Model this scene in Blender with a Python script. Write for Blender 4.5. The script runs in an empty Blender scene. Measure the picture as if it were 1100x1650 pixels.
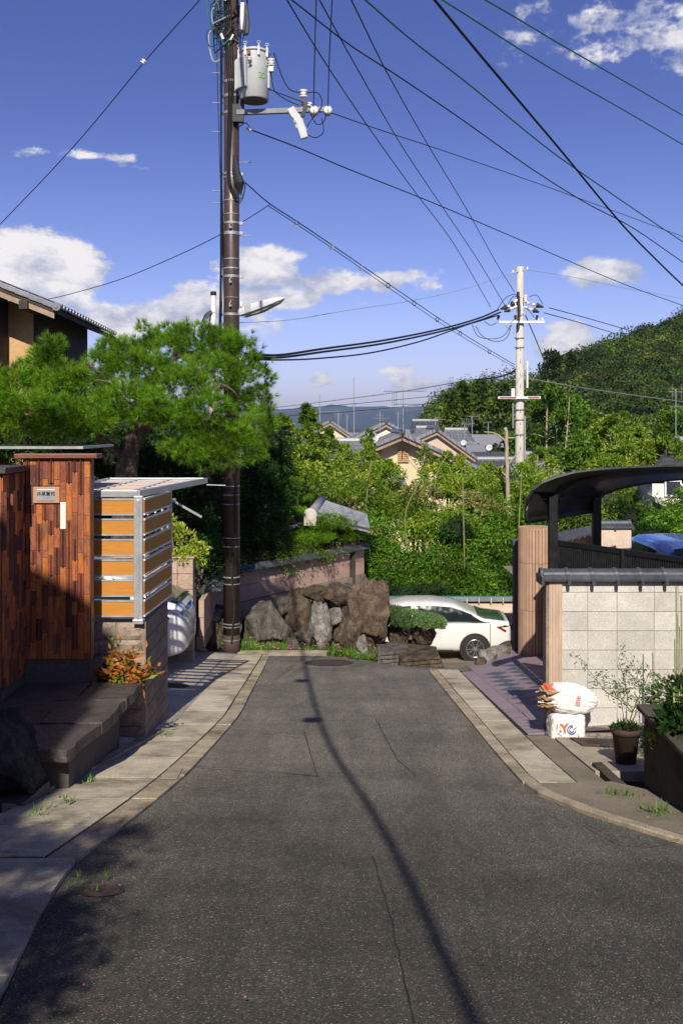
import bpy, math, random
import numpy as np
from mathutils import Vector, Matrix, noise, Euler
R = math.radians
random.seed(7); RNG = np.random.default_rng(7)
sc = bpy.context.scene
col = sc.collection

# ------------------------------------------------------------------ camera, sky, sun, exposure
F = 1604.0; CX = 550.0; HY = 690.0; CZ = 1.6
cam_d = bpy.data.cameras.new('camera'); cam = bpy.data.objects.new('camera', cam_d); col.objects.link(cam)
cam.location = (0, 0, CZ); cam.rotation_euler = (R(90), 0, 0)
cam_d.sensor_fit = 'VERTICAL'; cam_d.sensor_height = 36; cam_d.sensor_width = 24
cam_d.lens = F/1650*36; cam_d.shift_y = -(825-HY)/1650
cam_d.clip_start = .05; cam_d.clip_end = 30000
sc.camera = cam
SUN_EL, SUN_AZ = 38.0, 2.0          # azimuth: light travels towards +Y, drifting to +X by SUN_AZ
sc.view_settings.view_transform = 'Standard'; sc.view_settings.look = 'None'
sc.view_settings.gamma = 1; sc.view_settings.use_curve_mapping = False
sc.view_settings.exposure = 0.32
w = bpy.data.worlds.new("World"); sc.world = w; w.use_nodes = True
nt = w.node_tree; nt.nodes.clear()
def wn(t, **k):
    n = nt.nodes.new(t)
    for a, b in k.items(): setattr(n, a, b)
    return n
def wm(op, a, b=None, c=None, clamp=False):
    n = nt.nodes.new('ShaderNodeMath'); n.operation = op; n.use_clamp = clamp
    for i, v in enumerate((a, b, c)):
        if v is None: continue
        if isinstance(v, (int, float)): n.inputs[i].default_value = v
        else: nt.links.new(v, n.inputs[i])
    return n.outputs[0]
sky = wn('ShaderNodeTexSky', sky_type='NISHITA', sun_disc=False)
sky.sun_elevation = R(SUN_EL); sky.sun_rotation = R(180+SUN_AZ)
sky.air_density = 1.0; sky.dust_density = 1.0; sky.ozone_density = 2.2; sky.altitude = 100
tint = wn('ShaderNodeMix', data_type='RGBA', blend_type='MULTIPLY'); tint.inputs['Factor'].default_value = 1
nt.links.new(sky.outputs[0], tint.inputs['A']); tint.inputs['B'].default_value = (0.86, 0.87, 1.60, 1)
bg = wn('ShaderNodeBackground'); bg.inputs[1].default_value = 0.050

tc = wn('ShaderNodeTexCoord'); sx = wn('ShaderNodeSeparateXYZ'); nt.links.new(tc.outputs['Generated'], sx.inputs[0])
az = wm('ARCTAN2', sx.outputs[0], sx.outputs[1]); el = wm('ARCSINE', sx.outputs[2])
# brighter, paler air towards the horizon, the same all round
hzr = wn('ShaderNodeMapRange'); nt.links.new(el, hzr.inputs[0]); hzr.inputs[1].default_value = 0.0; hzr.inputs[2].default_value = .34; hzr.inputs[3].default_value = 1; hzr.inputs[4].default_value = 0
hz2 = wm('POWER', hzr.outputs[0], 1.5)
hmul = wn('ShaderNodeMix', data_type='RGBA', blend_type='MIX'); nt.links.new(hz2, hmul.inputs['Factor']); hmul.inputs['A'].default_value = (1, 1, 1, 1); hmul.inputs['B'].default_value = (2.5, 2.25, 1.75, 1)
hm2 = wn('ShaderNodeMix', data_type='RGBA', blend_type='MULTIPLY'); hm2.inputs['Factor'].default_value = 1; nt.links.new(tint.outputs['Result'], hm2.inputs['A']); nt.links.new(hmul.outputs['Result'], hm2.inputs['B'])
nt.links.new(hm2.outputs['Result'], bg.inputs[0])
cb = wn('ShaderNodeCombineXYZ'); nt.links.new(az, cb.inputs[0]); nt.links.new(el, cb.inputs[1])
def wnoise(scale, detail, off=(0,0,0), sy=1.0, rough=.55):
    mp = wn('ShaderNodeMapping'); mp.inputs['Location'].default_value = off; mp.inputs['Scale'].default_value = (1, sy, 1)
    nt.links.new(cb.outputs[0], mp.inputs[0])
    n = wn('ShaderNodeTexNoise'); n.inputs['Scale'].default_value = scale; n.inputs['Detail'].default_value = detail
    n.inputs['Roughness'].default_value = rough
    nt.links.new(mp.outputs[0], n.inputs['Vector']); return n.outputs[0]
def skypos(px, py):
    h = math.hypot(px-CX, F); return math.atan2(px-CX, F), math.atan2(HY-py, h)
# clouds: centre px, py, half width, half height, strength
CL = [(45,435,112,66,1.5),(118,430,56,44,1.1),(20,400,70,34,1.1),(20,398,60,36,.8),(205,515,95,40,.75),(320,498,75,46,.75),(300,470,40,22,.6),
      (425,432,70,38,1.3),(560,456,130,24,.75),(410,482,150,30,.7),(440,520,70,28,.45),(640,450,55,16,.5),
      (970,440,64,26,.95),(920,545,52,34,.95),(890,560,45,22,.6),(690,622,90,17,.7),(635,597,30,8,.5),
      (515,612,26,12,.5),(1010,28,170,50,.30),(1100,50,120,44,.42),(840,60,40,22,.35),(140,252,120,9,.42),(225,270,45,7,.36),(740,650,60,10,.5),(590,660,160,10,.42)]
acc = None
for (px, py, rx, ry, st) in CL:
    a, e = skypos(px, py)
    dx = wm('MULTIPLY', wm('SUBTRACT', az, a), F/rx); dy = wm('MULTIPLY', wm('SUBTRACT', el, e), F/ry)
    d = wm('SQRT', wm('ADD', wm('MULTIPLY', dx, dx), wm('MULTIPLY', dy, dy)))
    m = wm('MULTIPLY', wm('SUBTRACT', 1.15, d), st*1.3)
    acc = m if acc is None else wm('MAXIMUM', acc, m)
# clouds all round the sky away from this view
far = wm('MULTIPLY', wm('SUBTRACT', wm('ABSOLUTE', az), .42), 4.0, clamp=True)
band = wm('MULTIPLY', wm('SUBTRACT', .62, wm('ABSOLUTE', wm('SUBTRACT', el, .16))), 1.2, clamp=True)
gen = wm('MULTIPLY', wm('MULTIPLY', wm('SUBTRACT', wnoise(3.2, 3, (5,2,0), 2.0), .53), 7.0), wm('MULTIPLY', far, band))
gen = wm('ADD', gen, wm('MULTIPLY', wm('SUBTRACT', far, 1.0), 1.0))
acc = wm('MAXIMUM', acc, gen)
fb = wnoise(26, 9, (1,3,0), 1.6, .6)
dens = wm('ADD', acc, wm('MULTIPLY', wm('SUBTRACT', fb, .535), 2.6))
cmask = wn('ShaderNodeMapRange'); cmask.interpolation_type = 'SMOOTHERSTEP'
nt.links.new(dens, cmask.inputs[0]); cmask.inputs[1].default_value = 0.0; cmask.inputs[2].default_value = .55; cmask.inputs[4].default_value = .95
shd = wn('ShaderNodeMapRange'); nt.links.new(wm('ADD', wnoise(22, 6, (1.004,3.018,0), 1.6, .6), wm('MULTIPLY', dens, .10)), shd.inputs[0])
shd.inputs[1].default_value = .42; shd.inputs[2].default_value = .66
cc = wn('ShaderNodeMix', data_type='RGBA'); nt.links.new(shd.outputs[0], cc.inputs['Factor'])
cc.inputs['A'].default_value = (.42,.46,.62,1); cc.inputs['B'].default_value = (1.0,.955,.95,1)
bgc = wn('ShaderNodeBackground'); nt.links.new(cc.outputs['Result'], bgc.inputs[0]); bgc.inputs[1].default_value = .80
mx = wn('ShaderNodeMixShader'); nt.links.new(cmask.outputs[0], mx.inputs[0]); nt.links.new(bg.outputs[0], mx.inputs[1]); nt.links.new(bgc.outputs[0], mx.inputs[2])
wo = wn('ShaderNodeOutputWorld'); nt.links.new(mx.outputs[0], wo.inputs[0])
sd = bpy.data.lights.new('sun', 'SUN'); sd.energy = 5.0; sd.angle = R(.53); sd.color = (1.0, .94, .81)
so = bpy.data.objects.new('sun', sd); col.objects.link(so)
SD = Vector((math.sin(R(SUN_AZ))*math.cos(R(SUN_EL)), math.cos(R(SUN_AZ))*math.cos(R(SUN_EL)), -math.sin(R(SUN_EL))))
so.rotation_euler = SD.to_track_quat('-Z', 'Y').to_euler()

# ------------------------------------------------------------------ helpers
def W(px, py, D): return Vector(((px-CX)/F*D, D, CZ+(HY-py)/F*D))
def lerp(a, b, t): return a+(b-a)*t
def interp(x, pts):
    if x <= pts[0][0]: return pts[0][1]
    for (a, b), (c, d) in zip(pts, pts[1:]):
        if x <= c: return b+(d-b)*(x-a)/(c-a)
    return pts[-1][1]
def Gn(y):                       # street profile (world z) before the crest
    a, b = -.2*y, -.8-.11*y
    k = .12
    return (a+b)/2 + math.sqrt(((a-b)/2)**2 + k*k)      # smooth max
FARP = [(25,-4.25),(28,-4.4),(34,-6.9),(50,-8.9),(100,-11.4),(200,-16.4),(800,-33),(20000,-33)]
def crest(x): return interp(x, [(-.5,20.5),(1.5,17.9)])
def G(x, y):
    c = crest(x)
    if y <= c: return Gn(y)
    if y <= 25: return lerp(Gn(c), -4.25, ((y-c)/(25-c)))
    return interp(y, FARP)

def link(o, parent=None):
    col.objects.link(o)
    if parent is not None: o.parent = parent
    return o
def wloc(o):
    v = Vector((0,0,0))
    while o is not None: v = v + o.location; o = o.parent
    return v
class MB:
    def __init__(s): s.v = []; s.f = []
    def add(s, vs, fs):
        n = len(s.v); s.v += [tuple(v) for v in vs]; s.f += [tuple(i+n for i in f) for f in fs]; return s
    def box(s, c, d, rot=None):
        c = Vector(c); h = [x/2 for x in d]
        vs = [Vector((i*h[0], j*h[1], k*h[2])) for k in (-1,1) for j in (-1,1) for i in (-1,1)]
        if rot is not None:
            M = Euler(rot).to_matrix() if not isinstance(rot, Matrix) else rot
            vs = [M @ v for v in vs]
        return s.add([c+v for v in vs], [(0,2,3,1),(4,5,7,6),(0,1,5,4),(2,6,7,3),(0,4,6,2),(1,3,7,5)])
    def bb(s, x0, x1, y0, y1, z0, z1): return s.box(((x0+x1)/2,(y0+y1)/2,(z0+z1)/2), (x1-x0,y1-y0,z1-z0))
    def bar(s, p0, p1, w_, h_):          # rectangular bar between points
        p0, p1 = Vector(p0), Vector(p1); d = p1-p0; L = d.length
        q = d.to_track_quat('Y', 'Z').to_matrix()
        return s.box((p0+p1)/2, (w_, L, h_), q)
    def cone(s, p0, p1, r0, r1, n=12, caps=True):
        p0, p1 = Vector(p0), Vector(p1); q = (p1-p0).to_track_quat('Z', 'Y').to_matrix()
        vs = []
        for p, r in ((p0, r0), (p1, r1)):
            for i in range(n):
                a = 2*math.pi*i/n; vs.append(p + q @ Vector((r*math.cos(a), r*math.sin(a), 0)))
        fs = [(i, (i+1) % n, n+(i+1) % n, n+i) for i in range(n)]
        if caps: fs += [tuple(range(n-1, -1, -1)), tuple(range(n, 2*n))]
        return s.add(vs, fs)
    def cyl(s, p0, p1, r, n=12): return s.cone(p0, p1, r, r, n)
    def tube(s, pts, r, n=6, closed=False):
        pts = [Vector(p) for p in pts]; m = len(pts); rs = r if isinstance(r, (list, tuple)) else [r]*m
        up = Vector((0,0,1)); rings = []
        for i, p in enumerate(pts):
            t = (pts[min(i+1, m-1)]-pts[max(i-1, 0)]).normalized()
            if abs(t.z) > .95: up = Vector((0,1,0))
            else: up = Vector((0,0,1))
            a = t.cross(up).normalized(); b = a.cross(t)
            rings.append([p + (a*math.cos(2*math.pi*k/n)+b*math.sin(2*math.pi*k/n))*rs[i] for k in range(n)])
        vs = [v for rg in rings for v in rg]
        fs = [(i*n+k, i*n+(k+1) % n, (i+1)*n+(k+1) % n, (i+1)*n+k) for i in range(m-1) for k in range(n)]
        fs += [tuple(range(n-1, -1, -1)), tuple((m-1)*n+k for k in range(n))]
        return s.add(vs, fs)
    def lathe(s, c, prof, n=20, axis=None):       # prof: (r, z)
        c = Vector(c); q = Matrix.Identity(3) if axis is None else Vector(axis).to_track_quat('Z', 'Y').to_matrix()
        vs = []
        for r, z in prof:
            for i in range(n):
                a = 2*math.pi*i/n; vs.append(c + q @ Vector((r*math.cos(a), r*math.sin(a), z)))
        m = len(prof)
        fs = [(j*n+i, j*n+(i+1) % n, (j+1)*n+(i+1) % n, (j+1)*n+i) for j in range(m-1) for i in range(n)]
        fs += [tuple(range(n-1, -1, -1)), tuple((m-1)*n+i for i in range(n))]
        return s.add(vs, fs)
    def prism(s, poly, off):                      # poly: list of 3D points, extruded by off
        n = len(poly); off = Vector(off); vs = [Vector(p) for p in poly] + [Vector(p)+off for p in poly]
        fs = [tuple(range(n-1, -1, -1)), tuple(range(n, 2*n))] + [(i, (i+1) % n, n+(i+1) % n, n+i) for i in range(n)]
        return s.add(vs, fs)
    def build(s, name, m, parent=None, smooth=False, bevel=0, loc=None):
        me = bpy.data.meshes.new(name)
        o = bpy.data.objects.new(name, me)
        base = wloc(parent) if parent is not None else Vector((0,0,0))
        if loc is not None: o.location = Vector(loc)-base; base = Vector(loc)
        me.from_pydata([(x-base.x, y-base.y, z-base.z) for x, y, z in s.v], [], s.f); me.update()
        if m is not None: me.materials.append(m)
        if smooth: me.polygons.foreach_set('use_smooth', [True]*len(me.polygons))
        link(o, parent)
        if bevel:
            b = o.modifiers.new('bevel', 'BEVEL'); b.width = bevel; b.segments = 2; b.limit_method = 'ANGLE'; b.angle_limit = R(40)
        return o
def fix_normals(o):
    import bmesh
    bm = bmesh.new(); bm.from_mesh(o.data); bmesh.ops.recalc_face_normals(bm, faces=bm.faces); bm.to_mesh(o.data); bm.free()
def thing(name, label, cat, loc=(0,0,0), group=None):
    o = bpy.data.objects.new(name, None); o.empty_display_size = .2; col.objects.link(o); o.location = loc
    return tag(o, label, cat, group)
def tag(o, label=None, cat=None, group=None, kind=None):
    if label: o['label'] = label
    if cat: o['category'] = cat
    if group: o['group'] = group
    if kind: o['kind'] = kind
    return o
def struct(o): o['kind'] = 'structure'; return o
def copy_tree(o, parent=None):
    c = o.copy(); col.objects.link(c)
    if parent is not None: c.parent = parent
    for ch in list(o.children): copy_tree(ch, c)
    return c
def piece(name, me, loc, parent, rot=None, scale=None):      # a piece sharing mesh data
    o = bpy.data.objects.new(name, me); link(o, parent); o.location = Vector(loc)-wloc(parent)
    if rot is not None: o.rotation_euler = rot
    if scale is not None: o.scale = scale
    return o
def npmesh(name, V, Fc, m, parent=None, loc=(0,0,0)):        # fast quads or tris from numpy
    me = bpy.data.meshes.new(name); V = np.asarray(V, dtype=np.float32); n = len(V); k = Fc.shape[1]
    base = (wloc(parent) if parent is not None else Vector((0,0,0)))
    V = V-np.array(base+Vector(loc)*(0 if parent else 1), dtype=np.float32)
    me.vertices.add(n); me.vertices.foreach_set('co', V.ravel())
    me.loops.add(Fc.size); me.loops.foreach_set('vertex_index', Fc.ravel().astype(np.int32))
    me.polygons.add(len(Fc)); me.polygons.foreach_set('loop_start', np.arange(0, Fc.size, k, dtype=np.int32))
    me.polygons.foreach_set('loop_total', np.full(len(Fc), k, dtype=np.int32))
    me.update(calc_edges=True); me.materials.append(m)
    o = bpy.data.objects.new(name, me); link(o, parent)
    if parent is None: o.location = loc
    return o

# ------------------------------------------------------------------ materials
def srgb(r, g, b): return tuple(((c/255)/12.92 if c/255 <= .04045 else ((c/255+.055)/1.055)**2.4) for c in (r, g, b))
class NT:
    def __init__(s, name):
        s.m = bpy.data.materials.new(name); s.m.use_nodes = True; s.t = s.m.node_tree; s.t.nodes.clear()
        s.out = s.n('ShaderNodeOutputMaterial'); s.tc = s.n('ShaderNodeTexCoord')
    def n(s, t, **k):
        x = s.t.nodes.new(t)
        for a, b in k.items(): setattr(x, a, b)
        return x
    def l(s, a, b): s.t.links.new(a, b)
    def setv(s, inp, v):
        if isinstance(v, bpy.types.NodeSocket): s.l(v, inp)
        elif isinstance(v, (tuple, list)) and len(v) == 3 and inp.type == 'RGBA': inp.default_value = (*v, 1)
        else: inp.default_value = v
    def noise(s, scale, detail=5, rough=.55, vec=None, dist=0, stretch=None, w_=None):
        x = s.n('ShaderNodeTexNoise'); x.inputs['Scale'].default_value = scale; x.inputs['Detail'].default_value = detail
        x.inputs['Roughness'].default_value = rough; x.inputs['Distortion'].default_value = dist
        v = vec or s.tc.outputs['Object']
        if stretch: mp = s.n('ShaderNodeMapping'); mp.inputs['Scale'].default_value = stretch; s.l(v, mp.inputs[0]); v = mp.outputs[0]
        s.l(v, x.inputs['Vector']); return x.outputs['Fac']
    def ramp(s, fac, stops):
        x = s.n('ShaderNodeValToRGB'); s.l(fac, x.inputs[0]); e = x.color_ramp.elements
        while len(e) < len(stops): e.new(.5)
        for i, (p, c) in enumerate(stops):
            e[i].position = p; e[i].color = (*c, 1) if isinstance(c, tuple) else (c, c, c, 1)
        return x.outputs[0]
    def mix(s, f, a, b, mode='MIX'):
        x = s.n('ShaderNodeMix', data_type='RGBA', blend_type=mode); s.setv(x.inputs['Factor'], f); s.setv(x.inputs['A'], a); s.setv(x.inputs['B'], b)
        return x.outputs['Result']
    def math(s, op, a, b=None, clamp=False):
        x = s.n('ShaderNodeMath'); x.operation = op; x.use_clamp = clamp; s.setv(x.inputs[0], a)
        if b is not None: s.setv(x.inputs[1], b)
        return x.outputs[0]
    def bump(s, h, strength=.3, dist=.01, prev=None):
        x = s.n('ShaderNodeBump'); x.inputs['Strength'].default_value = strength; x.inputs['Distance'].default_value = dist; s.l(h, x.inputs['Height'])
        if prev is not None: s.l(prev, x.inputs['Normal'])
        return x.outputs[0]
    def bsdf(s, colr, rough=.7, metal=0, spec=.4, normal=None, coat=0, **kw):
        p = s.n('ShaderNodeBsdfPrincipled'); s.setv(p.inputs['Base Color'], colr); s.setv(p.inputs['Roughness'], rough)
        p.inputs['Metallic'].default_value = metal; p.inputs['Specular IOR Level'].default_value = spec
        p.inputs['Coat Weight'].default_value = coat
        if normal is not None: s.l(normal, p.inputs['Normal'])
        for a, b in kw.items(): s.setv(p.inputs[a], b)
        s.l(p.outputs[0], s.out.inputs[0]); return s.m
def simple(name, c, rough=.6, metal=0, spec=.4, var=.25, scale=6, bump=0, bscale=60, coat=0, dark=None, stretch=None, rnd=0, fine=.12, bd=.004):
    t = NT(name); dk = dark or tuple(x*(1-var) for x in c); lt = tuple(min(1, x*(1+var*.5)) for x in c)
    f = t.noise(scale, 6, .6, stretch=stretch)
    cc_ = t.ramp(f, [(.3, dk), (.7, lt)])
    if fine:
        g = t.ramp(t.noise(scale*14, 3, .6, stretch=stretch), [(.3, 1-fine), (.7, 1+fine*.3)])
        cc_ = t.mix(1, cc_, g, 'MULTIPLY')
    if rnd:
        oi = t.n('ShaderNodeObjectInfo'); b = t.ramp(oi.outputs['Random'], [(0, 1-rnd), (1, 1.0)]); cc_ = t.mix(1, cc_, b, 'MULTIPLY')
    nn = t.bump(t.noise(bscale, 5, .6), bump, bd) if bump else None
    rr = t.ramp(t.noise(scale*2, 4), [(.3, max(0, rough-.08)), (.7, min(1, rough+.1))])
    return t.bsdf(cc_, rr, metal, spec, nn, coat)
def leafmat(name, c1, c2, c3=None, trans=.35, rough=.5, spec=.3, gsc=1.2, cell=0):
    t = NT(name); gi = t.n('ShaderNodeNewGeometry')
    st = [(0, c1), (.5, c2), (.97, c3 or c2)]
    c = t.ramp(gi.outputs['Random Per Island'], st)
    g = t.ramp(t.noise(gsc, 3, .5), [(.36, .5), (.62, 1.15)])
    c = t.mix(1, c, g, 'MULTIPLY')
    if cell:
        vv = t.n('ShaderNodeTexVoronoi'); vv.inputs['Scale'].default_value = cell; t.l(t.tc.outputs['Object'], vv.inputs['Vector']); sc_ = t.n('ShaderNodeSeparateColor'); t.l(vv.outputs['Color'], sc_.inputs[0])
        c = t.mix(1, c, t.ramp(sc_.outputs[0], [(0, (.45, .55, .5)), (.5, (.9, .9, .9)), (.85, (1.25, 1.15, 1)), (1, (1.6, 1.3, 1.1))]), 'MULTIPLY')
    p = t.n('ShaderNodeBsdfPrincipled'); t.l(c, p.inputs['Base Color']); p.inputs['Roughness'].default_value = rough; p.inputs['Specular IOR Level'].default_value = spec
    tr = t.n('ShaderNodeBsdfTranslucent'); t.l(t.mix(1, c, (1.15, 1.25, .5), 'MULTIPLY'), tr.inputs[0])
    m = t.n('ShaderNodeMixShader'); m.inputs[0].default_value = trans; t.l(p.outputs[0], m.inputs[1]); t.l(tr.outputs[0], m.inputs[2]); t.l(m.outputs[0], t.out.inputs[0])
    return t.m

def asphalt_mat(name, base, k=1.0):
    t = NT(name)
    v = t.n('ShaderNodeTexVoronoi'); v.inputs['Scale'].default_value = 150; t.l(t.tc.outputs['Object'], v.inputs['Vector'])
    chip = t.n('ShaderNodeSeparateColor'); t.l(v.outputs['Color'], chip.inputs[0])
    c = t.ramp(chip.outputs[0], [(0, tuple(x*.6 for x in base)), (.55, base), (.86, tuple(x*1.45 for x in base)), (.955, (.24*k, .225*k, .19*k)), (.988, (.60*k, .56*k, .49*k))])
    hue = t.ramp(chip.outputs[1], [(.0, (1.05, .97, .88)), (.5, (1, 1, 1)), (.93, (.94, 1, 1.06)), (.97, (1.7, 1.0, .55))])
    c = t.mix(1, c, hue, 'MULTIPLY')
    g = t.ramp(t.noise(.8, 8, .66), [(.3, .70), (.7, 1.25)]); c = t.mix(1, c, g, 'MULTIPLY')
    g2 = t.ramp(t.noise(5, 5, .7, stretch=(3, .7, 1)), [(.3, .86), (.7, 1.1)]); c = t.mix(1, c, g2, 'MULTIPLY')
    sy = t.n('ShaderNodeSeparateXYZ'); t.l(t.tc.outputs['Object'], sy.inputs[0])      # shade and lens falloff towards the near end, put into the colour
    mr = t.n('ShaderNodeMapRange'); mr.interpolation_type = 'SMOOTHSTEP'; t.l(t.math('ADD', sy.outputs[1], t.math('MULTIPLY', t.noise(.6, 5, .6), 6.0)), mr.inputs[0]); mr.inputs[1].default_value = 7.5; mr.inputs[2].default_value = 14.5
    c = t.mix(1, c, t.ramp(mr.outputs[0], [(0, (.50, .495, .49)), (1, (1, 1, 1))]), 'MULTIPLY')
    wv = t.ramp(t.noise(1.6, 5, .6, stretch=(2.2, .22, 1)), [(.35, .84), (.65, 1.12)]); c = t.mix(1, c, wv, 'MULTIPLY')
    n1 = t.bump(v.outputs['Distance'], .55, .006); n2 = t.bump(t.noise(9, 5, .6), .35, .02, n1)
    return t.bsdf(c, .86, 0, .25, n2)
def concrete_mat(name, base, scale=3.0, grime=.55, bump=.35, aggregate=0.0, rnd=.12):
    t = NT(name)
    c = t.ramp(t.noise(scale, 8, .65), [(.25, tuple(x*(1-grime*.7) for x in base)), (.5, base), (.75, tuple(min(1, x*1.25) for x in base))])
    g = t.ramp(t.noise(scale*.35, 6, .7, dist=.6), [(.36, (.45, .43, .40)), (.52, (1, 1, 1))]); c = t.mix(grime, c, g, 'MULTIPLY')
    sp = t.n('ShaderNodeTexVoronoi'); sp.inputs['Scale'].default_value = 120; t.l(t.tc.outputs['Object'], sp.inputs['Vector'])
    s2 = t.n('ShaderNodeSeparateColor'); t.l(sp.outputs['Color'], s2.inputs[0])
    c = t.mix(.25+aggregate, c, t.ramp(s2.outputs[0], [(0, .45), (.6, 1.0), (.95, 1.5)]), 'MULTIPLY')
    oi = t.n('ShaderNodeObjectInfo'); c = t.mix(1, c, t.ramp(oi.outputs['Random'], [(0, 1-rnd), (1, 1.0)]), 'MULTIPLY')
    n1 = t.bump(t.noise(60, 6, .7), bump, .006); n2 = t.bump(t.noise(7, 4), bump*.7, .02, n1)
    return t.bsdf(c, .88, 0, .2, n2)
def rock_mat(name, c1, c2, c3, scale=2.5, stretch=None):
    t = NT(name)
    f = t.noise(scale, 10, .68, dist=.8, stretch=stretch)
    c = t.ramp(f, [(.28, c1), (.48, c2), (.66, c3), (.8, tuple(x*1.2 for x in c3))])
    g = t.ramp(t.noise(scale*9, 6, .7), [(.3, .6), (.7, 1.15)]); c = t.mix(1, c, g, 'MULTIPLY')
    mus = t.n('ShaderNodeTexMusgrave') if hasattr(bpy.types, 'ShaderNodeTexMusgrave') else None
    n1 = t.bump(t.noise(scale*3.5, 10, .75, dist=.8, stretch=stretch), 1.0, .09); vo = t.n('ShaderNodeTexVoronoi'); vo.feature = 'DISTANCE_TO_EDGE'; vo.inputs['Scale'].default_value = scale*1.6
    mp = t.n('ShaderNodeMapping'); t.l(t.tc.outputs['Object'], mp.inputs[0]); nzc = t.n('ShaderNodeTexNoise'); nzc.inputs['Scale'].default_value = scale*1.5; nzc.inputs['Detail'].default_value = 6; t.l(t.tc.outputs['Object'], nzc.inputs['Vector'])
    av = t.n('ShaderNodeVectorMath'); av.operation = 'MULTIPLY_ADD'; t.l(nzc.outputs['Color'], av.inputs[0]); av.inputs[1].default_value = (.9, .9, .9); t.l(t.tc.outputs['Object'], av.inputs[2]); t.l(av.outputs[0], vo.inputs['Vector'])
    ck = t.ramp(vo.outputs['Distance'], [(0, .0), (.05, 1.0)]); c = t.mix(.55, c, t.ramp(vo.outputs['Distance'], [(0, .35), (.035, 1.0)]), 'MULTIPLY')
    li = t.ramp(t.noise(scale*2.2, 8, .75), [(.60, 0.0), (.68, 1.0)]); c = t.mix(t.math('MULTIPLY', li, .35), c, (.30, .29, .24))
    n15 = t.bump(ck, .5, .03, n1); n2 = t.bump(t.noise(70, 4, .7), .5, .008, n15)
    return t.bsdf(c, .88, 0, .25, n2)

M = {}
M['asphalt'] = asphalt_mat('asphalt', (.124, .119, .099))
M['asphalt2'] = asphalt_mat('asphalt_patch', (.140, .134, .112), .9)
M['asphalt3'] = asphalt_mat('shade_dark_asphalt', (.068, .062, .055), 1.0)  # unused darker copy for the shade at the road's near end
M['kerb'] = concrete_mat('kerb_concrete', (.36, .30, .215), 3.5, .8, .5, .25)
M['slab'] = concrete_mat('slab_concrete', (.46, .40, .305), 2.4, .8, .35, .1, .18)
M['pave'] = concrete_mat('pavement_concrete', (.23, .195, .145), 1.3, .6, .45, .15)
M['drive'] = concrete_mat('exposed_aggregate', (.42, .37, .30), 2, .4, .8, .6)
M['lightc'] = concrete_mat('light_concrete', (.33, .285, .215), 2, .5, .3)
M['dirt'] = simple('soil', (.06, .045, .03), .95, var=.5, scale=9, bump=.6, bscale=40)
M['crack'] = simple('joint_dirt', (.018, .016, .013), .95, scale=20)
M['iron'] = simple('rusty_iron', (.060, .038, .030), .75, 0, .4, .4, 30, .5, 90)
M['block'] = concrete_mat('wall_block', (.51, .48, .43), 2.2, .16, .25, .05, .16)
M['mortar'] = concrete_mat('mortar', (.40, .35, .27), 6, .4)
M['splitblock'] = concrete_mat('split_face_block', (.29, .225, .175), 7, .5, 1.0, .3, .15)
M['pinkblock'] = concrete_mat('pink_block', (.40, .29, .22), 5, .3, .6, .35, .1)
M['pinkwall'] = concrete_mat('pink_render', (.42, .285, .225), 2, .3, .2)
M['pinkwall2'] = concrete_mat('pale_pink_render', (.60, .47, .38), 2, .2, .2)
M['ribtile'] = simple('cream_ribbed_tile', (.60, .44, .32), .7, var=.25, scale=3, bump=.3, bscale=120, rnd=.12, stretch=(3, 3, .6))
M['coltile'] = simple('brown_strip_tile', (.46, .29, .19), .7, var=.2, scale=3, bump=.4, bscale=120, rnd=.2)
M['grout'] = simple('dark_grout', (.10, .085, .075), .95, scale=30)
M['kawara'] = simple('dark_roof_tile', (.075, .078, .088), .38, 0, .6, .3, 8, .15, 60, rnd=.25)
M['kawara_l'] = simple('grey_roof_tile', (.23, .235, .26), .45, 0, .55, .3, 8, .15, 60, rnd=.25)
M['bronze'] = simple('glazed_orange_tile', (.1, .1, .1), .3)
def glaze(name, a, b, c3, rough=.48):
    t = NT(name); oi = t.n('ShaderNodeObjectInfo')
    ca = t.ramp(oi.outputs['Random'], [(0, a), (.45, b), (.8, c3), (1, a)])
    ed = t.ramp(t.noise(5, 5, .6, dist=1.2, stretch=(3, 3, .8)), [(.36, (.38, .42, .6)), (.55, (1, 1, 1))]); ca = t.mix(.75, ca, ed, 'MULTIPLY')
    fl = t.ramp(t.noise(70, 4, .6), [(.3, .75), (.65, 1.12)]); ca = t.mix(1, ca, fl, 'MULTIPLY')
    return t.bsdf(ca, rough, 0, .28, t.bump(t.noise(35, 4), .25, .004))
M['glaze'] = glaze('glazed_orange_tile', (.43, .125, .034), (.52, .175, .038), (.25, .085, .055))
M['glaze_d'] = glaze('glazed_brown_tile', (.20, .062, .036), (.14, .05, .036), (.29, .09, .04), .42)
M['whiteporc'] = simple('white_porcelain', (.74, .70, .64), .25, 0, .5, .05)
M['granite_red'] = simple('red_granite', (.22, .085, .055), .35, 0, .5, .5, 90, 0)
M['granite_p'] = simple('pink_granite', (.50, .27, .17), .45, 0, .5, .35, 120, 0)
M['slate'] = simple('dark_split_stone', (.07, .06, .052), .55, 0, .5, .55, 6, 1.0, 22, bd=.02, stretch=(1, 1, 1))
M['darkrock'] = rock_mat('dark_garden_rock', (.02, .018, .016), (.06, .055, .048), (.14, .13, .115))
def woodmat(name, c, c2):
    t = NT(name); f = t.noise(3.0, 6, .6, dist=.6, stretch=(1.2, 1.2, 22)); cc2 = t.ramp(f, [(.3, c2), (.7, c)])
    return t.bsdf(cc2, .48, 0, .35, t.bump(f, .08, .002))
M['wood'] = woodmat('orange_wood_plank', (.52, .225, .040), (.40, .16, .028))
M['woodgrey'] = simple('weathered_wood', (.34, .24, .17), .85, var=.3, scale=4, stretch=(1, 1, 1))
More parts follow.
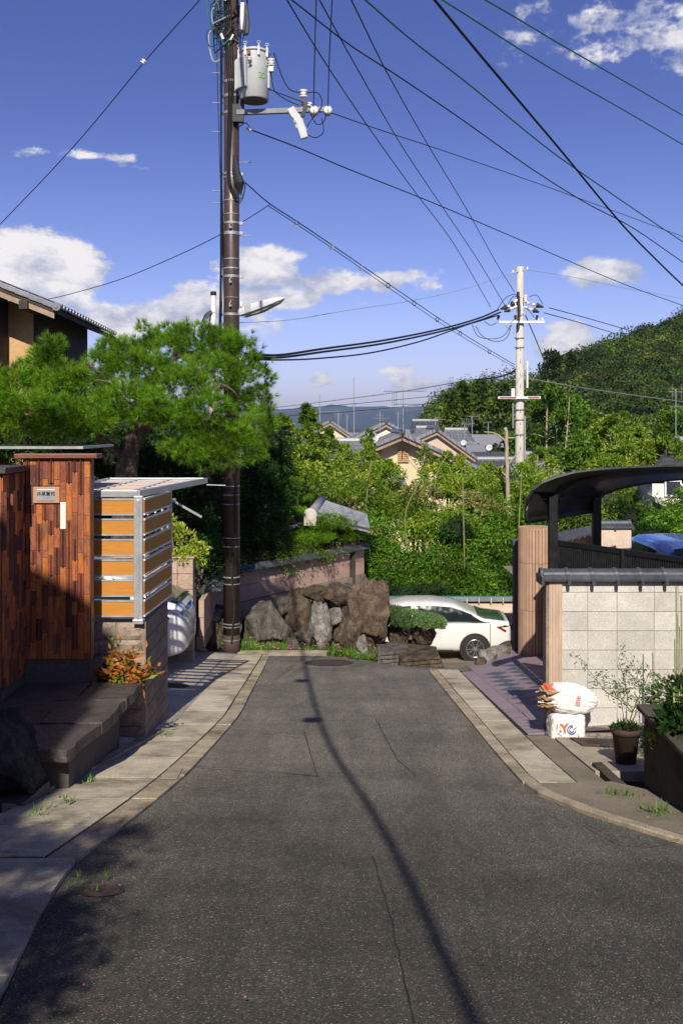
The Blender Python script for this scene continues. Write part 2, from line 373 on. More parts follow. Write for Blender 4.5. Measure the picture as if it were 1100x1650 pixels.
M['darkwood'] = simple('dark_timber', (.045, .035, .028), .8, var=.4, scale=8)
M['alu'] = simple('anodised_aluminium', (.52, .53, .55), .38, .55, .5, .08, 3, fine=.03)
M['alu_w'] = simple('white_aluminium', (.74, .74, .75), .35, .2, .5, .05, 3, fine=.02)
M['armsteel'] = simple('weathered_arm_steel', (.20, .21, .215), .6, .2, .4, .3, 10)
M['galv'] = simple('galvanised_steel', (.34, .35, .36), .5, .5, .5, .2, 14)
M['polebrown'] = simple('brown_painted_steel', (.062, .038, .031), .42, 0, .5, .25, 4, .05, 40)
M['conc_pole'] = simple('concrete_pole', (.50, .46, .40), .85, var=.22, scale=2.5, bump=.2, bscale=60, stretch=(3, 3, .7))
M['black'] = simple('black_rubber', (.018, .018, .019), .55, 0, .4, .2)
M['cable'] = simple('black_cable', (.012, .013, .016), .5, 0, .3, .1)
M['gcable'] = simple('green_cable', (.012, .15, .13), .45, 0, .4, .15)
M['wcable'] = simple('pale_cable', (.30, .32, .34), .5, 0, .4, .1)
M['trafo'] = simple('pale_grey_paint', (.44, .455, .455), .42, 0, .5, .1, 5, fine=.04)
M['trafo_d'] = simple('dark_grey_paint', (.09, .09, .085), .6)
M['green_ink'] = simple('green_paint', (.16, .42, .12), .6)
M['porc'] = simple('porcelain', (.78, .76, .74), .2, 0, .5, .06)
M['rustc'] = simple('rust', (.34, .11, .04), .8, var=.5, scale=20)
M['pinkish'] = simple('orange_terminal', (.55, .25, .14), .5)
M['carwhite'] = simple('white_car_paint', (.66, .64, .62), .22, 0, .5, .02, 2, coat=.8, fine=0)
M['carblue'] = simple('blue_car_paint', (.02, .09, .38), .25, 0, .5, .02, 2, coat=.8, fine=0)
M['glass'] = simple('tinted_glass', (.010, .016, .018), .08, 0, .06, .02, 2, fine=0)
M['glass_g'] = simple('green_tinted_glass', (.035, .065, .035), .08, 0, .7, .2, 4, fine=0)
M['headl'] = simple('headlight_lens', (.18, .26, .48), .08, .3, .8, .5, 14, fine=0)
M['chrome'] = simple('polished_alloy', (.62, .62, .63), .22, .9, .5, .1)
M['tyre'] = simple('tyre_rubber', (.022, .021, .02), .85)
M['redlamp'] = simple('red_lamp_lens', (.28, .01, .015), .15, 0, .6, .2)
M['purple'] = simple('mauve_paving_tile', (.27, .205, .225), .5, 0, .4, .15, 10, .1, rnd=.14)
M['bluetile'] = simple('slate_blue_paving_tile', (.085, .095, .125), .5, 0, .4, .2, 10, .1, rnd=.14)
M['bag'] = simple('white_paper_bag', (.70, .675, .655), .6, 0, .3, .05, 4, .25, 22, fine=.02, bd=.012)
M['card'] = simple('cardboard', (.42, .27, .13), .85, var=.3, scale=14, rnd=.3)
M['paper'] = simple('paper', (.72, .68, .62), .8, var=.12, rnd=.2)
M['ink_red'] = simple('orange_red_ink', (.80, .13, .07), .6, fine=0)
M['ink_pink'] = simple('pink_ink', (.85, .30, .33), .6, fine=0)
M['ink_blue'] = simple('blue_ink', (.05, .12, .50), .6, fine=0)
M['terra'] = simple('terracotta', (.06, .030, .022), .85)
M['wallcream'] = simple('cream_wall', (.66, .53, .33), .9, var=.1, scale=2)
M['wallwhite'] = simple('offwhite_wall', (.66, .63, .57), .9, var=.08, scale=2)
M['wallpink'] = simple('pinkish_wall', (.58, .44, .33), .9, var=.1, scale=2)
M['wallochre'] = simple('ochre_plaster', (.52, .33, .16), .92, var=.1, scale=1.5, bump=.1)
M['windowd'] = simple('dark_window', (.03, .04, .05), .1, 0, .6, .1)
M['louvre'] = simple('tan_louvre', (.46, .29, .15), .8, var=.2)
M['smoke'] = simple('smoked_panel', (.010, .009, .007), .5, 0, .2, .3, 3)
M['blackm'] = simple('black_metal', (.010, .010, .011), .4, 0, .35, .2)
M['twig'] = simple('dark_crown_core', (.018, .022, .012), .95, spec=.05)  # for the solid dark cores inside the shrubs
M['bark'] = rock_mat('pine_bark', (.07, .05, .04), (.19, .135, .105), (.36, .27, .22), 6, (3, 3, .8))
M['barkd'] = simple('brown_bark', (.16, .12, .085), .9, var=.4, scale=10, stretch=(3, 3, .5))
M['barkpale'] = simple('pale_bark', (.38, .31, .22), .9, var=.3, scale=8, stretch=(3, 3, .5))
M['pine'] = leafmat('pine_needles', (.048, .165, .006), (.105, .30, .008), (.30, .36, .02), .28, .45, .3, 2.2)
M['pine_d'] = leafmat('dark_pine_needles', (.02, .07, .012), (.045, .13, .015), (.07, .16, .02), .25)
M['bamboo'] = leafmat('bamboo_leaves', (.060, .165, .009), (.155, .295, .016), (.36, .39, .07), .38, .5, .25, .5, .9)
M['bamboo2'] = leafmat('dark_bamboo_leaves', (.035, .13, .008), (.105, .26, .012), (.24, .36, .03), .35, .5, .25, .5)
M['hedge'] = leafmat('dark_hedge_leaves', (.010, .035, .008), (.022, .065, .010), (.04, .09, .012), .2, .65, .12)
M['treel'] = leafmat('tree_leaves', (.045, .12, .010), (.085, .19, .014), (.16, .24, .025), .3, .5, .25, .25)
M['hill1'] = leafmat('forest_leaves', (.012, .034, .007), (.028, .064, .009), (.085, .095, .020), .15, .6, .15, .16, .17)
M['hill2'] = leafmat('bright_forest_leaves', (.036, .088, .010), (.08, .145, .014), (.14, .18, .026), .2, .6, .15, .16, .17)
M['yellow'] = leafmat('yellow_green_leaves', (.16, .30, .015), (.34, .44, .03), (.55, .50, .10), .35)
M['nandina'] = leafmat('red_green_leaves', (.12, .26, .02), (.55, .20, .03), (.75, .24, .10), .3)
M['shrubl'] = leafmat('nandina_leaves', (.06, .15, .03), (.13, .24, .05), (.25, .20, .12), .35)
M['culm'] = simple('bamboo_culm', (.20, .22, .075), .6, var=.3, scale=4)
M['dryleaf'] = leafmat('dry_bamboo_sheaths', (.15, .17, .04), (.27, .26, .07), (.38, .35, .14), .3)
M['petal'] = simple('faded_petal', (.36, .12, .14), .7)
M['juniper'] = leafmat('juniper_foliage', (.08, .16, .055), (.13, .24, .07), (.24, .33, .12), .2)
M['grassm'] = leafmat('grass_blades', (.06, .16, .02), (.12, .27, .03), (.20, .32, .05), .35)
M['flower'] = simple('pink_petals', (.75, .12, .40), .6)
M['groundg'] = simple('valley_ground', (.06, .07, .035), .95, var=.5, scale=.2)
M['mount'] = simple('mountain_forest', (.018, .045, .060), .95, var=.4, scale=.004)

# ------------------------------------------------------------------ the ground
def sheet(name, m, xs_fn, ys, nx, zf, parent=None, thick=0):
    """surface between x0(y) and x1(y)"""
    b = MB(); vs = []
    for y in ys:
        x0, x1 = xs_fn(y)
        for i in range(nx+1):
            x = lerp(x0, x1, i/nx); vs.append((x, y, zf(x, y)))
    n = nx+1; fs = [(j*n+i, j*n+i+1, (j+1)*n+i+1, (j+1)*n+i) for j in range(len(ys)-1) for i in range(nx)]
    b.add(vs, fs)
    if thick:
        m_ = len(ys)
        v2 = [(x, y, z-thick) for x, y, z in vs]; o = len(vs)
        per = [i for i in range(n)] + [j*n+n-1 for j in range(1, m_)] + [(m_-1)*n+i for i in range(n-2, -1, -1)] + [j*n for j in range(m_-2, 0, -1)]
        k = len(b.v); b.v += v2
        for a, c in zip(per, per[1:]+per[:1]): b.f.append((c, a, a+k, c+k))
    return b.build(name, m, parent, smooth=True)
def frange(a, b, s):
    r = []; 
    while a < b-1e-6: r.append(a); a += s
    return r+[b]
# terrain (one sheet to the horizon)
def terr(x, y):
    z = G(min(max(x, -3), 3), y)
    z -= .22 if y < 26 else .05
    if y > 60: z += 1.2*noise.noise(Vector((x*.01, y*.01, 0)))
    return z
ys = frange(-30, 36, 1.0)+[40,46,52,60,70,85,100,130,160,200,260,340,450,600,800,1200,2000,3500,6000,9000]
xs = [-6000,-3000,-1500,-800,-400,-200,-100,-60,-40,-30,-20,-15,-10,-7,-5,-3.5,-2.5,-1.5,-.5,.5,1.5,2.5,3.5,5,7,10,15,20,30,40,60,100,200,400,800,1500,3000,6000]
b = MB(); nX = len(xs)
b.add([(x, y, terr(x, y)) for y in ys for x in xs], [(j*nX+i, j*nX+i+1, (j+1)*nX+i+1, (j+1)*nX+i) for j in range(len(ys)-1) for i in range(nX-1)])
struct(b.build('ground', M['groundg'], smooth=True))
# road
XL = [(-20,-1.3),(3.5,-1.33),(4.08,-1.40),(5.2,-1.6),(6.5,-1.74),(9.66,-1.50),(13.1,-1.35),(19.6,-1.43),(20.1,-1.5)]
XR = [(-20,9),(4.5,4.6),(6.0,3.1),(7.05,2.40),(8.0,1.98),(8.8,1.73),(9.3,1.68),(12.7,1.64),(17.7,1.555),(17.9,1.57),(18.05,3.4)]
def xl(y): return interp(y, XL)
def xr(y): return interp(y, XR)
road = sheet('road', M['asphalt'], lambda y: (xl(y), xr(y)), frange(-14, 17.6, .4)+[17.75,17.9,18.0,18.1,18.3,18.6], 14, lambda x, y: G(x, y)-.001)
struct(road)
# far end of the lane runs over the crest and bends right
b = MB(); pts_l = []; N = 18
yend = lambda x: interp(x, [(-1.5,20.75),(-.5,20.9),(.3,20.3),(1.2,19.6),(2.2,19.0),(3.4,18.7)])
vs = []
for j in range(7):
    for i in range(N+1):
        x = lerp(-1.5, 3.4, i/N); y = lerp(18.6, yend(x), j/6); vs.append((x, y, G(x, y)))
b.add(vs, [(j*(N+1)+i, j*(N+1)+i+1, (j+1)*(N+1)+i+1, (j+1)*(N+1)+i) for j in range(6) for i in range(N)])
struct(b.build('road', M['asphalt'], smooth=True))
# lower forecourt where the white saloon stands
struct(sheet('forecourt_pavement', M['pave'], lambda y: (-4.0, 9.0), frange(18.9, 28.2, .5), 16, lambda x, y: G(x, y)-.012-.05*max(0, min(1, (20.9-y)))))
# asphalt seams and patches
def ribbon(name, pts, wd, m, lift=.004, zf=None):
    b = MB(); zf = zf or G; P = []
    for (a, c), (d, e) in zip(pts, pts[1:]):
        n = max(2, int(math.hypot(d-a, e-c)/.12))
        for i in range(n): P.append((lerp(a, d, i/n), lerp(c, e, i/n)))
    P.append(pts[-1]); vs = []
    for i, (x, y) in enumerate(P):
        x += .012*noise.noise(Vector((x*7, y*7, 0))); a = P[max(0, i-1)]; c = P[min(len(P)-1, i+1)]
        t = Vector((c[0]-a[0], c[1]-a[1])).normalized(); q = wd*(.6+.6*abs(noise.noise(Vector((x*9, y*9, 3)))))
        for s_ in (-1, 1): X, Y = x-t.y*q/2*s_, y+t.x*q/2*s_; vs.append((X, Y, zf(X, Y)+lift))
    b.add(vs, [(2*i, 2*i+1, 2*i+3, 2*i+2) for i in range(len(P)-1)])
    o = b.build(name, m); struct(o); return o
def gp(px, py):                     # pixel on the street surface -> (x, y)
    t = (py-HY)/F
    y = 5.0
    for _ in range(60): y = (CZ-Gn(y))/t*.5+y*.5
    return ((px-CX)/F*y, y)
for pl in ([(392,1160),(500,1162),(620,1160),(765,1172)], [(490,1178),(500,1215),(512,1252)], [(605,1158),(640,1225),(668,1248)],
           [(315,1235),(420,1241),(512,1252)], [(395,1178),(440,1184),(490,1190)], [(600,1380),(630,1480),(655,1600),(668,1650)]):
    ribbon('road_seam', [gp(*p) for p in pl], .012, M['crack'], .004)
pp = [gp(*p) for p in ((390,1176),(490,1186),(512,1250),(322,1238))]
b = MB(); n_ = 10; vs = []
for j in range(n_+1):
    for i in range(n_+1):
        u, v = i/n_, j/n_; x = lerp(lerp(pp[0][0], pp[1][0], u), lerp(pp[3][0], pp[2][0], u), v); y = lerp(lerp(pp[0][1], pp[1][1], u), lerp(pp[3][1], pp[2][1], u), v)
        vs.append((x, y, G(x, y)+.003))
b.add(vs, [(j*(n_+1)+i, (j+1)*(n_+1)+i, (j+1)*(n_+1)+i+1, j*(n_+1)+i+1) for j in range(n_) for i in range(n_)])
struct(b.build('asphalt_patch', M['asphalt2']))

def strip_piece(b, x0f, x1f, y0, y1, top, th, nx=2, gap=.006, wob=.0):
    ys_ = [y0+gap, (y0+y1)/2, y1-gap]; g = []
    for y in ys_:
        for i in range(nx+1):
            x = lerp(x0f(y), x1f(y), i/nx); g.append((x, y, top(x, y)))
    n = nx+1; fs = [(j*n+i, j*n+i+1, (j+1)*n+i+1, (j+1)*n+i) for j in range(2) for i in range(nx)]
    k = len(g); g2 = [(x, y, z-th) for x, y, z in g]
    per = list(range(n))+[2*n-1, 3*n-1]+[3*n-1-i for i in range(1, n)]+[n]
    fs += [(c, a, a+k, c+k) for a, c in zip(per, per[1:]+per[:1])]
    b.add(g+g2, fs)
kr = lambda s: random.uniform(-s, s)
# --- left gutter: kerb strip + slabs
lp = bpy.data.objects.new('sidewalk', None); col.objects.link(lp); struct(lp)
OL = [(4.0,-3.3),(7.0,-2.95),(7.8,-2.72),(8.6,-2.63),(11.5,-2.18),(12.2,-2.10),(19.6,-2.12),(20.4,-2.1)]
kin = lambda y: interp(y, [(6.6,-1.95),(9.66,-1.72),(13.0,-1.53),(20,-1.58)])
def ltop(x, y): return G(x, y)+.028
yb = 6.55
for i in range(14):
    y1 = min(20.1, yb+random.uniform(.95, 1.05)); b = MB(); dz = kr(.006)
    strip_piece(b, lambda y: xl(y), lambda y: kin(y)+0, yb, y1, lambda x, y: G(x, y)+.030+dz, .12, 1)
    b.build('kerb_stone', M['kerb'], lp, bevel=.006); yb = y1
    if yb > 20: break
yb = 6.6
while yb < 20.0:
    y1 = min(20.15, yb+random.uniform(.92, 1.08)); b = MB(); dz = kr(.008); tx = kr(.006)
    strip_piece(b, lambda y: kin(y)-.022, lambda y: interp(y, OL), yb, y1, lambda x, y: G(x, y)+.0245+dz*.3+tx*.25*(x+1.9)+.008*(-1.6-x), .12, 3, .007)
    b.build('paving_slab', M['slab'], lp, bevel=.0015); yb = y1
for (y0, y1) in ((2.2,4.4),(4.4,6.55)):
    b = MB(); strip_piece(b, lambda y: xl(y)-.01, lambda y: interp(y, OL), y0, y1, lambda x, y: G(x, y)+.03, .15, 4, .005); b.build('paving_slab', M['slab'], lp, bevel=.005)
b = MB(); strip_piece(b, lambda y: -1.3, lambda y: -3.6, -6, 2.2, lambda x, y: G(x, y)+.03, .15, 4); b.build('paving_slab', M['pave'], lp)
o = sheet('mortar_bed', M['crack'], lambda y: (xl(y)-.05, interp(y, OL)-.05), frange(2, 20.3, .5), 2, lambda x, y: G(x, y)+.018, lp)
# outer footing strip
b = MB(); strip_piece(b, lambda y: interp(y, OL)-.004, lambda y: interp(y, OL)-.12, 8.2, 12.0, lambda x, y: G(x, y)+.05, .2, 1); b.build('edging', M['kerb'], lp)
# pale mortar patch in the kerb
b = MB(); q = [gp(272,1262), gp(297,1262), gp(306,1244), gp(284,1243)]
b.prism([(x-.07, y, G(x, y)+.0365) for x, y in q], (0, 0, .004)); b.build('mortar_patch', M['lightc'], lp)
# cross strip at the far end of the gutter
b = MB(); strip_piece(b, lambda y: -.3, lambda y: -2.4, 20.15, 20.62, lambda x, y: Gn(20.4)+.035, .15, 4); 
struct(b.build('kerb', M['kerb'], bevel=.006))
# --- driveway
dz_ = lambda x, y: Gn(y)+.03+.055*(-2.12-x)
struct(sheet('driveway', M['drive'], lambda y: (-7.5, interp(y, OL)-.012), frange(11.0, 20.45, .6), 8, dz_, thick=.15))
# --- right gutter
rp = bpy.data.objects.new('sidewalk', None); col.objects.link(rp); struct(rp)
rin = lambda y: interp(y, [(8.9,1.88),(9.4,1.80),(12.7,1.78),(17.9,1.70)])
rout = lambda y: interp(y, [(9.0,2.18),(12,2.15),(17.9,2.08)])
yb = 9.25
while yb < 17.8:
    y1 = min(17.85, yb+random.uniform(.56, .62)); b = MB(); dz = kr(.0025)
    strip_piece(b, lambda y: rout(y), lambda y: rin(y)+.014, yb, y1, lambda x, y: G(x, y)+.0235+dz, .12, 2, .006)
    b.build('paving_slab', M['slab'], rp, bevel=.0015); yb = y1
yb = 9.25
while yb < 17.8:
    y1 = min(17.85, yb+1.0); b = MB(); dz = kr(.004)
    strip_piece(b, lambda y: rin(y), lambda y: xr(y) if y < 17.72 else 1.555, yb, y1, lambda x, y: G(x, y)+.03+dz, .12, 1)
    b.build('kerb_stone', M['kerb'], rp, bevel=.006); yb = y1
sheet('mortar_bed', M['crack'], lambda y: (min(xr(y), 3.5)+.01, 2.42), frange(9.0, 17.7, .5), 2, lambda x, y: G(x, y)+.0165, rp)
b = MB(); strip_piece(b, lambda y: 2.46, lambda y: rout(y)+.018, 9.15, 11.75, lambda x, y: G(x, y)+.02, .1, 2)
b.build('edging', M['pave'], rp)
b = MB(); strip_piece(b, lambda y: rout(y)+.06, lambda y: rout(y)+.014, 11.78, 17.7, lambda x, y: G(x, y)+.006, .1, 1)
b.build('edging', M['pave'], rp)
# fanned concrete apron round the near corner
b = MB(); vs = []; ysn = frange(4.6, 9.22, .22); n = 6
for y in ysn:
    x0 = xr(y)+.13; x1 = interp(y, [(4.6,8.5),(6,6.5),(6.6,5.0),(7.4,3.4),(8.2,3.0),(8.8,2.75),(9.22,2.5)])
    for i in range(n+1):
        x = lerp(x0, x1, i/n); vs.append((x, y, G(x, y)+.028+.01*math.sin(x*3)))
b.add(vs, [(j*(n+1)+i, j*(n+1)+i+1, (j+1)*(n+1)+i+1, (j+1)*(n+1)+i) for j in range(len(ysn)-1) for i in range(n)])
b.build('apron', M['pave'], rp, smooth=True)
b = MB(); vs = []
for y in frange(4.6, 9.22, .22):
    x0 = xr(y); 
    for x, z in ((x0, -.05), (x0+.004, .026), (x0+.014, .036), (x0+.12, .036), (x0+.128, .01), (x0+.136, .01)): vs.append((x, y, G(x, y)+z))
m = len(vs)//6
b.add(vs, [(j*6+i, j*6+i+1, (j+1)*6+i+1, (j+1)*6+i) for j in range(m-1) for i in range(5)])
b.build('kerb_stone', M['kerb'], rp)
ribbon('joint', [gp(*p) for p in ((940,1333),(1000,1365),(1050,1369),(1100,1358))], .01, M['crack'], .034).parent = rp
# drain pit slab by the bags
b = MB(); strip_piece(b, lambda y: 3.4, lambda y: 2.47, 9.7, 11.85, lambda x, y: G(x, y)+.035, .1, 3); b.build('apron', M['lightc'], rp, bevel=.006)
o = tag(MB().add([(x, y, G(x, y)+.041+z) for z in (0, .012) for x, y in ((2.66,11.0),(3.12,10.9),(3.14,11.35),(2.62,11.45))], [(3,2,1,0),(4,5,6,7),(0,1,5,4),(1,2,6,5),(2,3,7,6),(3,0,4,7)]).build('drain_cover', M['iron'], bevel=.004),
        'rusty rectangular drain lid set in the concrete beside the paper bags', 'drain cover')
# manholes
def manhole(x, y, r, zf, label, m='iron'):
    t = thing('manhole_cover', label, 'manhole cover', (x, y, zf(x, y)+.002), 'round manhole covers')
    n = 28
    def ring(r0, r1, h, nm, mm):
        b = MB(); vs = []
        for rr in (r0, r1):
            for i in range(n):
                a = 2*math.pi*i/n; X, Y = x+rr*math.cos(a), y+rr*math.sin(a); vs.append((X, Y, zf(X, Y)+.004+h))
        if r0 < 1e-4: b.add([(x, y, zf(x, y)+.004+h)]+vs[n:], [(0, 1+i, 1+(i+1) % n) for i in range(n)])
        else: b.add(vs, [(i, n+i, n+(i+1) % n, (i+1) % n) for i in range(n)])
        return b.build(nm, M[mm], t)
    ring(r*.88, r, .004, 'rim', m); ring(0, r*.86, .002, 'lid', m); 
    b = MB()
    for k in range(3):
        rr = r*(.25+.22*k)
        for i in range(12+6*k):
            a = 2*math.pi*i/(12+6*k); X, Y = x+rr*math.cos(a), y+rr*math.sin(a); b.box((X, Y, zf(X, Y)+.009), (.035, .03, .006), (0, 0, a))
    tag(b.build('stud_pattern', M[m], t), kind='stuff')
x, y = gp(530, 1068); manhole(x, y, .47, G, 'large brown iron manhole cover at the far end of the asphalt lane')
x, y = gp(165, 1437); manhole(x, y, .13, G, 'small dark round cover near the front edge of the lane')
manhole(-2.62, 15.6, .24, dz_, 'round rusty cover set in the driveway before the gate')

# ------------------------------------------------------------------ house behind the viewer whose wall and eaves shade the steps
hb = thing('neighbour_house', 'plain rendered house standing behind the viewer on the uphill side', 'house', (-6, -3, .5))
ue = lambda X: 6.43+.61*(-2.75-X)
yk = -7.6; ze = ue(-2.75)+.7813*.8+1.6
b = MB(); b.bb(-10, -2.88, yk, -.9, -.5, ze-1.3); b.bb(-10, -3.06, yk, -.9, -.5, ze+.1); b.build('wall', M['wallochre'], hb)
b = MB(); zr_ = ze+3.6*.61
b.prism([(-3.02, yk, ze+.02), (-3.02, yk, ze+.165), (-6.35, yk, zr_), (-10, yk, ze), (-10, yk, ze-.14), (-6.35, yk, zr_-.14)], (0, 6.8, 0)); fix_normals(b.build('roof', M['kawara'], hb))

# ------------------------------------------------------------------ tiled gate walls on the left
def border_tiles(parent, org, ux, width, z0, z1, out, hole=None, pitch=.0665, seed=1):
    """vertical border tiles; org: bottom corner, ux: unit vector along the face, out: outward normal"""
    rr = random.Random(seed); ux = Vector(ux); out = Vector(out); n = max(1, round(width/pitch)); pt = width/n
    def tile_mesh(nm, L, wd, kind):
        b = MB(); q = ux; t = .012
        if kind == 'flat': b.prism([q*0+Vector((0,0,0)), q*wd, q*wd+Vector((0,0,L)), Vector((0,0,L))], out*t)
        elif kind == 'rib':
            b.prism([Vector((0,0,0)), q*wd, q*wd+Vector((0,0,L)), Vector((0,0,L))], out*t)
            m0 = wd*.30; m1 = wd*.70; zz = .06
            b.prism([q*m0+out*t, q*(wd/2)+out*(t+.032), q*m1+out*t], Vector((0,0,L)))
        return b
    for i in range(n):
        z = z0 - rr.uniform(0, .4)
        while z < z1:
            L = rr.choice([.227, .227, .30, .42, .15]); a = max(z, z0); c = min(z+L, z1)
            rib = rr.random() < .33
            if c-a > .03:
                x0 = i*pt; 
                if hole and x0+pt > hole[0] and x0 < hole[1] and c > hole[2] and a < hole[3]:
                    if a < hole[2]-.03: c = hole[2]
                    elif c > hole[3]+.03: a = hole[3]
                    else: z += L; continue
                g = .0035
                bb_ = tile_mesh('t', c-a-g, pt-g, 'rib' if rib else 'flat')
                o_ = Vector(org)+ux*x0+Vector((0,0,a-org[2]))
                mb = MB(); mb.add([Vector(v)+o_ for v in bb_.v], bb_.f)
                dark = rib or rr.random() < .13
                if (not rib) and hole and abs(x0-hole[1]-.0) < pt*.9 and abs(a-(hole[2]-.32)) < .13: mm = 'whiteporc'
                else: mm = 'glaze_d' if dark else 'glaze'
                ob = mb.build('tile', M[mm], parent, bevel=.003)
                fix_normals(ob)
            z += L
gw = thing('tiled_gate_wall', 'tall orange and brown vertical tile wall carrying the nameplate', 'wall', (-3.1, 11.1, -1.25))
b = MB(); b.bb(-3.52, -2.775, 11.013, 11.16, -2.4, 1.27); b.build('core', M['grout'], gw)
border_tiles(gw, (-3.50, 11.013, -.95), (1, 0, 0), .725, -.95, 1.265, (0, -1, 0), hole=(.105, .395, .76, .965), seed=4)
b = MB(); b.bb(-2.775, -2.768, 11.02, 11.155, -.95, 1.265); b.build('side_tile', M['glaze_d'], gw, bevel=.002)
b = MB(); b.bb(-3.60, -2.69, 10.95, 11.22, 1.268, 1.318); b.build('coping', M['granite_red'], gw, bevel=.006)
b = MB(); b.bb(-3.396, -3.105, 10.975, 11.02, .775, .952); b.build('plate_surround', M['granite_p'], gw, bevel=.004)
b = MB(); b.bb(-3.352, -3.152, 10.968, 10.985, .800, .927); b.build('nameplate', M['alu'], gw, bevel=.003)
def text_part(name, body, m, parent, loc, size, rot=(R(90), 0, 0), ext=.0008, align='CENTER', bold=0):
    c = bpy.data.curves.new(name, 'FONT'); c.body = body; c.size = size; c.extrude = ext; c.align_x = align; c.align_y = 'CENTER'; c.offset = bold
    t = bpy.data.objects.new('tmp', c); col.objects.link(t); bpy.context.view_layer.update()
    me = bpy.data.meshes.new_from_object(t.evaluated_get(bpy.context.evaluated_depsgraph_get()))
    bpy.data.objects.remove(t); me.materials.clear(); me.materials.append(m); me.name = name
    o = bpy.data.objects.new(name, me); link(o, parent); o.location = Vector(loc)-wloc(parent); o.rotation_euler = rot
    return o
text_part('lettering', '井尾賢司', M['blackm'], gw, (-3.252, 10.9665, .874), .050, bold=.0006)
text_part('lettering', '一  二', M['blackm'], gw, (-3.245, 10.9665, .829), .018)
# nearer pillar
gp_ = thing('tiled_gate_pillar', 'nearer dark tiled gate pillar at the edge of the steps', 'pillar', (-4.0, 10.6, -1.25))
b = MB(); b.bb(-4.6, -3.50, 10.262, 11.012, -2.4, 1.13); b.build('core', M['grout'], gp_)
border_tiles(gp_, (-3.50, 10.262, -1.1), (0, 1, 0), .745, -1.1, 1.12, (1, 0, 0), seed=9)
border_tiles(gp_, (-4.10, 10.262, -1.1), (1, 0, 0), .60, -1.1, 1.12, (0, -1, 0), seed=12)
b = MB(); b.bb(-4.7, -3.44, 10.20, 11.0, 1.131, 1.195); b.build('coping', M['slate'], gp_, bevel=.006)
# porch roof glimpsed above the tiled wall
pr = thing('porch_roof', 'thin glazed porch roof behind the tiled wall', 'roof', (-4.3, 13, 1.3))
b = MB(); b.bb(-6.0, -3.02, 11.5, 13.0, 1.37, 1.385); b.build('panel', M['glass_g'], pr)
b = MB(); b.bb(-6.0, -2.97, 11.46, 11.5, 1.362, 1.392); b.bb(-3.01, -2.97, 11.5, 13, 1.362, 1.392); b.build('rail', M['alu'], pr)
b = MB(); b.bb(-5.9, -5.8, 12.9, 13, -2.3, 1.345); b.build('post', M['alu'], pr)

# ------------------------------------------------------------------ block pillar with slatted screen and raised gate
bp = thing('block_wall', 'rough pinkish block wall carrying the orange slatted screen', 'wall', (-2.8, 12, -2.1))
X0, X1, Y0, Y1 = -3.4, -2.26, 11.5, 12.98; ZT = 1.6-2.245
b = MB(); b.bb(X0+.02, X1-.02, Y0+.02, Y1-.02, -2.6, ZT-.02); b.build('core', M['mortar'], bp)
zs = [ZT-.2*i for i in range(0, 9)]
def sblock(x0, x1, y0, y1, z0, z1, axis):
    b = MB(); nx_ = 6; nz_ = 4; vs = []; fs = []
    for j in range(nz_+1):
        for i in range(nx_+1):
            u, v = i/nx_, j/nz_; e = 0 if (i in (0, nx_) or j in (0, nz_)) else .012+.016*random.random()
            z = lerp(z0, z1, v)
            if axis == 'y': vs.append((lerp(x0, x1, u), y0-e, z))
            else: vs.append((x1+e, lerp(y0, y1, u), z))
    for j in range(nz_):
        for i in range(nx_):
            a = j*(nx_+1)+i; fs.append((a, a+1, a+nx_+2, a+nx_+1))
    b.add(vs, fs); b.bb(x0, x1, y0+.001, y1, z0, z1) if axis == 'y' else b.bb(x0, x1-.001, y0, y1, z0, z1)
    return b.build('block', M['splitblock'], bp)
for k in range(8):
    zt, zb = zs[k]-.004, zs[k+1]+.004
    o1 = [(-3.4,-3.02),(-3.012,-2.602),(-2.594,-2.285)] if k % 2 == 0 else [(-3.4,-3.2),(-3.192,-2.802),(-2.794,-2.285)]
    for a, c in o1: sblock(a, c, Y0, Y0+.04, zb, zt, 'y')
    o2 = [(11.51,11.9),(11.908,12.30),(12.308,12.70),(12.708,12.98)] if k % 2 else [(11.51,11.7),(11.708,12.1),(12.108,12.5),(12.508,12.98)]
    for a, c in o2: 
        b = MB(); b.bb(X1-.04, X1, a, c, zb, zt); b.build('block', M['splitblock'], bp, bevel=.006)
b = MB(); b.bb(X1-.055, X1+.004, Y0-.006, Y0+.045, -2.5, ZT); b.build('corner_block', M['splitblock'], bp, bevel=.008)
sf = thing('slatted_screen', 'orange wooden plank screen in an aluminium frame on the block wall', 'screen', (-2.6, 12, ZT))
fz0, fz1 = ZT+.01, 1.6-.80
xp = -2.33
b = MB(); b.bb(xp-.05, xp+.05, 11.42, 11.52, fz0, fz1+.02); b.bb(xp-.014, xp+.014, 11.405, 11.42, fz0+.05, fz1-.02); b.build('post', M['alu'], sf, bevel=.004)
b = MB(); b.bb(xp-.06, xp+.06, 11.40, 11.54, ZT+.0, ZT+.05); b.build('post_foot', M['alu'], sf, bevel=.004)
b = MB(); b.bb(-2.26, -2.20, 12.90, 12.96, fz0, fz1+.01); b.build('post', M['alu'], sf, bevel=.004)
b = MB(); b.bb(-3.0, -2.95, 11.46, 11.51, fz0, fz1); b.build('post', M['alu'], sf)
pit = (fz1-fz0-.03)/6
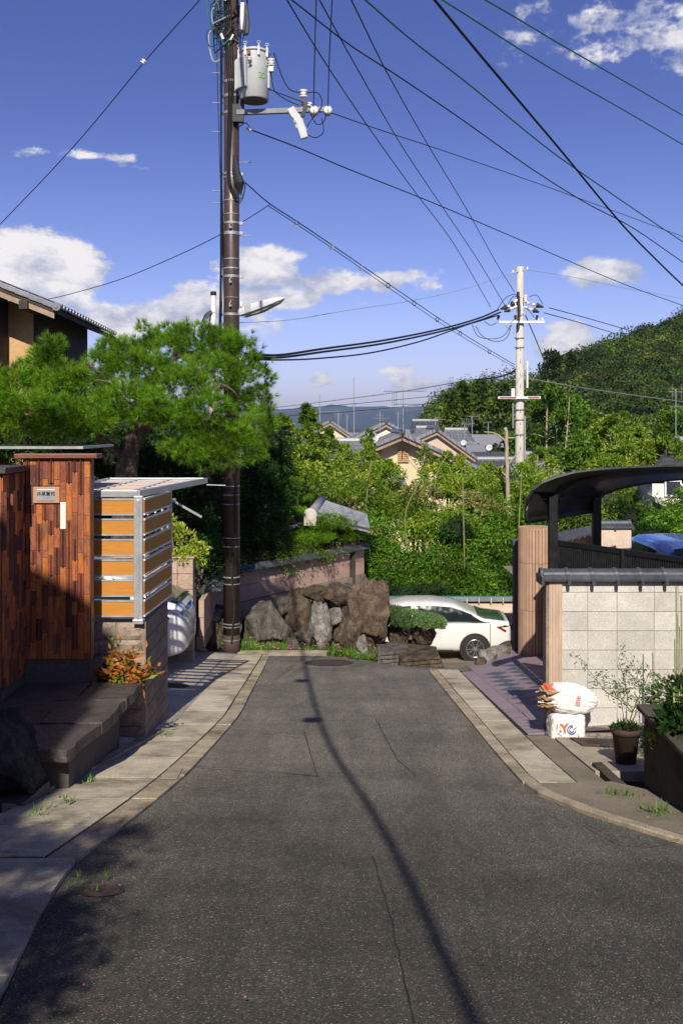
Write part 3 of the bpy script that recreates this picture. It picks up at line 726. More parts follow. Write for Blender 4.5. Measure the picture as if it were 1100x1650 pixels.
for k in range(6):
    zc = fz1-.105-k*pit
    b = MB(); b.bb(-3.45, xp-.052, 11.455, 11.475, zc-.078, zc+.078); b.build('plank', M['wood'], sf, bevel=.003)
    for zz in (zc+.088, zc-.088):
        b = MB(); b.bb(-3.45, xp-.052, 11.448, 11.482, zz-.0095, zz+.0095); b.build('rail', M['alu'], sf)
    A = Vector((xp+.052, 11.48, zc)); B = Vector((-2.215, 12.90, zc))
    b = MB(); b.bar(A, B, .02, .156); b.build('plank', M['wood'], sf, bevel=.003)
    for zz in (.088, -.088):
        b = MB(); b.bar(A+Vector((0,0,zz)), B+Vector((0,0,zz)), .036, .019); b.build('rail', M['alu_w'], sf)
    # inner white face slats seen through the gaps
for k in range(5):
    zc = fz1-.105-(k+.5)*pit
    for j in range(4):
        b = MB(); b.box((-2.36+.03*j*.9, 11.75+.32*j, zc), (.02, .10, .06)); b.build('bracket', M['alu_w'], sf)
# raised gate: grid lying flat above the driveway
rg = thing('raised_car_gate', 'raised slatted car gate lying flat above the driveway', 'gate', (-3.2, 13, fz1))
zt = fz1+.012
pA = W(150, 803, 11.35); pB = W(226, 800, 11.42); pC = W(335, 777, 14.4); pD = W(208, 776, 14.4)
xL = -3.35
for a, c in (((xL, 11.45), (-2.34, 11.45)), ((xL, 14.35), (-1.95, 14.35)), ((-2.34, 11.45), (-1.95, 14.35)), ((xL, 11.45), (xL, 14.35))):
    b = MB(); b.bar((a[0], a[1], zt+.035), (c[0], c[1], zt+.035), .05, .075); b.build('rail', M['alu'], rg, bevel=.004)
for k in range(8):
    y = 11.80+k*.335; xe = lerp(-2.34, -1.95, (y-11.45)/2.9)-.03
    b = MB(); b.bb(xL+.03, xe, y-.07, y+.07, zt+.03, zt+.042); b.build('slat', M['wood'], rg, bevel=.003)
    b = MB(); b.bb(xL+.03, xe, y-.065, y+.065, zt+.0425, zt+.048); b.build('slat_sky_sheen', M['alu_w'], rg)  # white strip stands for the sky's reflection on the slat
for x in (-2.9, -2.45):
    b = MB(); b.bb(x-.015, x+.015, 11.5, 14.33, zt+.049, zt+.06); b.build('mullion', M['alu_w'], rg)
b = MB(); b.bar(W(250, 815, 12.9), W(282, 805, 13.2), .035, .035); b.bar(W(277, 806, 13.2), W(325, 833, 13.3), .03, .03); b.build('lift_arm', M['alu'], rg)
b = MB(); b.bar(W(333, 781, 14.3), W(363, 782, 14.5), .015, .012); b.build('lift_arm', M['alu_w'], rg)

# ------------------------------------------------------------------ stone steps, slabs and rock
def slabstone(parent, poly, z0, z1, m, jag=.02, name='stone'):
    P = []
    n = len(poly)
    for i in range(n):
        a = Vector(poly[i]); c = Vector(poly[(i+1) % n]); k = max(1, int((c-a).length/.12))
        for j in range(k):
            q = a.lerp(c, j/k); P.append((q.x+(kr(jag) if j else 0), q.y+(kr(jag) if j else 0), 0))
    b = MB(); b.prism([(x, y, z0) for x, y, _ in P], (0, 0, z1-z0))
    o = b.build(name, M[m], parent, bevel=.008); fix_normals(o); return o
st = thing('stone_steps', 'dark split-stone steps and landing below the tiled wall', 'steps', (-3.1, 9.5, -2.1))
zt = 1.6-2.81
slabstone(st, [(-2.75,10.3),(-2.22,10.30),(-2.20,11.0),(-2.75,11.0)], zt-.11, zt, 'slate')
slabstone(st, [(-3.5,10.3),(-2.76,10.31),(-2.76,11.0),(-3.5,11.0)], zt-.11, zt-.002, 'slate')
slabstone(st, [(-3.5,9.50),(-2.88,9.50),(-2.9,10.28),(-3.5,10.28)], zt-.11, zt-.004, 'slate')
slabstone(st, [(-2.87,9.5),(-2.28,9.50),(-2.23,10.28),(-2.88,10.28)], zt-.12, zt+.003, 'slate')
slabstone(st, [(-2.95,8.75),(-2.40,8.70),(-2.29,9.48),(-2.93,9.48)], zt-.12, zt-.008, 'slate')
slabstone(st, [(-3.6,8.75),(-2.96,8.75),(-2.95,9.48),(-3.6,9.48)], zt-.12, zt-.005, 'slate')
b = MB(); b.bb(-3.6, -2.45, 8.95, 11.0, -2.6, zt-.122); b.build('base', M['grout'], st)
slabstone(st, [(-3.55,8.25),(-2.62,8.20),(-2.55,8.72),(-3.55,8.72)], -2.4, zt-.28, 'slate', name='step')
slabstone(st, [(-3.7,7.85),(-3.05,7.82),(-2.75,8.17),(-3.7,8.2)], -2.4, zt-.46, 'slate', name='step')
def rock(name, c, s, m, seed, rotz=0, sub=3, rough=.22, flat=.5, parent=None, label=None, cat=None, group=None, tilt=0, sq=.8):
    me = bpy.data.meshes.new(name); import bmesh
    bm = bmesh.new(); bmesh.ops.create_icosphere(bm, subdivisions=sub, radius=1)
    rr = random.Random(seed); planes = [(Vector((rr.uniform(-1,1), rr.uniform(-1,1), rr.uniform(-1,1))).normalized(), rr.uniform(.62, .88)) for _ in range(9)]
    off = Vector((seed*3.1, seed*1.7, seed*.9))
    for v in bm.verts:
        p = v.co.copy(); q = Vector((math.copysign(abs(p.x)**sq, p.x), math.copysign(abs(p.y)**sq, p.y), math.copysign(abs(p.z)**sq, p.z)))
        for nn_, d in planes:
            e = q.dot(nn_)-d
            if e > 0: q -= nn_*e*flat*1.6
        r = 1+rough*noise.noise(q*1.3+off)+rough*.5*noise.noise(q*3.1+off)+rough*.28*(1-2*abs(noise.noise(q*6.5+off)))+rough*.12*noise.noise(q*15+off)
        v.co = Vector((q.x*r*s[0], q.y*r*s[1], q.z*r*s[2]))
    lo = [min(v.co[i] for v in bm.verts) for i in range(3)]; hi = [max(v.co[i] for v in bm.verts) for i in range(3)]
    for v in bm.verts: v.co = Vector([(v.co[i]-(lo[i]+hi[i])/2)*2*s[i]/(hi[i]-lo[i]) for i in range(3)])
    bm.to_mesh(me); bm.free(); me.polygons.foreach_set('use_smooth', [True]*len(me.polygons)); me.materials.append(M[m])
    o = bpy.data.objects.new(name, me); link(o, parent); o.location = Vector(c)-(wloc(parent) if parent else Vector((0,0,0))); o.rotation_euler = (0, tilt, rotz)
    tag(o, label, cat, group); return o
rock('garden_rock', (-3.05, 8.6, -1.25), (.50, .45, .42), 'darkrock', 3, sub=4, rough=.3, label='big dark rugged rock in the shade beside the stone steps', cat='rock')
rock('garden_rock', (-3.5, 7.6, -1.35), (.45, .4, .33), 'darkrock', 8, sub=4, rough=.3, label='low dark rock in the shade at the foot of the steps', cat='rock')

# ------------------------------------------------------------------ retaining rocks at the end of the lane
M['r_grey'] = rock_mat('streaked_grey_rock', (.05,.04,.035), (.14,.12,.105), (.27,.24,.21), 2.2, (2.4,2.4,.7))
M['r_brown'] = rock_mat('brown_rock', (.045,.028,.019), (.14,.098,.068), (.26,.19,.135), 3.0)
M['r_tan'] = rock_mat('olive_brown_rock', (.045,.03,.02), (.12,.088,.06), (.23,.175,.125), 2.6, (1.5,1.5,.8))
M['r_white'] = rock_mat('pale_rock', (.12,.10,.085), (.30,.27,.245), (.46,.43,.40), 2.2)
def prock(x0, x1, y0, y1, D, m, seed, label, dd=.45, rough=.3, sub=5, tilt=0, sq=.75, g='rocks of the retaining pile at the lane end'):
    a = W(x0, y0, D); c = W(x1, y1, D); ctr = (a+c)/2; ctr.y += dd*.6
    return rock('garden_rock', ctr, ((c.x-a.x)/2*1.14, dd, (a.z-c.z)/2*1.10), m, seed, sub=sub, rough=rough, label=label, cat='rock', group=g, tilt=tilt, sq=sq)
prock(560, 626, 938, 1058, 20.9, 'r_brown', 21, 'tallest rugged brown rock at the free end of the rock pile', .6, .26, 5)
prock(398, 462, 974, 1052, 20.9, 'r_grey', 5, 'broad streaked grey rock just beside the brown pole', .5, .16, tilt=.1)
prock(388, 414, 983, 1046, 21.2, 'r_tan', 6, 'narrow brown rock squeezed between the pole and the streaked grey one', .4, tilt=.25)
prock(456, 500, 955, 1042, 21.1, 'r_tan', 31, 'tall olive brown rock beside the streaked grey rock', .5, .2)
prock(448, 474, 962, 990, 21.2, 'r_grey', 12, 'small grey rock tucked on top between two tall rocks', .35)
prock(486, 530, 947, 973, 21.3, 'r_tan', 13, 'flat long rock topping the dark hollow', .5, .16)
prock(519, 566, 943, 980, 21.2, 'r_brown', 14, 'rounded brown boulder lying on top next to the tallest rock', .5, .14, tilt=-.1)
prock(553, 572, 942, 958, 21.5, 'r_grey', 15, 'small grey stone wedged behind the top of the tallest rock', .3)
prock(498, 534, 975, 1048, 20.7, 'r_white', 16, 'upright whitish rock in the middle of the pile', .4, .24)
prock(526, 553, 982, 1011, 21.0, 'r_white', 17, 'pale squarish stone under the brown boulder', .3, .15)
prock(539, 580, 1000, 1052, 20.8, 'r_tan', 18, 'rounded grey brown rock below the pale squarish stone', .45, .15)
prock(476, 508, 1014, 1046, 20.8, 'r_grey', 19, 'low dark grey rock left of the whitish upright rock', .35)
prock(574, 592, 1026, 1060, 20.5, 'r_white', 20, 'thin pointed pale stone at the foot of the tallest rock', .2, .2)
prock(586, 604, 1046, 1064, 20.5, 'r_tan', 42, 'small flat stone at the foot of the tallest rock', .2)
prock(600, 634, 1044, 1066, 21.0, 'r_grey', 22, 'low grey stone next to the flagstone steps', .35)
prock(318, 358, 1004, 1052, 20.6, 'r_tan', 23, 'yellowish brown boulder at the back corner of the driveway', .4)
prock(322, 356, 984, 1014, 20.8, 'r_white', 24, 'white boulder perched on the driveway corner pile', .35)
prock(306, 326, 1000, 1030, 20.5, 'r_tan', 25, 'small tan stone next to the pinkish block pier', .3)
prock(352, 372, 985, 1046, 21.0, 'r_grey', 26, 'upright grey stone directly behind the brown pole', .3)
prock(334, 366, 975, 996, 21.2, 'r_tan', 27, 'flat brown stone topping the driveway corner pile', .3)
prock(462, 482, 1030, 1048, 20.6, 'r_grey', 33, 'little grey stone between streaked rock and low dark rock', .2, sub=3)
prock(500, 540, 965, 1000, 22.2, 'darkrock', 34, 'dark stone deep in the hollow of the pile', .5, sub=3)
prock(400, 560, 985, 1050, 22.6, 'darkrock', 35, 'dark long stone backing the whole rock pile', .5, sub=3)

# flower bed
def npblades(P, H, Wd, lean=.5, rng=RNG):
    n = len(P); a = rng.uniform(0, 2*np.pi, n); ln = rng.uniform(.1, lean, n)
    d = np.stack([np.cos(a)*ln, np.sin(a)*ln, np.ones(n)], 1); d /= np.linalg.norm(d, axis=1)[:, None]
    s = np.stack([-np.sin(a), np.cos(a), np.zeros(n)], 1)
    h = (H*rng.uniform(.6, 1.2, n))[:, None]; w_ = Wd
    V = np.stack([P-s*w_/2, P+s*w_/2, P+d*h], 1).reshape(-1, 3); Fc = np.arange(3*n).reshape(-1, 3)
    return V, Fc
def leaves(P, A, L, Wd, rng=RNG, jitter=.5, face=False):
    """diamond leaves at P (N,3) along axis A (N,3)"""
    n = len(P)
    if face:
        Nn = A/(np.linalg.norm(A, axis=1)[:, None]+1e-9)+rng.normal(0, jitter*.6, (n, 3)); A = np.cross(Nn, rng.normal(0, 1, (n, 3))); A /= np.linalg.norm(A, axis=1)[:, None]+1e-9
        S = np.cross(Nn, A); S /= np.linalg.norm(S, axis=1)[:, None]+1e-9; l = (L*rng.uniform(.6, 1.3, n))[:, None]; w_ = (Wd*rng.uniform(.7, 1.2, n))[:, None]
        P = P-A*l*.5; return np.stack([P, P+A*l*.45+S*w_/2, P+A*l, P+A*l*.45-S*w_/2], 1).reshape(-1, 3), np.arange(4*n).reshape(-1, 4)
    A = A+rng.normal(0, jitter, (n, 3)); A /= np.linalg.norm(A, axis=1)[:, None]+1e-9
    T = rng.normal(0, 1, (n, 3)); T[:, 2] *= .5; S = np.cross(A, T); S /= np.linalg.norm(S, axis=1)[:, None]+1e-9
    l = (L*rng.uniform(.6, 1.3, n))[:, None]; w_ = (Wd*rng.uniform(.7, 1.2, n))[:, None]
    V = np.stack([P, P+A*l*.45+S*w_/2, P+A*l, P+A*l*.45-S*w_/2], 1).reshape(-1, 3)
    return V, np.arange(4*n).reshape(-1, 4)
def cat_mesh(name, parts, m, parent=None, loc=(0,0,0)):
    V = []; Fc = []; o = 0
    for v, f in parts: V.append(v); Fc.append(f+o); o += len(v)
    return npmesh(name, np.concatenate(V), np.concatenate(Fc), m, parent, loc)
def gpt(x, y, z): return (x, y, z)
bed = MB(); vs = []; nb = 24
for i in range(nb+1):
    px = lerp(356, 612, i/nb); yf = interp(px, [(356,1044),(380,1052),(480,1054),(560,1060),(612,1068)])
    D0 = interp(px, [(356,20.55),(520,20.6),(612,20.3)]); a = W(px, yf, D0); vs += [a, a+Vector((0,.5,.10)), a+Vector((0,1.2,.14))]
bed.add(vs, [(3*i, 3*i+3, 3*i+4, 3*i+1) for i in range(nb)]+[(3*i+1, 3*i+4, 3*i+5, 3*i+2) for i in range(nb)])
struct(bed.build('soil_bed', M['dirt']))
P = []
for i in range(5200):
    px = random.uniform(356, 606); d = random.random()**1.4*.45
    clump = .5+.5*noise.noise(Vector((px*.06, d*4, 0)))
    if random.random() > clump+.35: continue
    yf = interp(px, [(356,1046),(380,1053),(480,1055),(560,1061),(612,1069)]); D0 = interp(px, [(356,20.55),(520,20.6),(612,20.3)])
    a = W(px, yf, D0); P.append((a.x, a.y+d, a.z+.02+.25*d+random.random()*.07))
P = np.array(P)
gc = thing('flowering_ground_cover', 'low green mat with pink flowers along the foot of the rocks', 'ground cover', (-.8, 20.6, -2.9)); gc['kind'] = 'stuff'
cat_mesh('leaves', [npblades(P, .13, .02, .9)], M['grassm'], gc)
b = MB()
for i in range(130):
    q = P[random.randrange(len(P))]; 
    if noise.noise(Vector((q[0]*2.5, 0, 7))) < -.12: continue
    r = random.uniform(.018, .028); b.lathe((q[0], q[1]-.02, q[2]+.08), [(.001, -r*.4), (r, 0), (.001, r*.6)], 5)
b.build('flowers', M['flower'], gc)

# ------------------------------------------------------------------ pink panel wall behind the rocks, block pier
pw = thing('garden_wall', 'pink rendered garden wall with dark tile coping behind the rock pile', 'wall', (-1.2, 24, -2.5))
def wallseg(a, c, zb, zt, th, m, parent, name='panel', seg=1, band=None):
    a = Vector(a); c = Vector(c); d = (c-a); L = d.length; u = d/L; q = Vector((-u.y, u.x, 0))
    for k in range(seg):
        p0 = a+u*(L*k/seg+.004); p1 = a+u*(L*(k+1)/seg-.004)
        rows = band or [(zb, zt)]
        for z0, z1 in rows:
            b = MB(); b.prism([(p0.x, p0.y, z0+.004), (p1.x, p1.y, z0+.004), (p1.x, p1.y, z1-.004), (p0.x, p0.y, z1-.004)], q*th)
            o = b.build(name, M[m], parent, bevel=.004); fix_normals(o)
cA = (-2.62, 19.0, 0); cB = (-2.72, 22.2, 0); cC = (.62, 27.2, 0)
b0 = 1.6-3.98; rows = [(b0, b0+.36), (b0+.36, b0+.70)]
wallseg(cA, cB, 0, 0, .1, 'pinkwall', pw, seg=2, band=rows); wallseg(cB, cC, 0, 0, .1, 'pinkwall', pw, seg=4, band=rows)
wallseg((-2.62,19.0,0), (-2.70,22.15,0), b0-.25, b0, .14, 'pave', pw, 'footing'); wallseg((-2.68,22.15,0), (.66,27.15,0), b0-.5, b0, .12, 'pave', pw, 'footing', 3)
def coping(parent, a, c, z, half=.13, pitch=.30, m='kawara', r=.055):
    a = Vector(a); c = Vector(c); d = c-a; L = d.length; u = d/L; q = Vector((-u.y, u.x, 0)); n = max(1, int(L/pitch)); p = L/n
    up = Vector((0, 0, 1))
    for i in range(n):
        s0 = a+u*(i*p+.002); Z = Vector((0,0,z)); ln = u*(p-.004)
        b = MB(); prof = [q*(-half)+Z, q*(-half)+Z+up*.03, q*(-r*1.1)+Z+up*.075] + [q*(r*math.sin(t))+Z+up*(.075+r*math.cos(t)) for t in (-1.3,-.8,-.3,.3,.8,1.3)] + [q*(r*1.1)+Z+up*.075, q*half+Z+up*.03, q*half+Z]
        b.prism([s0+v for v in prof], ln)
        o = b.build('coping_tile', M[m], parent, bevel=.003); fix_normals(o)
        b = MB(); prof2 = [Z+up*(-.02)+q*(-half-.012)] + [v+(v-Z-up*.05).normalized()*.014 for v in prof[1:-1]] + [Z+up*(-.02)+q*(half+.012)]
        b.prism([s0+u*(p-.03)+v for v in prof2], u*.035)
        o = b.build('coping_band', M[m], parent); fix_normals(o)
coping(pw, (-2.72,22.2,0), (.62,27.2,0), b0+.70, .17, .30); coping(pw, (-2.58,20.0,0), (-2.70,22.15,0), b0+.70, .17, .30)
pp_ = thing('block_pier', 'pinkish square block pier ending the garden wall at the driveway', 'pier', (-3.3, 18.8, -2.4))
b = MB(); b.bb(-4.48, -2.77, 18.62, 18.8, -3.0, -.84); b.build('core', M['grout'], pp_)
x_ = [-4.5,-4.1,-3.7,-3.35,-3.06,-2.765]; zz = -.83
for k in range(8):
    for a, c in zip(x_, x_[1:]):
        b = MB(); b.bb(a+.004, c-.004, 18.58, 18.82, zz-.285, zz-.004); b.build('block', M['pinkblock'], pp_, bevel=.006)
    zz -= .29
b = MB(); b.bb(-4.55, -2.74, 18.55, 18.85, -.829, -.80); b.build('cap', M['pinkblock'], pp_, bevel=.006)

# flagstone steps and stump stones beside the white saloon
fs_ = thing('flagstone_steps', 'low stacked brown flagstone steps beside the tallest rock', 'steps', (1.6, 20.6, -3.0))
for k in range(5):
    z1 = 1.6-(1046-690)/F*20.6-.075*k
    slabstone(fs_, [(1.18-.02*k,19.75-.02*k),(1.97+.03*k,20.0-.02*k),(1.98+.03*k,20.9),(1.15,21.3)], z1-.07, z1-.008, 'r_tan', .015, 'flagstone')
for k in range(4):
    z1 = 1.6-(1038-690)/F*20.9-.075*k
    slabstone(fs_, [(.72,20.1-.01*k),(1.35,20.35-.02*k),(1.42,21.0),(.75,21.3)], z1-.07, z1-.008, 'r_grey', .015, 'flagstone')
prock(622, 664, 1004, 1044, 21.9, 'r_tan', 51, 'pale mottled stone under the clipped juniper', .35, g='stones under the clipped juniper')
prock(660, 702, 1002, 1050, 21.7, 'r_brown', 52, 'dark reddish upright stone at the edge of the clipped juniper', .35, .15, g='stones under the clipped juniper')
def blob_points(ellipsoids, n, rng=RNG, shell=.75):
    """points near the surface of ellipsoids ((cx,cy,cz),(rx,ry,rz)) with outward directions"""
    vol = np.array([e[1][0]*e[1][1]+e[1][0]*e[1][2]+e[1][1]*e[1][2] for e in ellipsoids]); cnt = rng.multinomial(n, vol/vol.sum())
    P = []; N_ = []
    for (c, r), k in zip(ellipsoids, cnt):
        d = rng.normal(0, 1, (k, 3)); d /= np.linalg.norm(d, axis=1)[:, None]+1e-9
        q = rng.uniform(shell, 1.0, k)[:, None]; P.append(np.array(c)+d*q*np.array(r)); N_.append(d)
    return np.concatenate(P), np.concatenate(N_)
jt = thing('clipped_juniper', 'low flat-topped clipped juniper beside the white saloon', 'shrub', tuple(W(668, 1012, 21.6)))
els = [((*W(655, 996, 21.8),), (.42, .5, .17)), ((*W(690, 1000, 21.6),), (.36, .45, .13)), ((*W(636, 992, 21.9),), (.25, .45, .20)), ((*W(706, 1004, 21.5),), (.16, .3, .08))]
P, N_ = blob_points(els, 11000, shell=.8); cat_mesh('foliage', [leaves(P, N_+[0,0,.5], .06, .018)], M['juniper'], jt)
b = MB(); b.tube([W(660,1030,21.8), W(664,1012,21.8), W(668,1000,21.8)], .05); b.build('stem', M['barkd'], jt)

# wall with pale tiles behind the saloon
bw = thing('boundary_wall', 'long low pale pink wall with grey coping behind the white saloon', 'wall', (3, 28.1, -4.4))
b = MB(); b.bb(-.2, 10, 28.05, 28.2, -4.9, -3.33); b.build('panel', M['pinkwall2'], bw)
zc = 1.6-(967-690)/F*28.05
x = -.2
while x < 9.5:
    b = MB(); b.prism([(x+.004, 27.95, zc-.02), (x+.004, 27.95, zc+.035), (x+.004, 28.12, zc+.09), (x+.004, 28.3, zc+.035), (x+.004, 28.3, zc-.02)], (.33, 0, 0)); fix_normals(b.build('coping_tile', M['kawara_l'], bw))
    b = MB(); b.bb(x-.014, x+.014, 27.94, 28.14, zc-.07, zc+.07); b.build('coping_band', M['conc_pole'], bw); x += .338
b = MB(); b.bb(-.2, 9.9, 28.1, 28.13, zc+.075, zc+.11); b.build('net_cord', M['gcable'], bw)

# ------------------------------------------------------------------ mauve tiled entrance, column, white block wall
FZ = lambda x, y: -.8-.11*y+.065+.07*(x-2.15)
ef = bpy.data.objects.new('entrance_paving', None); col.objects.link(ef); struct(ef)
edgeL = lambda y: lerp(2.22, 2.10, (y-11.8)/5.5)
def inside(x, y):
    if x < edgeL(y)+.19 or x > 5.4 or y < 11.82: return False
    far = interp(x, [(2.1,17.35),(2.9,18.5),(3.3,19.9),(5.5,20.3)])
    return y < far
b = MB(); ysn = frange(11.8, 20.2, .6); vs = []
for y in ysn:
    for i in range(9):
        x0 = edgeL(y)+.01 if y < 17.3 else interp(y, [(17.3,2.2),(18.5,2.95),(20.2,3.5)]); x = lerp(x0, 5.5, i/8); vs += [(x, y, FZ(x, y)-.012)]
b.add(vs, [(j*9+i, j*9+i+1, (j+1)*9+i+1, (j+1)*9+i) for j in range(len(ysn)-1) for i in range(8)]); b.build('mortar_bed', M['grout'], ef)
t_ = .30; s_ = t_/math.sqrt(2)
darks = set()
import itertools
for i, j in itertools.product(range(-30, 30), range(-30, 60)):
    cx_ = 2.4+(i-j)*s_; cy_ = 12+(i+j)*s_
    if cy_ > 20.4 or cy_ < 11.7 or not inside(cx_+s_*.9, cy_) or cx_ > 5.2: continue
    g = .007; poly = []
    for dx, dy in ((0, -s_+g), (s_-g, 0), (0, s_-g), (-s_+g, 0)):
        x, y = cx_+dx, cy_+dy; x = max(x, edgeL(y)+.19); y = max(y, 11.82); poly.append((x, y))
    if max(p[0] for p in poly)-min(p[0] for p in poly) < .02: continue
    # slate blue diamonds form a loose band
    ppx = CX+cx_/cy_*F; ppy = HY+(CZ-FZ(cx_, cy_))/cy_*F; dk = (i-j == 1 and 1082 < ppy < 1134) or (i-j == 3 and 1070 < ppy < 1112)
    b = MB(); b.prism([(x, y, FZ(x, y)-.014) for x, y in poly], (0, 0, .016)); fix_normals(b.build('paving_tile', M['bluetile' if dk else 'purple'], ef, bevel=.002))
y = 11.8
while y < 17.3:
    y1 = min(y+.195, 17.34); b = MB(); e = .0025
    b.prism([(edgeL(y)-.012, y+e, FZ(edgeL(y), y)-.03), (edgeL(y)+.185, y+e, FZ(edgeL(y)+.18, y)-.03), (edgeL(y1)+.185, y1-e, FZ(edgeL(y1)+.18, y1)-.03), (edgeL(y1)-.012, y1-e, FZ(edgeL(y1), y1)-.03)], (0, 0, .034))
    fix_normals(b.build('edge_tile', M['purple'], ef, bevel=.003)); y = y1
b = MB(); strip_piece(b, lambda y: edgeL(y)+.2, lambda y: edgeL(y), 11.8, 17.34, lambda x, y: FZ(x, y)-.031, .15, 1); b.build('plinth', M['grout'], ef)
prock(748+25, 748+52, 1050, 1072, 18.5, 'r_white', 61, 'rounded pale stone at the corner of the mauve paving', .22, .15, 3, g='edging stones beside the mauve paving')
prock(766, 784, 1060, 1078, 18.1, 'r_tan', 62, 'smallest brown stone at the corner of the mauve paving', .14, .15, 3, g='edging stones beside the mauve paving')
prock(782, 822, 1044, 1064, 19.2, 'r_white', 63, 'long pale stone in front of the saloon wheel', .25, .15, 3, g='edging stones beside the mauve paving')
prock(806, 834, 1038, 1056, 20.0, 'r_tan', 64, 'grey brown stone at the foot of the ribbed column', .3, .15, 3, g='edging stones beside the mauve paving')
cl = thing('ribbed_column', 'round column clad in narrow vertical brown tiles', 'column', (3.74, 19.1, FZ(3.74, 19)))
cz0 = FZ(3.74, 19)-.05; cz1 = 1.6-(851-690)/F*19
b = MB(); b.cyl((3.74, 19.1, cz0), (3.74, 19.1, cz1-.004), .335, 40); b.build('core', M['grout'], cl)
ns = 36; me0 = None
for k in range(ns):
    a = 2*math.pi*k/ns; 
    for (za, zb_) in ((cz0, cz0+.9), (cz0+.906, cz0+1.8), (cz0+1.806, cz1)):
        b = MB(); w_ = 2*math.pi*.345/ns-.009
        b.box((3.74+.342*math.cos(a), 19.1+.342*math.sin(a), (za+zb_)/2), (.026, w_, zb_-za), (0, 0, a)); b.build('tile_strip', M['coltile'], cl, bevel=.005)
b = MB(); b.cyl((3.74, 19.1, cz1), (3.74, 19.1, cz1+.012), .352, 40); b.build('cap', M['coltile'], cl)
gpst = thing('dark_gate_post', 'dark square post close behind the ribbed column', 'post', (3.5, 19.8, -2.7))
b = MB(); b.bb(3.42, 3.62, 19.7, 19.95, -3.1, 1.6-(878-690)/F*19.8); b.build('shaft', M['grout'], gpst, bevel=.006)
b = MB(); b.bb(3.38, 3.64, 19.66, 20.0, 1.6-(878-690)/F*19.8, 1.6-(870-690)/F*19.8); b.build('cap', M['kawara'], gpst)

ww = thing('white_block_wall', 'pale concrete block wall with dark tile coping and ribbed end', 'wall', (4, 12.1, -2.1))
zT = 1.6-(936-690)/F*12; zrow = [zT, 1.6-(955-690)/F*12]+[1.6-(955+31.1*k-690)/F*12 for k in range(1, 9)]
xc = [2.656,2.967,3.322,3.77,4.055,4.45,4.85,5.25,5.65,6.05,6.5]
b = MB(); b.bb(2.66, 6.5, 12.03, 12.17, -2.6, zT-.003); b.build('core', M['mortar'], ww)
for k in range(len(zrow)-1):
    for i, (a, c) in enumerate(zip(xc, xc[1:])):
        b = MB(); pr_ = kr(.0025); b.bb(a+.003, c-.003, 12.018+pr_, 12.18, zrow[k+1]+.003, zrow[k]-.003); b.build('block', M['block'], ww, bevel=.003)
b = MB(); b.bb(2.495, 2.654, 12.0, 12.2, -2.4, zT-.002); b.build('end_pier', M['ribtile'], ww)
for k in range(9):
    b = MB(); b.bb(2.50+k*.0175, 2.50+k*.0175+.0125, 11.985, 12.0, -2.35, zT-.004); b.build('rib', M['ribtile'], ww, bevel=.002)
b = MB(); b.bb(2.462, 2.494, 12.0, 12.2, -2.4, zT-.006); b.build('rough_edge', M['splitblock'], ww, bevel=.01)
# coping
x = 2.43; first = True
zc = zT+.002
while x < 6.4:
    wdt = .292
    b = MB(); prof = [(11.93, zc), (11.925, zc+.035), (11.985, zc+.075), (12.0, zc+.10), (12.05, zc+.125), (12.10, zc+.135), (12.15, zc+.125), (12.2, zc+.10), (12.22, zc+.075), (12.28, zc+.035), (12.28, zc)]
    b.prism([(x+.002, y, z) for y, z in prof], (wdt-.004, 0, 0)); fix_normals(b.build('coping_tile', M['kawara'], ww, bevel=.003))
    if not first:
        b = MB(); p2 = [(12.1+(y-12.1)*1.07, zc+(z-zc)*1.12-.004) for y, z in prof]
        p2[0] = (p2[0][0], zc-.03); p2[-1] = (p2[-1][0], zc-.03)
        b.prism([(x-.022, y, z) for y, z in p2], (.045, 0, 0)); fix_normals(b.build('coping_band', M['kawara'], ww, bevel=.004))
        b = MB(); b.cyl((x, 11.905, zc-.035), (x, 11.905, zc+.012), .022, 10); b.build('drip_knob', M['kawara'], ww)
    else:
        b = MB(); b.cyl((x-.03, 12.1, zc+.06), (x+.01, 12.1, zc+.06), .085, 16); b.bb(x-.035, x+.0, 11.92, 12.28, zc-.05, zc+.06); b.build('end_tile', M['kawara'], ww, bevel=.004)
    first = False; x += wdt

# ------------------------------------------------------------------ paper bags
def crumple_bag(name, c, s, rot, seed, m, parent, res=26, pw_=5, amp=.05, taper=None):
    import bmesh
    bm = bmesh.new(); bmesh.ops.create_cube(bm, size=2); bmesh.ops.subdivide_edges(bm, edges=bm.edges, cuts=res, use_grid_fill=True)
    off = Vector((seed*5.3, seed, 2*seed))
    for v in bm.verts:
        p = v.co; m_ = (abs(p.x)**pw_+abs(p.y)**pw_+abs(p.z)**pw_)**(1/pw_)
        q = p/m_; 
        f = 1+amp*(1-2*abs(noise.noise(q*2.3+off)))+amp*.8*(1-2*abs(noise.noise(Vector((q.x*1.2, q.y*4, q.z*5))+off)))+amp*.35*noise.noise(q*12+off)
        q = q*f
        if taper: q = taper(q)
        v.co = Vector((q.x*s[0], q.y*s[1], q.z*s[2]))
    me = bpy.data.meshes.new(name); bm.to_mesh(me); bm.free(); me.materials.append(m); me.polygons.foreach_set('use_smooth', [True]*len(me.polygons))
    o = bpy.data.objects.new(name, me); link(o, parent); o.location = Vector(c)-wloc(parent); o.rotation_euler = rot
    return o
D = 11.55
c = W(915, 1177, D)
g1 = thing('paper_bag', 'white upright paper bag with large red and blue initials, under another bag', 'bag', (c.x, D, G(c.x, D)+.03))
crumple_bag('sack', c+Vector((0,.15,.0)), (.195, .14, .185), (0, R(-3), R(4)), 2, M['bag'], g1, 22, 7, .035, lambda q: Vector((q.x*(1-.10*(q.z<0)*-q.z*0)+.07*q.z, q.y, q.z)))
f = c+Vector((.02, -.008, .0))
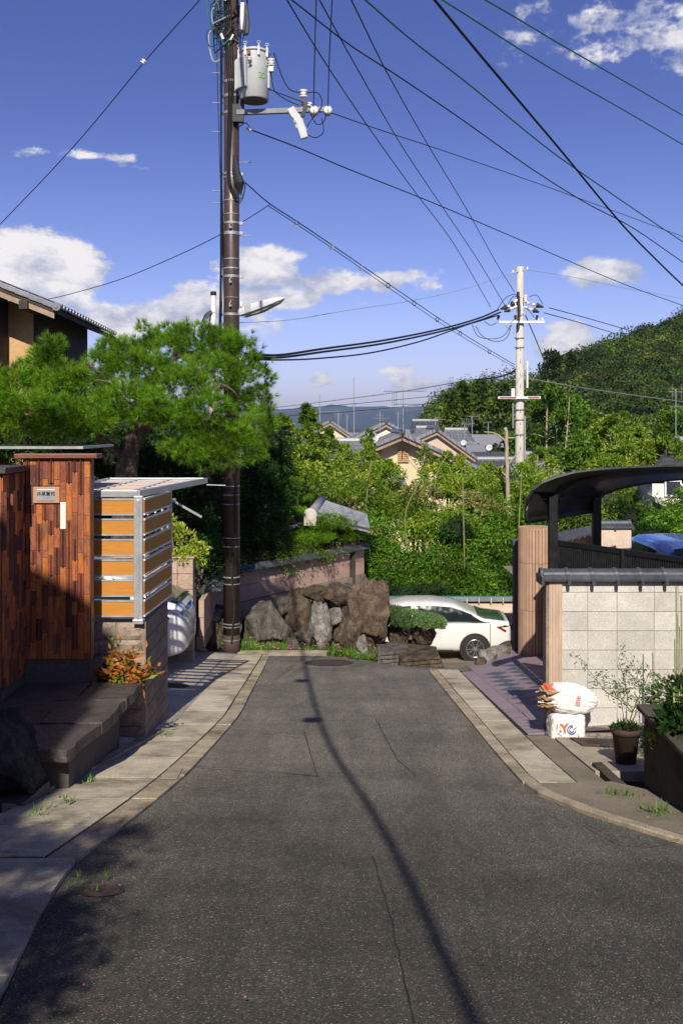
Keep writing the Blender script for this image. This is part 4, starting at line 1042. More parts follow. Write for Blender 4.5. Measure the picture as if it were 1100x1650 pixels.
text_part('lettering', 'Y', M['ink_red'], g1, f+Vector((-.065, 0, .02)), .150, rot=(R(90), R(-4), R(4)), ext=.002, bold=.005)
def arc(parent, cx_, cz_, r0, r1, a0, a1, m, y):
    b = MB(); n = 18; P0 = []; P1 = []
    for i in range(n+1):
        a = R(lerp(a0, a1, i/n)); P0.append((cx_+r0*math.cos(a), y, cz_+r0*math.sin(a))); P1.append((cx_+r1*math.cos(a), y, cz_+r1*math.sin(a)))
    vs = P0+P1+[(x, yy+.004, z) for x, yy, z in P0+P1]; k = n+1
    fs = [(i, i+1, k+i+1, k+i) for i in range(n)]
    b.add(vs, fs); return b.build('emblem', m, parent)
arc(g1, f.x+.018, f.z+.010, .042, .054, 75, 350, M['ink_blue'], f.y); arc(g1, f.x+.020, f.z+.012, .022, .032, 60, 330, M['ink_blue'], f.y)
b = MB()
for (dx, dz) in ((.042, .018), (.056, .026), (.068, .034)): b.cyl((f.x+dx, f.y-.001, f.z+dz), (f.x+dx, f.y+.003, f.z+dz), .0065, 8)
b.build('emblem', M['ink_red'], g1)
text_part('lettering', '読売', M['ink_blue'], g1, f+Vector((.085, 0, -.135)), .030, ext=.001)
c2 = W(925, 1132, D-.05)
g2 = thing('paper_bag', 'white paper bag stuffed with cardboard, lying on top of the upright bag', 'bag', (c2.x, D, c2.z-.18))
crumple_bag('sack', c2+Vector((.01,.17,.0)), (.27, .14, .158), (0, R(7), R(2)), 6, M['bag'], g2, 26, 3.6, .06, lambda q: Vector((q.x, q.y*(1-.18*max(0, q.x)**2), q.z*(1-.38*max(0, q.x)**2))))
text_part('lettering', '古\n紙', M['ink_pink'], g2, c2+Vector((.045, -.003, .025)), .062, rot=(R(90), R(7), R(2)), ext=.002, bold=.001)
rr = random.Random(5)
for k in range(34):
    L = rr.uniform(.10, .24); z = c2.z+.02+rr.uniform(-.125, .115); y = c2.y+rr.uniform(.06, .27); x = c2.x-.24-rr.uniform(.0, .05)
    b = MB(); b.box((x, y, z), (L, rr.uniform(.08, .18), rr.choice([.005, .009, .012])), (rr.uniform(-.4, .4), R(7)+rr.uniform(-.25, .25), rr.uniform(-.5, .5)))
    b.build('cardboard_sheet' if k % 3 else 'paper_sheet', M['card' if k % 3 else 'paper'], g2)
b = MB(); b.box((c2.x-.27, c2.y+.1, c2.z+.145), (.10, .14, .035), (.2, .3, .3)); b.build('red_carton', M['ink_red'], g2)

# ------------------------------------------------------------------ planter, wedge, pot and plants on the right
pl = thing('planter_wall', 'weathered concrete planter with a flat coping, filled with dark shrubs', 'planter', (3.4, 8, -1.6))
def pz(y): return 1.6-lerp(2.60, 2.50, (y-7.0)/2.0)
b = MB(); A = [(2.76, 6.6), (2.73, 9.0)]
M['oldc'] = concrete_mat('mossy_concrete', (.075, .066, .05), 2.2, .8, .7)
b.prism([(2.76,6.6,-2.2),(2.76,6.6,pz(6.6)-.05),(2.73,9.0,pz(9)-.05),(2.73,9.0,-2.4)], (.14, .0, 0)); fix_normals(b.build('side_panel', M['oldc'], pl, bevel=.006))
b = MB(); b.bb(2.875, 5.5, 8.87, 9.0, -2.4, pz(9)-.05); b.build('end_panel', M['oldc'], pl, bevel=.006)
b = MB(); b.prism([(2.70,6.6,pz(6.6)-.048),(2.70,6.6,pz(6.6)),(2.67,9.03,pz(9.03)),(2.67,9.03,pz(9.03)-.048)], (.23, 0, 0)); fix_normals(b.build('coping', M['oldc'], pl, bevel=.008))
b = MB(); b.bb(2.902, 5.5, 8.83, 9.03, pz(9)-.046, pz(9)); b.build('coping', M['oldc'], pl, bevel=.008)
b = MB(); b.bb(2.9, 5.5, 6.6, 8.86, -2.2, pz(8)-.16); b.build('soil', M['dirt'], pl)
wd = thing('concrete_wedge', 'low sloping concrete wedge in front of the flower pot', 'kerb', (2.6, 9.6, -1.85))
a = W(970, 1231, 9.9); c = W(1020, 1303, 8.95)
gz = lambda x, y: G(x, y)+.03
b = MB(); b.prism([(2.50,9.95,gz(2.5,9.95)-.1),(2.50,9.95,a.z),(2.54,9.2,c.z+.12),(2.60,8.9,gz(2.6,8.9)),(2.60,8.9,gz(2.6,8.9)-.1)], (.10, .02, 0)); fix_normals(b.build('body', M['oldc'], wd, bevel=.006))
pt = thing('flower_pot', 'terracotta pot holding a thin leafy nandina beside the planter', 'plant pot', (2.9, 10.1, gz(2.9, 10.1)))
p0 = W(1012, 1270, 10.0); p1 = W(1012, 1195, 10.0)
b = MB(); b.lathe((2.88, 10.1, gz(2.9, 10.1)+.01), [(.10, 0), (.135, .30), (.155, .31), (.155, .36), (.135, .36), (.13, .33)], 24); b.build('bowl', M['terra'], pt, smooth=True)
b = MB(); b.cyl((2.88,10.1,gz(2.9,10.1)+.30), (2.88,10.1,gz(2.9,10.1)+.335), .13, 20); b.build('soil', M['dirt'], pt)
def sprays(name, mat_, stems, parent, L=.035, Wd=.012, per=60, spread=.07, stemmat='barkd', r=.006, twigs=5, twl=.12, jitter=.6, rng=RNG, stemname='stem'):
    """stems: list of point lists; twigs leave the upper part and carry small leaves"""
    P = []; A = []
    sb = MB()
    for st_ in stems:
        st_ = [Vector(p) for p in st_]; sb.tube(st_, [lerp(r, r*.4, i/(len(st_)-1)) for i in range(len(st_))], 5)
        n = len(st_)-1
        for t in range(twigs):
            u = .35+.65*t/max(1, twigs-1); k = min(n-1, int(u*n)); p = st_[k].lerp(st_[k+1], u*n-k)
            d = Vector((random.gauss(0, 1), random.gauss(0, .7), random.uniform(0, 1))).normalized(); e = p+d*twl*random.uniform(.6, 1.3)
            sb.tube([p, (p+e)/2+Vector((0,0,.01)), e], [r*.4, r*.3, r*.2], 4)
            for q in range(per//twigs):
                v = random.uniform(.3, 1.05); P.append(p.lerp(e, v)+Vector((random.gauss(0, spread*.35), random.gauss(0, spread*.35), random.gauss(0, spread*.3)))); A.append(d)
    sb.build(stemname, M[stemmat], parent)
    P = np.array([tuple(p) for p in P]); A = np.array([tuple(p) for p in A])
    return cat_mesh(name, [leaves(P, A, L, Wd, rng, jitter)], M[mat_], parent)
base = Vector((2.88, 10.1, gz(2.9, 10.1)+.33))
sprays('foliage', 'shrubl', [[base, W(1000,1130,10.1), W(975,1115,10.1), W(938,1068,10.1)], [base, W(1010,1120,10.2), W(1005,1095,10.2), W(995,1062,10.2)],
       [base, W(1018,1150,10.0), W(1000,1125,10.1), W(985,1095,10.1)], [base, W(1025,1130,10.2), W(1035,1110,10.2), W(1045,1085,10.1)], [base, W(1030,1140,10.1), W(1060,1115,10.1), W(1075,1100,10.1)],
       [base, W(1020,1160,10.1), W(1030,1120,10.1), W(1025,1080,10.1)]], pt, .042, .014, 150, .10, twigs=9, twl=.15)
P, N_ = blob_points([((2.88, 10.1, base.z+.02), (.14, .13, .05))], 260); cat_mesh('leaves', [leaves(P, N_+[0,0,.5], .06, .025)], M['hedge'], pt)
def stemplant(label, cat, base, h, n, mat_, L, Wd, spread=.35, per=60, name='potted_shrub', group=None, lean=.5):
    t = thing(name, label, cat, tuple(base), group)
    base = Vector(base); stems = []
    for k in range(n):
        a = random.uniform(0, 6.28); q = Vector((math.cos(a), math.sin(a)*.8, 0))*spread*random.uniform(.3, 1)
        hh = h*random.uniform(.7, 1.05); stems.append([base+q*.05, base+q*.4+Vector((0,0,hh*.5)), base+q+Vector((0,0,hh))])
    sprays('foliage', mat_, stems, t, L, Wd, per, .12, twigs=7, twl=.14); return t
stemplant('dark broad leaved shrub growing in the concrete planter', 'shrub', (3.12, 8.4, pz(8)-.17), .28, 9, 'hedge', .10, .05, .35, 120, 'dark_shrub', 'shrubs in the planter')
stemplant('taller dark shrub at the far corner inside the planter', 'shrub', (3.35, 8.7, pz(8)-.17), .38, 9, 'bamboo2', .08, .03, .35, 120, 'dark_shrub', 'shrubs in the planter')
stemplant('dark shrub against the frame edge inside the planter', 'shrub', (2.98, 7.6, pz(8)-.17), .32, 7, 'hedge', .09, .05, .20, 100, 'dark_shrub', 'shrubs in the planter')
P, N_ = blob_points([((3.02, 8.62, pz(8)+.14), (.20, .22, .26)), ((3.35, 8.6, pz(8)+.20), (.30, .25, .36)), ((3.15, 8.2, pz(8)+.05), (.22, .3, .20)), ((3.7, 8.5, pz(8)+.2), (.3, .3, .45))], 4200)
t = thing('dark_shrub', 'dense dark clipped foliage filling the far end of the planter', 'shrub', (3.2, 8.6, pz(8)-.17), 'shrubs in the planter'); cat_mesh('foliage', [leaves(P, N_, .06, .028)], M['hedge'], t)
b = MB(); b.tube([(3.2,8.6,pz(8)-.2), (3.15,8.6,pz(8)+.2)], .02); b.build('stem', M['barkd'], t)
tq = thing('young_sprout', 'bright green leafy sprout growing out of the planter side', 'plant', tuple(W(1055, 1190, 8.7)))
sprays('foliage', 'yellow', [[W(1052,1185,8.85), W(1056,1195,8.75), W(1050,1175,8.7)], [W(1056,1195,8.75), W(1062,1200,8.7), W(1060,1210,8.7)]], tq, .045, .032, 70, .07, r=.003, twigs=4, twl=.06)
rd = thing('horsetail_clump', 'tall thin green reed stalks rising before the white wall', 'plant', (3.55, 10.7, -1.9))
for (px, top, D) in ((1088,945,10.7),(1091,990,10.6),(1094,1010,10.65),(1086,1030,10.6),(1097,960,10.9)):
    b = MB(); b.tube([W(px+2, 1190, D), W(px+1, (1190+top)/2, D), W(px+kr(1), top, D)], .0065, 6); b.build('stalk', M['culm'], rd)
P, N_ = blob_points([((3.6, 10.6, -1.35), (.35, .25, .35)), ((3.45, 10.4, -1.7), (.3, .25, .3))], 2200); 
t = thing('dark_shrub', 'dark green bush beside the reed stalks under the white wall', 'shrub', (3.55, 10.55, -1.9)); cat_mesh('foliage', [leaves(P, N_, .06, .025)], M['hedge'], t)
b = MB(); b.tube([(3.5,10.5,-2.0), (3.55,10.5,-1.7), (3.6,10.6,-1.4)], .02); b.build('stem', M['barkd'], t)
def tuft(label, p, n=26, h=.09, sp=.06, m='grassm'):
    t = thing('weed_tuft', label, 'weed', tuple(p), 'small green weeds at the pavement edge')
    P = np.array([(p[0]+random.gauss(0, sp), p[1]+random.gauss(0, sp), p[2]) for _ in range(n)]); tag(cat_mesh('blades', [npblades(P, h, .016, 1.2)], M[m], t), kind='stuff')
for lab, px, py, dz in (('spiky grass tuft on the apron below the planter', 1062, 1318, .03), ('weeds at the foot of the concrete wedge', 1010, 1290, .03),
        ('tiny weed beside the small round cover', 135, 1428, .03), ('weed tuft where the steps meet the pavement', 108, 1300, .05), ('weed under the corner of the block wall', 266, 1190, .05),
        ('small weed at the base of the dark slab stones', 152, 1264, .05), ('faint weed in the shade low on the steps', 60, 1318, .05), ('weeds among dead leaves beside the wedge', 985, 1286, .03)):
    x, y = gp(px, py); tuft(lab, (x, y, G(x, y)+dz), 30 if px > 900 else 18, .11 if px > 1050 else .06)
# fallen leaves and petals
for k, (px, py, m, lab) in enumerate(((135,1602,'petal','pair of purple red petals on the near asphalt'), (395,1622,'petal','pinkish petal on the asphalt near the frame bottom'), (1043,1325,'card','dry curled brown leaf on the apron'), (427,1494,'terra','orange dry leaf on the asphalt'),
        (873,1316,'petal','red petal at the edge of the apron'), (184,1262,'card','brown dry leaf on the kerb'))):
    x, y = gp(px, py); b = MB(); s_ = .007 if px < 900 else .013
    b.prism([(x-s_, y, G(x, y)+.036), (x, y-s_*.6, G(x, y)+.040), (x+s_, y, G(x, y)+.036), (x, y+s_*.8, G(x, y)+.045)], (0, 0, .002)); fix_normals(tag(b.build('fallen_leaf', M[m]), lab, 'leaf', 'fallen leaves and petals'))

# red-green nandina left
nd = thing('nandina_shrub', 'small shrub with orange, red and green leaves before the block wall', 'shrub', tuple(W(200, 1122, 11.1)))
bs = W(200, 1130, 11.15)
stems = [[bs, W(lerp(190,215,random.random()), 1100, 11.1), W(px, py, 11.0+kr(.12))] for px, py in ((175,1062),(190,1050),(205,1055),(220,1062),(230,1082),(222,1100),(178,1085),(195,1075),(210,1080),(165,1090),(235,1095),(200,1100))]
sprays('foliage', 'nandina', stems, nd, .10, .040, 60, .13, twigs=5, twl=.09, r=.004)
P, N_ = blob_points([((*W(196, 1092, 11.3),), (.26, .10, .18))], 420); cat_mesh('lower_leaves', [leaves(P, N_, .07, .03)], M['hedge'], nd)

# ------------------------------------------------------------------ carport, sliding gate, walls behind the right wall
cp = thing('carport', 'dark smoked carport roof with curved edge above the driveway gate', 'carport', (4, 15, -2.6))
prof = [(849,839),(847,822),(850,805),(858,790),(872,779),(895,770),(925,762),(965,757),(1010,754),(1060,752),(1120,751),(1200,753)]
prob = [(953,822),(956,812),(962,803),(972,795),(985,789),(1002,784),(1022,780),(1045,776),(1068,773),(1090,771),(1130,768),(1200,766)]
A = [W(x, y, 14.0) for x, y in prof]; B = [W(x, y, 15.9) for x, y in prob]
b = MB(); n = len(A); vs = []
for j in range(2):
    for i in range(n): vs.append(A[i] if j == 0 else B[i])
b.add(vs, [(i, i+1, n+i+1, n+i) for i in range(n-1)])
o = b.build('roof_panel', M['smoke'], cp, smooth=True); sm = o.modifiers.new('s', 'SOLIDIFY'); sm.thickness = .02
for Q, r in ((A, .03), (B, .04)):
    b = MB(); b.tube(Q, r, 6); b.build('arch_rail', M['blackm'], cp)
for t in (.14, .29, .43, .57, .71, .86):
    b = MB(); b.tube([A[i].lerp(B[i], t)+Vector((0,-.01,.015)) for i in range(n)], .012, 5); b.build('roof_rib', M['blackm'], cp)
b = MB(); b.tube([A[0], A[0].lerp(B[0], .5), B[0]], .05, 6); b.build('eave_rail', M['blackm'], cp)
for (px, py, D, w_) in ((890, 800, 14.35, .12), (960, 800, 15.8, .13)):
    p = W(px, py, D); b = MB(); b.bb(p.x-w_/2, p.x+w_/2, D-.06, D+.06, -2.9, p.z); b.build('post', M['blackm'], cp)
    b = MB(); b.tube([p+Vector((0,0,-.05)), p+Vector((.12,0,.12)), p+Vector((.35,0,.26)), p+Vector((.75,0,.36))], .05, 6); b.build('brace', M['blackm'], cp)
gt = thing('sliding_gate', 'black metal sliding gate with vertical bars behind the block wall', 'gate', (4, 13.5, -2.3))
ga = W(897, 874, 14.6); gb_ = W(1104, 903, 12.6)
b = MB(); b.bar(ga, gb_, .04, .07); b.build('top_rail', M['blackm'], gt)
for k in range(60):
    p = ga.lerp(gb_, k/59); b = MB(); b.bb(p.x-.012, p.x+.012, p.y-.012, p.y+.012, -2.2, p.z-.03); b.build('bar', M['blackm'], gt)
b = MB(); b.bar(ga+Vector((0,0,-.45)), gb_+Vector((0,0,-.45)), .02, .30); b.build('lower_panel', M['blackm'], gt)
for t in (0, .55): 
    p = ga.lerp(gb_, t); b = MB(); b.bb(p.x-.035, p.x+.035, p.y-.04, p.y+.04, -2.4, p.z+.04); b.build('end_post', M['blackm'], gt)
struct(sheet('parking_floor', M['pave'], lambda y: (4.2, 12), frange(13.0, 26, 1), 3, lambda x, y: -.8-.11*min(y, 15)-.0+.45))
cw = thing('coped_wall', 'shaded beige wall with dark tile coping beyond the carport', 'wall', (5, 18, -2.6))
a0 = W(897, 862, 17.0); a1 = W(966, 845, 18.6)
wallseg((a0.x, 17.0, 0), (a1.x, 18.6, 0), -3.2, 1.6-(868-690)/F*17.5, .12, 'wallochre', cw, 'panel', 2)
coping(cw, (a0.x, 17.0, 0), (a1.x, 18.6, 0), 1.6-(866-690)/F*17.5, .16, .28)
cpier = thing('coped_pier', 'square beige pier with dark tile cap under the carport', 'pier', (5, 18, -2.6))
p = W(987, 848, 17.8); b = MB(); b.bb(p.x-.27, p.x+.27, 17.6, 18.0, -3.2, p.z-.02); b.build('shaft', M['pinkwall2'], cpier, bevel=.01)
coping(cpier, (p.x-.32, 17.8, 0), (p.x+.30, 17.8, 0), p.z-.02, .24, .31)

# ------------------------------------------------------------------ cars
def make_car(label, L, Wd, H, prof_, belt, paint, loc, rz, wb, glassm='glass', wr=.335, tall=False, rear_w=1.0):
    """prof_: list of (x, z) for the centre line of the body top from rear (-L/2) to nose (L/2); belt z; built along local x"""
    t = thing('parked_car', label, 'car', (0,0,0))
    hw = Wd/2; st = [p[0] for p in prof_]
    def zt_(x): return interp(x, prof_)
    deck = lambda x: min(zt_(x), belt(x))
    n = len(st); vs = []; rows = []
    X = sorted(set([lerp(-L/2, L/2, i/26) for i in range(27)]))
    for x in X:
        e = abs(x)/(L/2); wf = hw*(1-.16*max(0, (e-.70)/.30)**2.2); zb = .20+.10*max(0, (e-.86)/.14); d = deck(x)
        pts_ = [(0, zb), (wf*.80, zb), (wf*.965, zb+.07), (wf*.99, lerp(zb, d, .45)), (wf*.985, lerp(zb, d, .72)), (wf*.955, d-.03), (wf*.90, d+.0), (0, d+.035)]
        rows.append([(x, y, z) for y, z in pts_])
    k = 8
    for r in rows: vs += r
    for r in rows: vs += [(x, -y, z) for x, y, z in r]
    fs = []
    for side in (0, 1):
        o_ = side*len(rows)*k
        for j in range(len(rows)-1):
            for i in range(k-1):
                q = (o_+j*k+i, o_+j*k+i+1, o_+(j+1)*k+i+1, o_+(j+1)*k+i); fs.append(q if side else q[::-1])
    m0 = len(rows)*k; fs.append(tuple(range(k-1, -1, -1))+tuple(m0+i for i in range(k))); e0 = (len(rows)-1)*k
    fs.append(tuple(e0+i for i in range(k))+tuple(m0+e0+i for i in range(k-1, -1, -1)))
    b = MB(); b.add(vs, fs); body = b.build('body', paint, t, smooth=True)
    import bmesh
    bm = bmesh.new(); bm.from_mesh(body.data); bmesh.ops.remove_doubles(bm, verts=bm.verts, dist=.001); bmesh.ops.recalc_face_normals(bm, faces=bm.faces); bm.to_mesh(body.data); bm.free()
    ss = body.modifiers.new('s', 'SUBSURF'); ss.levels = 1; ss.render_levels = 2
    # greenhouse
    gx = [x for x in [lerp(-L/2, L/2, i/40) for i in range(41)] if zt_(x) > belt(x)+.02]
    x0, x1 = gx[0], gx[-1]; gv = []; gk = 6
    for x in gx:
        h = zt_(x)-belt(x); zb = belt(x)-.02; wb_ = hw*.90; wt = hw*.90-.26*min(1, h/.45)*.62
        gv += [(x, wb_, zb), (x, lerp(wb_, wt, .5), zb+(h)*.52), (x, wt, zb+h*.90), (x, wt-.10, zb+h*.99+.005), (x, wt*.5, zb+h+.018), (x, 0, zb+h+.022)]
    m1 = len(gx)*gk; gv += [(x, -y, z) for x, y, z in gv]; fs = []
    for side in (0, 1):
        o_ = side*m1
        for j in range(len(gx)-1):
            for i in range(gk-1):
                q = (o_+j*gk+i, o_+j*gk+i+1, o_+(j+1)*gk+i+1, o_+(j+1)*gk+i); fs.append(q if side else q[::-1])
    b = MB(); b.add(gv, fs); rf = b.build('roof', paint, t, smooth=True)
    bm = bmesh.new(); bm.from_mesh(rf.data); bmesh.ops.remove_doubles(bm, verts=bm.verts, dist=.001); bmesh.ops.recalc_face_normals(bm, faces=bm.faces); bm.to_mesh(rf.data); bm.free()
    def gpnt(x, v, side, out=.035):
        h = zt_(x)-belt(x); zb = belt(x)-.02; wb_ = hw*.90; wt = hw*.90-.26*min(1, h/.45)*.62
        if v < .577: y = lerp(wb_, lerp(wb_, wt, .5), v/.577); z = zb+h*.52*v/.577
        else: y = lerp(lerp(wb_, wt, .5), wt, (v-.577)/.423); z = zb+h*lerp(.52, .90, (v-.577)/.423)
        return (x, side*(y+out), z+out*.5)
    def side_glass(xa, xb, side, xat=None, xbt=None, nm='side_window'):
        xat = xa if xat is None else xat; xbt = xb if xbt is None else xbt
        b = MB(); n_ = 6; m_ = 6; vs = []
        for j in range(m_+1):
            v = lerp(.10, .93, j/m_)
            for i in range(n_+1):
                x = lerp(lerp(xa, xat, j/m_), lerp(xb, xbt, j/m_), i/n_); vs.append(gpnt(x, v, side))
        b.add(vs, [(j*(n_+1)+i, j*(n_+1)+i+1, (j+1)*(n_+1)+i+1, (j+1)*(n_+1)+i) for j in range(m_) for i in range(n_)]); return b.build(nm, M[glassm], t, smooth=True)
    xm = (x0+x1)/2+.1
    rs = .95 if not tall else .35; fs_2 = .95 if not tall else .55
    for side in (-1, 1):
        side_glass(x0+rs*.55, xm-.03, side, x0+rs, xm-.03); side_glass(xm+.03, x1-fs_2*.35, side, xm+.03, x1-fs_2)
        b = MB(); 
        b.tube([gpnt(lerp(x0+rs*.50, x1-fs_2*.30, i/10), .06, side, .040) for i in range(11)], .009, 5); b.build('window_trim', M['chrome'], t)
        for xx in (xm-.75, xm+.30):
            b = MB(); zz = belt(xx)-.11; b.tube([(xx-.09, side*hw*.985, zz), (xx, side*(hw*.985+.03), zz+.004), (xx+.09, side*hw*.985, zz)], .014, 6); b.build('door_handle', M['chrome'], t)
        for xx in (xm, x0+rs*.55-.05, x1-.35):
            b = MB(); b.tube([(xx, side*(hw*.985), .30), (xx, side*(hw*.995), .6), (xx, side*(hw*.972), belt(xx)-.03)], .007, 4); b.build('door_seam', M['grout'], t)
    for side in (-1, 1):
        b = MB(); b.tube([(lerp(-wb/2+.5, wb/2-.5, i/6), side*(hw*.975), .27) for i in range(7)], .022, 5); b.build('sill_trim', M['black'], t)
        b = MB(); b.box((x1-.75, side*(hw+.06), belt(x1-.7)+.08), (.12, .16, .11)); b.build('door_mirror', paint, t, bevel=.03)
    def screen(xa, xb, nm):        # front or rear glass following the centre profile
        b = MB(); n_ = 8; m_ = 6; vs = []
        for j in range(m_+1):
            x = lerp(xa, xb, j/m_); h = zt_(x)-belt(x); z = belt(x)-.02+h+.034; wt = (hw*.90-.26*min(1, h/.45)*.62)*.90
            for i in range(n_+1):
                y = lerp(-wt, wt, i/n_); vs.append((x, y, z+.012-.030*(y/wt)**4))
        b.add(vs, [(j*(n_+1)+i, j*(n_+1)+i+1, (j+1)*(n_+1)+i+1, (j+1)*(n_+1)+i) for j in range(m_) for i in range(n_)]); o_ = b.build(nm, M['glass_g'], t, smooth=True)
        s_2 = o_.modifiers.new('s', 'SOLIDIFY'); s_2.thickness = .012; return o_
    screen(x1-.06, x1-.72 if not tall else x1-.5, 'windscreen'); screen(x0+.10, x0+.78 if not tall else x0+.3, 'rear_window')
    for sx_ in (-1, 1):
        for sy in (-1, 1):
            cx_ = sx_*wb/2+(-.05); yy = sy*(hw*.985)
            b = MB(); b.lathe((cx_, yy+sy*.004, .33), [(0.001, 0), (wr+.055, 0), (wr+.05, .012), (.001, .012)], 36, (0, sy, 0)); b.build('arch_shade_disc', M['black'], t)  # black disc stands for the shaded gap around the wheel
            wt_ = MB(); prof2 = [(wr*.66, -.10), (wr*.97, -.10), (wr, -.075), (wr, .0), (wr*.97, .022), (wr*.70, .022), (wr*.67, .01)]
            wt_.lathe((cx_, yy, .33), prof2, 40, (0, sy, 0)); wh = wt_.build('wheel', M['tyre'], t, smooth=True)
            b = MB(); b.lathe((cx_, yy, .33), [(wr*.66, .004), (wr*.70, .016), (wr*.66, .02), (wr*.60, .010), (wr*.60, 0)], 40, (0, sy, 0)); b.build('rim', M['chrome'], wh, smooth=True)
            b = MB(); b.lathe((cx_, yy, .33), [(.001, -.004), (wr*.64, -.004), (wr*.64, .001), (.001, .001)], 30, (0, sy, 0)); b.build('brake_disc', M['tyre'], wh)
            b = MB()
            for q in range(10):
                a = 2*math.pi*q/10+(.09 if q % 2 else -.09); u = Vector((math.cos(a), 0, math.sin(a))); c0 = Vector((cx_, yy+sy*.012, .33))
                b.bar(c0+u*.03, c0+u*wr*.64, .032, .014)
            b.cyl((cx_, yy, .33), (cx_, yy+sy*.024, .33), .045, 14); b.build('spokes', M['chrome'], wh)
        for sy in (-1, 1):
            if sx_ < 0:
                b = MB(); x_ = -L/2; hh = belt(-L/2+.2)
                b.prism([(x_+.015, sy*hw*.50, hh-.20), (x_+.015, sy*hw*.50, hh-.04), (x_+.20, sy*hw*.93, hh-.02), (x_+.46, sy*(hw*.955), hh-.05), (x_+.24, sy*hw*.93, hh-.17)], (-.03, sy*.02, 0)); fix_normals(b.build('tail_lamp', M['redlamp'], t, bevel=.01))
            else:
                b = MB(); x_ = L/2; hh = deck(L/2-.35)
                b.prism([(x_-.10, sy*hw*.45, hh-.22), (x_-.12, sy*hw*.50, hh-.06), (x_-.45, sy*hw*.86, hh+.0), (x_-.80, sy*(hw*.93), hh+.05), (x_-.32, sy*hw*.93, hh-.18)], (.04, sy*.035, .005)); fix_normals(b.build('headlight', M['headl'], t, bevel=.015))
    b = MB(); b.bb(-L/2-.01, -L/2+.02, -.17, .17, .55, .70); b.build('number_plate', M['alu_w'], t)
    t.location = loc; t.rotation_euler = (0, 0, rz); return t
sed = [(-2.45,.86),(-2.38,1.00),(-1.85,1.06),(-1.72,1.07),(-.95,1.40),(-.35,1.455),(.25,1.44),(.65,1.36),(1.42,.98),(1.9,.93),(2.25,.84),(2.45,.62)]
cz = -4.25
t = make_car('white saloon parked across the end of the lane, seen from its side', 4.9, 1.8, 1.46, sed, lambda x: interp(x, [(-2.45,.9),(-1.9,.985),(1.2,.92),(2.45,.7)]), M['carwhite'], (1.93, 26.0, G(1.9, 25.1)-.02), R(180-3), 2.85)
hat = [(-1.95,1.1),(-1.9,1.5),(-1.6,1.75),(-.9,1.85),(0,1.85),(.45,1.78),(1.25,1.32),(1.55,1.24),(1.82,1.12),(1.95,.72)]
make_car('white hatchback nosing out of the driveway behind the slatted screen', 3.9, 1.72, 1.6, hat, lambda x: interp(x, [(-1.95,1.15),(1.2,1.2),(1.95,.95)]), M['carwhite'], (-2.62-1.95, 17.6, dz_(-4.0, 17.0)+.0), R(0), 2.5, tall=True)
van = [(-2.1,1.1),(-2.02,1.5),(-1.8,1.74),(-.9,1.80),(.3,1.80),(.8,1.70),(1.45,1.20),(1.8,1.08),(2.05,.95),(2.1,.6)]
pc = W(1100, 862, 15.8)
make_car('bright blue car under the carport, only its roof showing', 4.2, 1.75, 1.8, van, lambda x: interp(x, [(-2.1,1.1),(1.4,1.08),(2.1,.8)]), M['carblue'], (pc.x+.62, 18.2, pc.z-2.06), R(90), 2.6, tall=True)

# ------------------------------------------------------------------ utility pole with transformer
PX = -2.26; PY = 20.5
def pz_(py, D=PY): return 1.6+(HY-py)/F*D
p1 = thing('utility_pole', 'tall dark brown steel utility pole laden with cables beside the rocks', 'utility pole', (PX, PY, -3.0))
b = MB(); b.cone((PX, PY, -3.1), (PX, PY, 12.2), .172, .150, 28); b.build('shaft', M['polebrown'], p1, smooth=True)
b = MB(); b.cone((PX, PY, -3.1), (PX, PY, pz_(1022)), .176, .175, 28); b.build('ground_sleeve', M['rustc'] if False else M['iron'], p1, smooth=True)
def band(py, h=.035, m='galv', r=None, bolts=False, parent=p1):
    z = pz_(py); rr_ = (r or lerp(.172, .150, (z+3.1)/15.3))+.008
    b = MB(); b.cyl((PX, PY, z-h/2), (PX, PY, z+h/2), rr_, 28); b.build('band', M[m], parent)
    if bolts:
        b = MB()
        for s_ in (-1, 1): b.bb(PX+s_*(rr_+.0)-.02, PX+s_*(rr_+.05)+.02, PY-.03, PY+.03, z-.03, z+.03)
        b.cyl((PX-rr_-.08, PY-.02, z), (PX+rr_+.08, PY-.02, z), .012, 6); b.build('band_clamp', M[m], parent)
for py, h, bo in ((133,.05,1),(156,.06,1),(183,.05,1),(281,.05,1),(287,.03,0),(324,.02,0),(346,.015,0),(360,.04,1),(376,.05,1),(378,.03,0),(418,.02,0),(433,.03,0),(446,.05,1),(480,.01,0),(507,.05,1),(783,.02,0),(797,.02,0),(812,.02,0),(866,.02,0),(880,.02,0),(929,.025,0),(940,.018,0),(1004,.02,0),(1009,.018,0),(1030,.02,0)):
    band(py, h, bolts=bool(bo))
for py, side in ((118,-1),(166,-1),(213,-1),(308,-1),(327,-1),(262,1),(430,-1),(380,1)):
    z = pz_(py); b = MB(); b.cyl((PX+side*.15, PY, z), (PX+side*.40, PY-.02, z), .010, 6); b.build('step_bolt', M['galv'], p1)
for py in (365, 452, 490):
    z = pz_(py); b = MB(); b.tube([(PX+.0, PY-.16, z+.05), (PX+.01, PY-.24, z), (PX-.01, PY-.22, z-.07)], .018, 6); b.box((PX, PY-.19, z-.03), (.05, .05, .08)); b.build('hook', M['galv'], p1)
def catmull(pts, n=8):
    pts = [Vector(p) for p in pts]; P = [pts[0]*2-pts[1]]+pts+[pts[-1]*2-pts[-2]]; out = []
    for i in range(1, len(P)-2):
        for k in range(n):
            t = k/n; a, b_, c, d = P[i-1], P[i], P[i+1], P[i+2]
            out.append(.5*((2*b_)+(-a+c)*t+(2*a-5*b_+4*c-d)*t*t+(-a+3*b_-3*c+d)*t**3))
    out.append(pts[-1]); return out
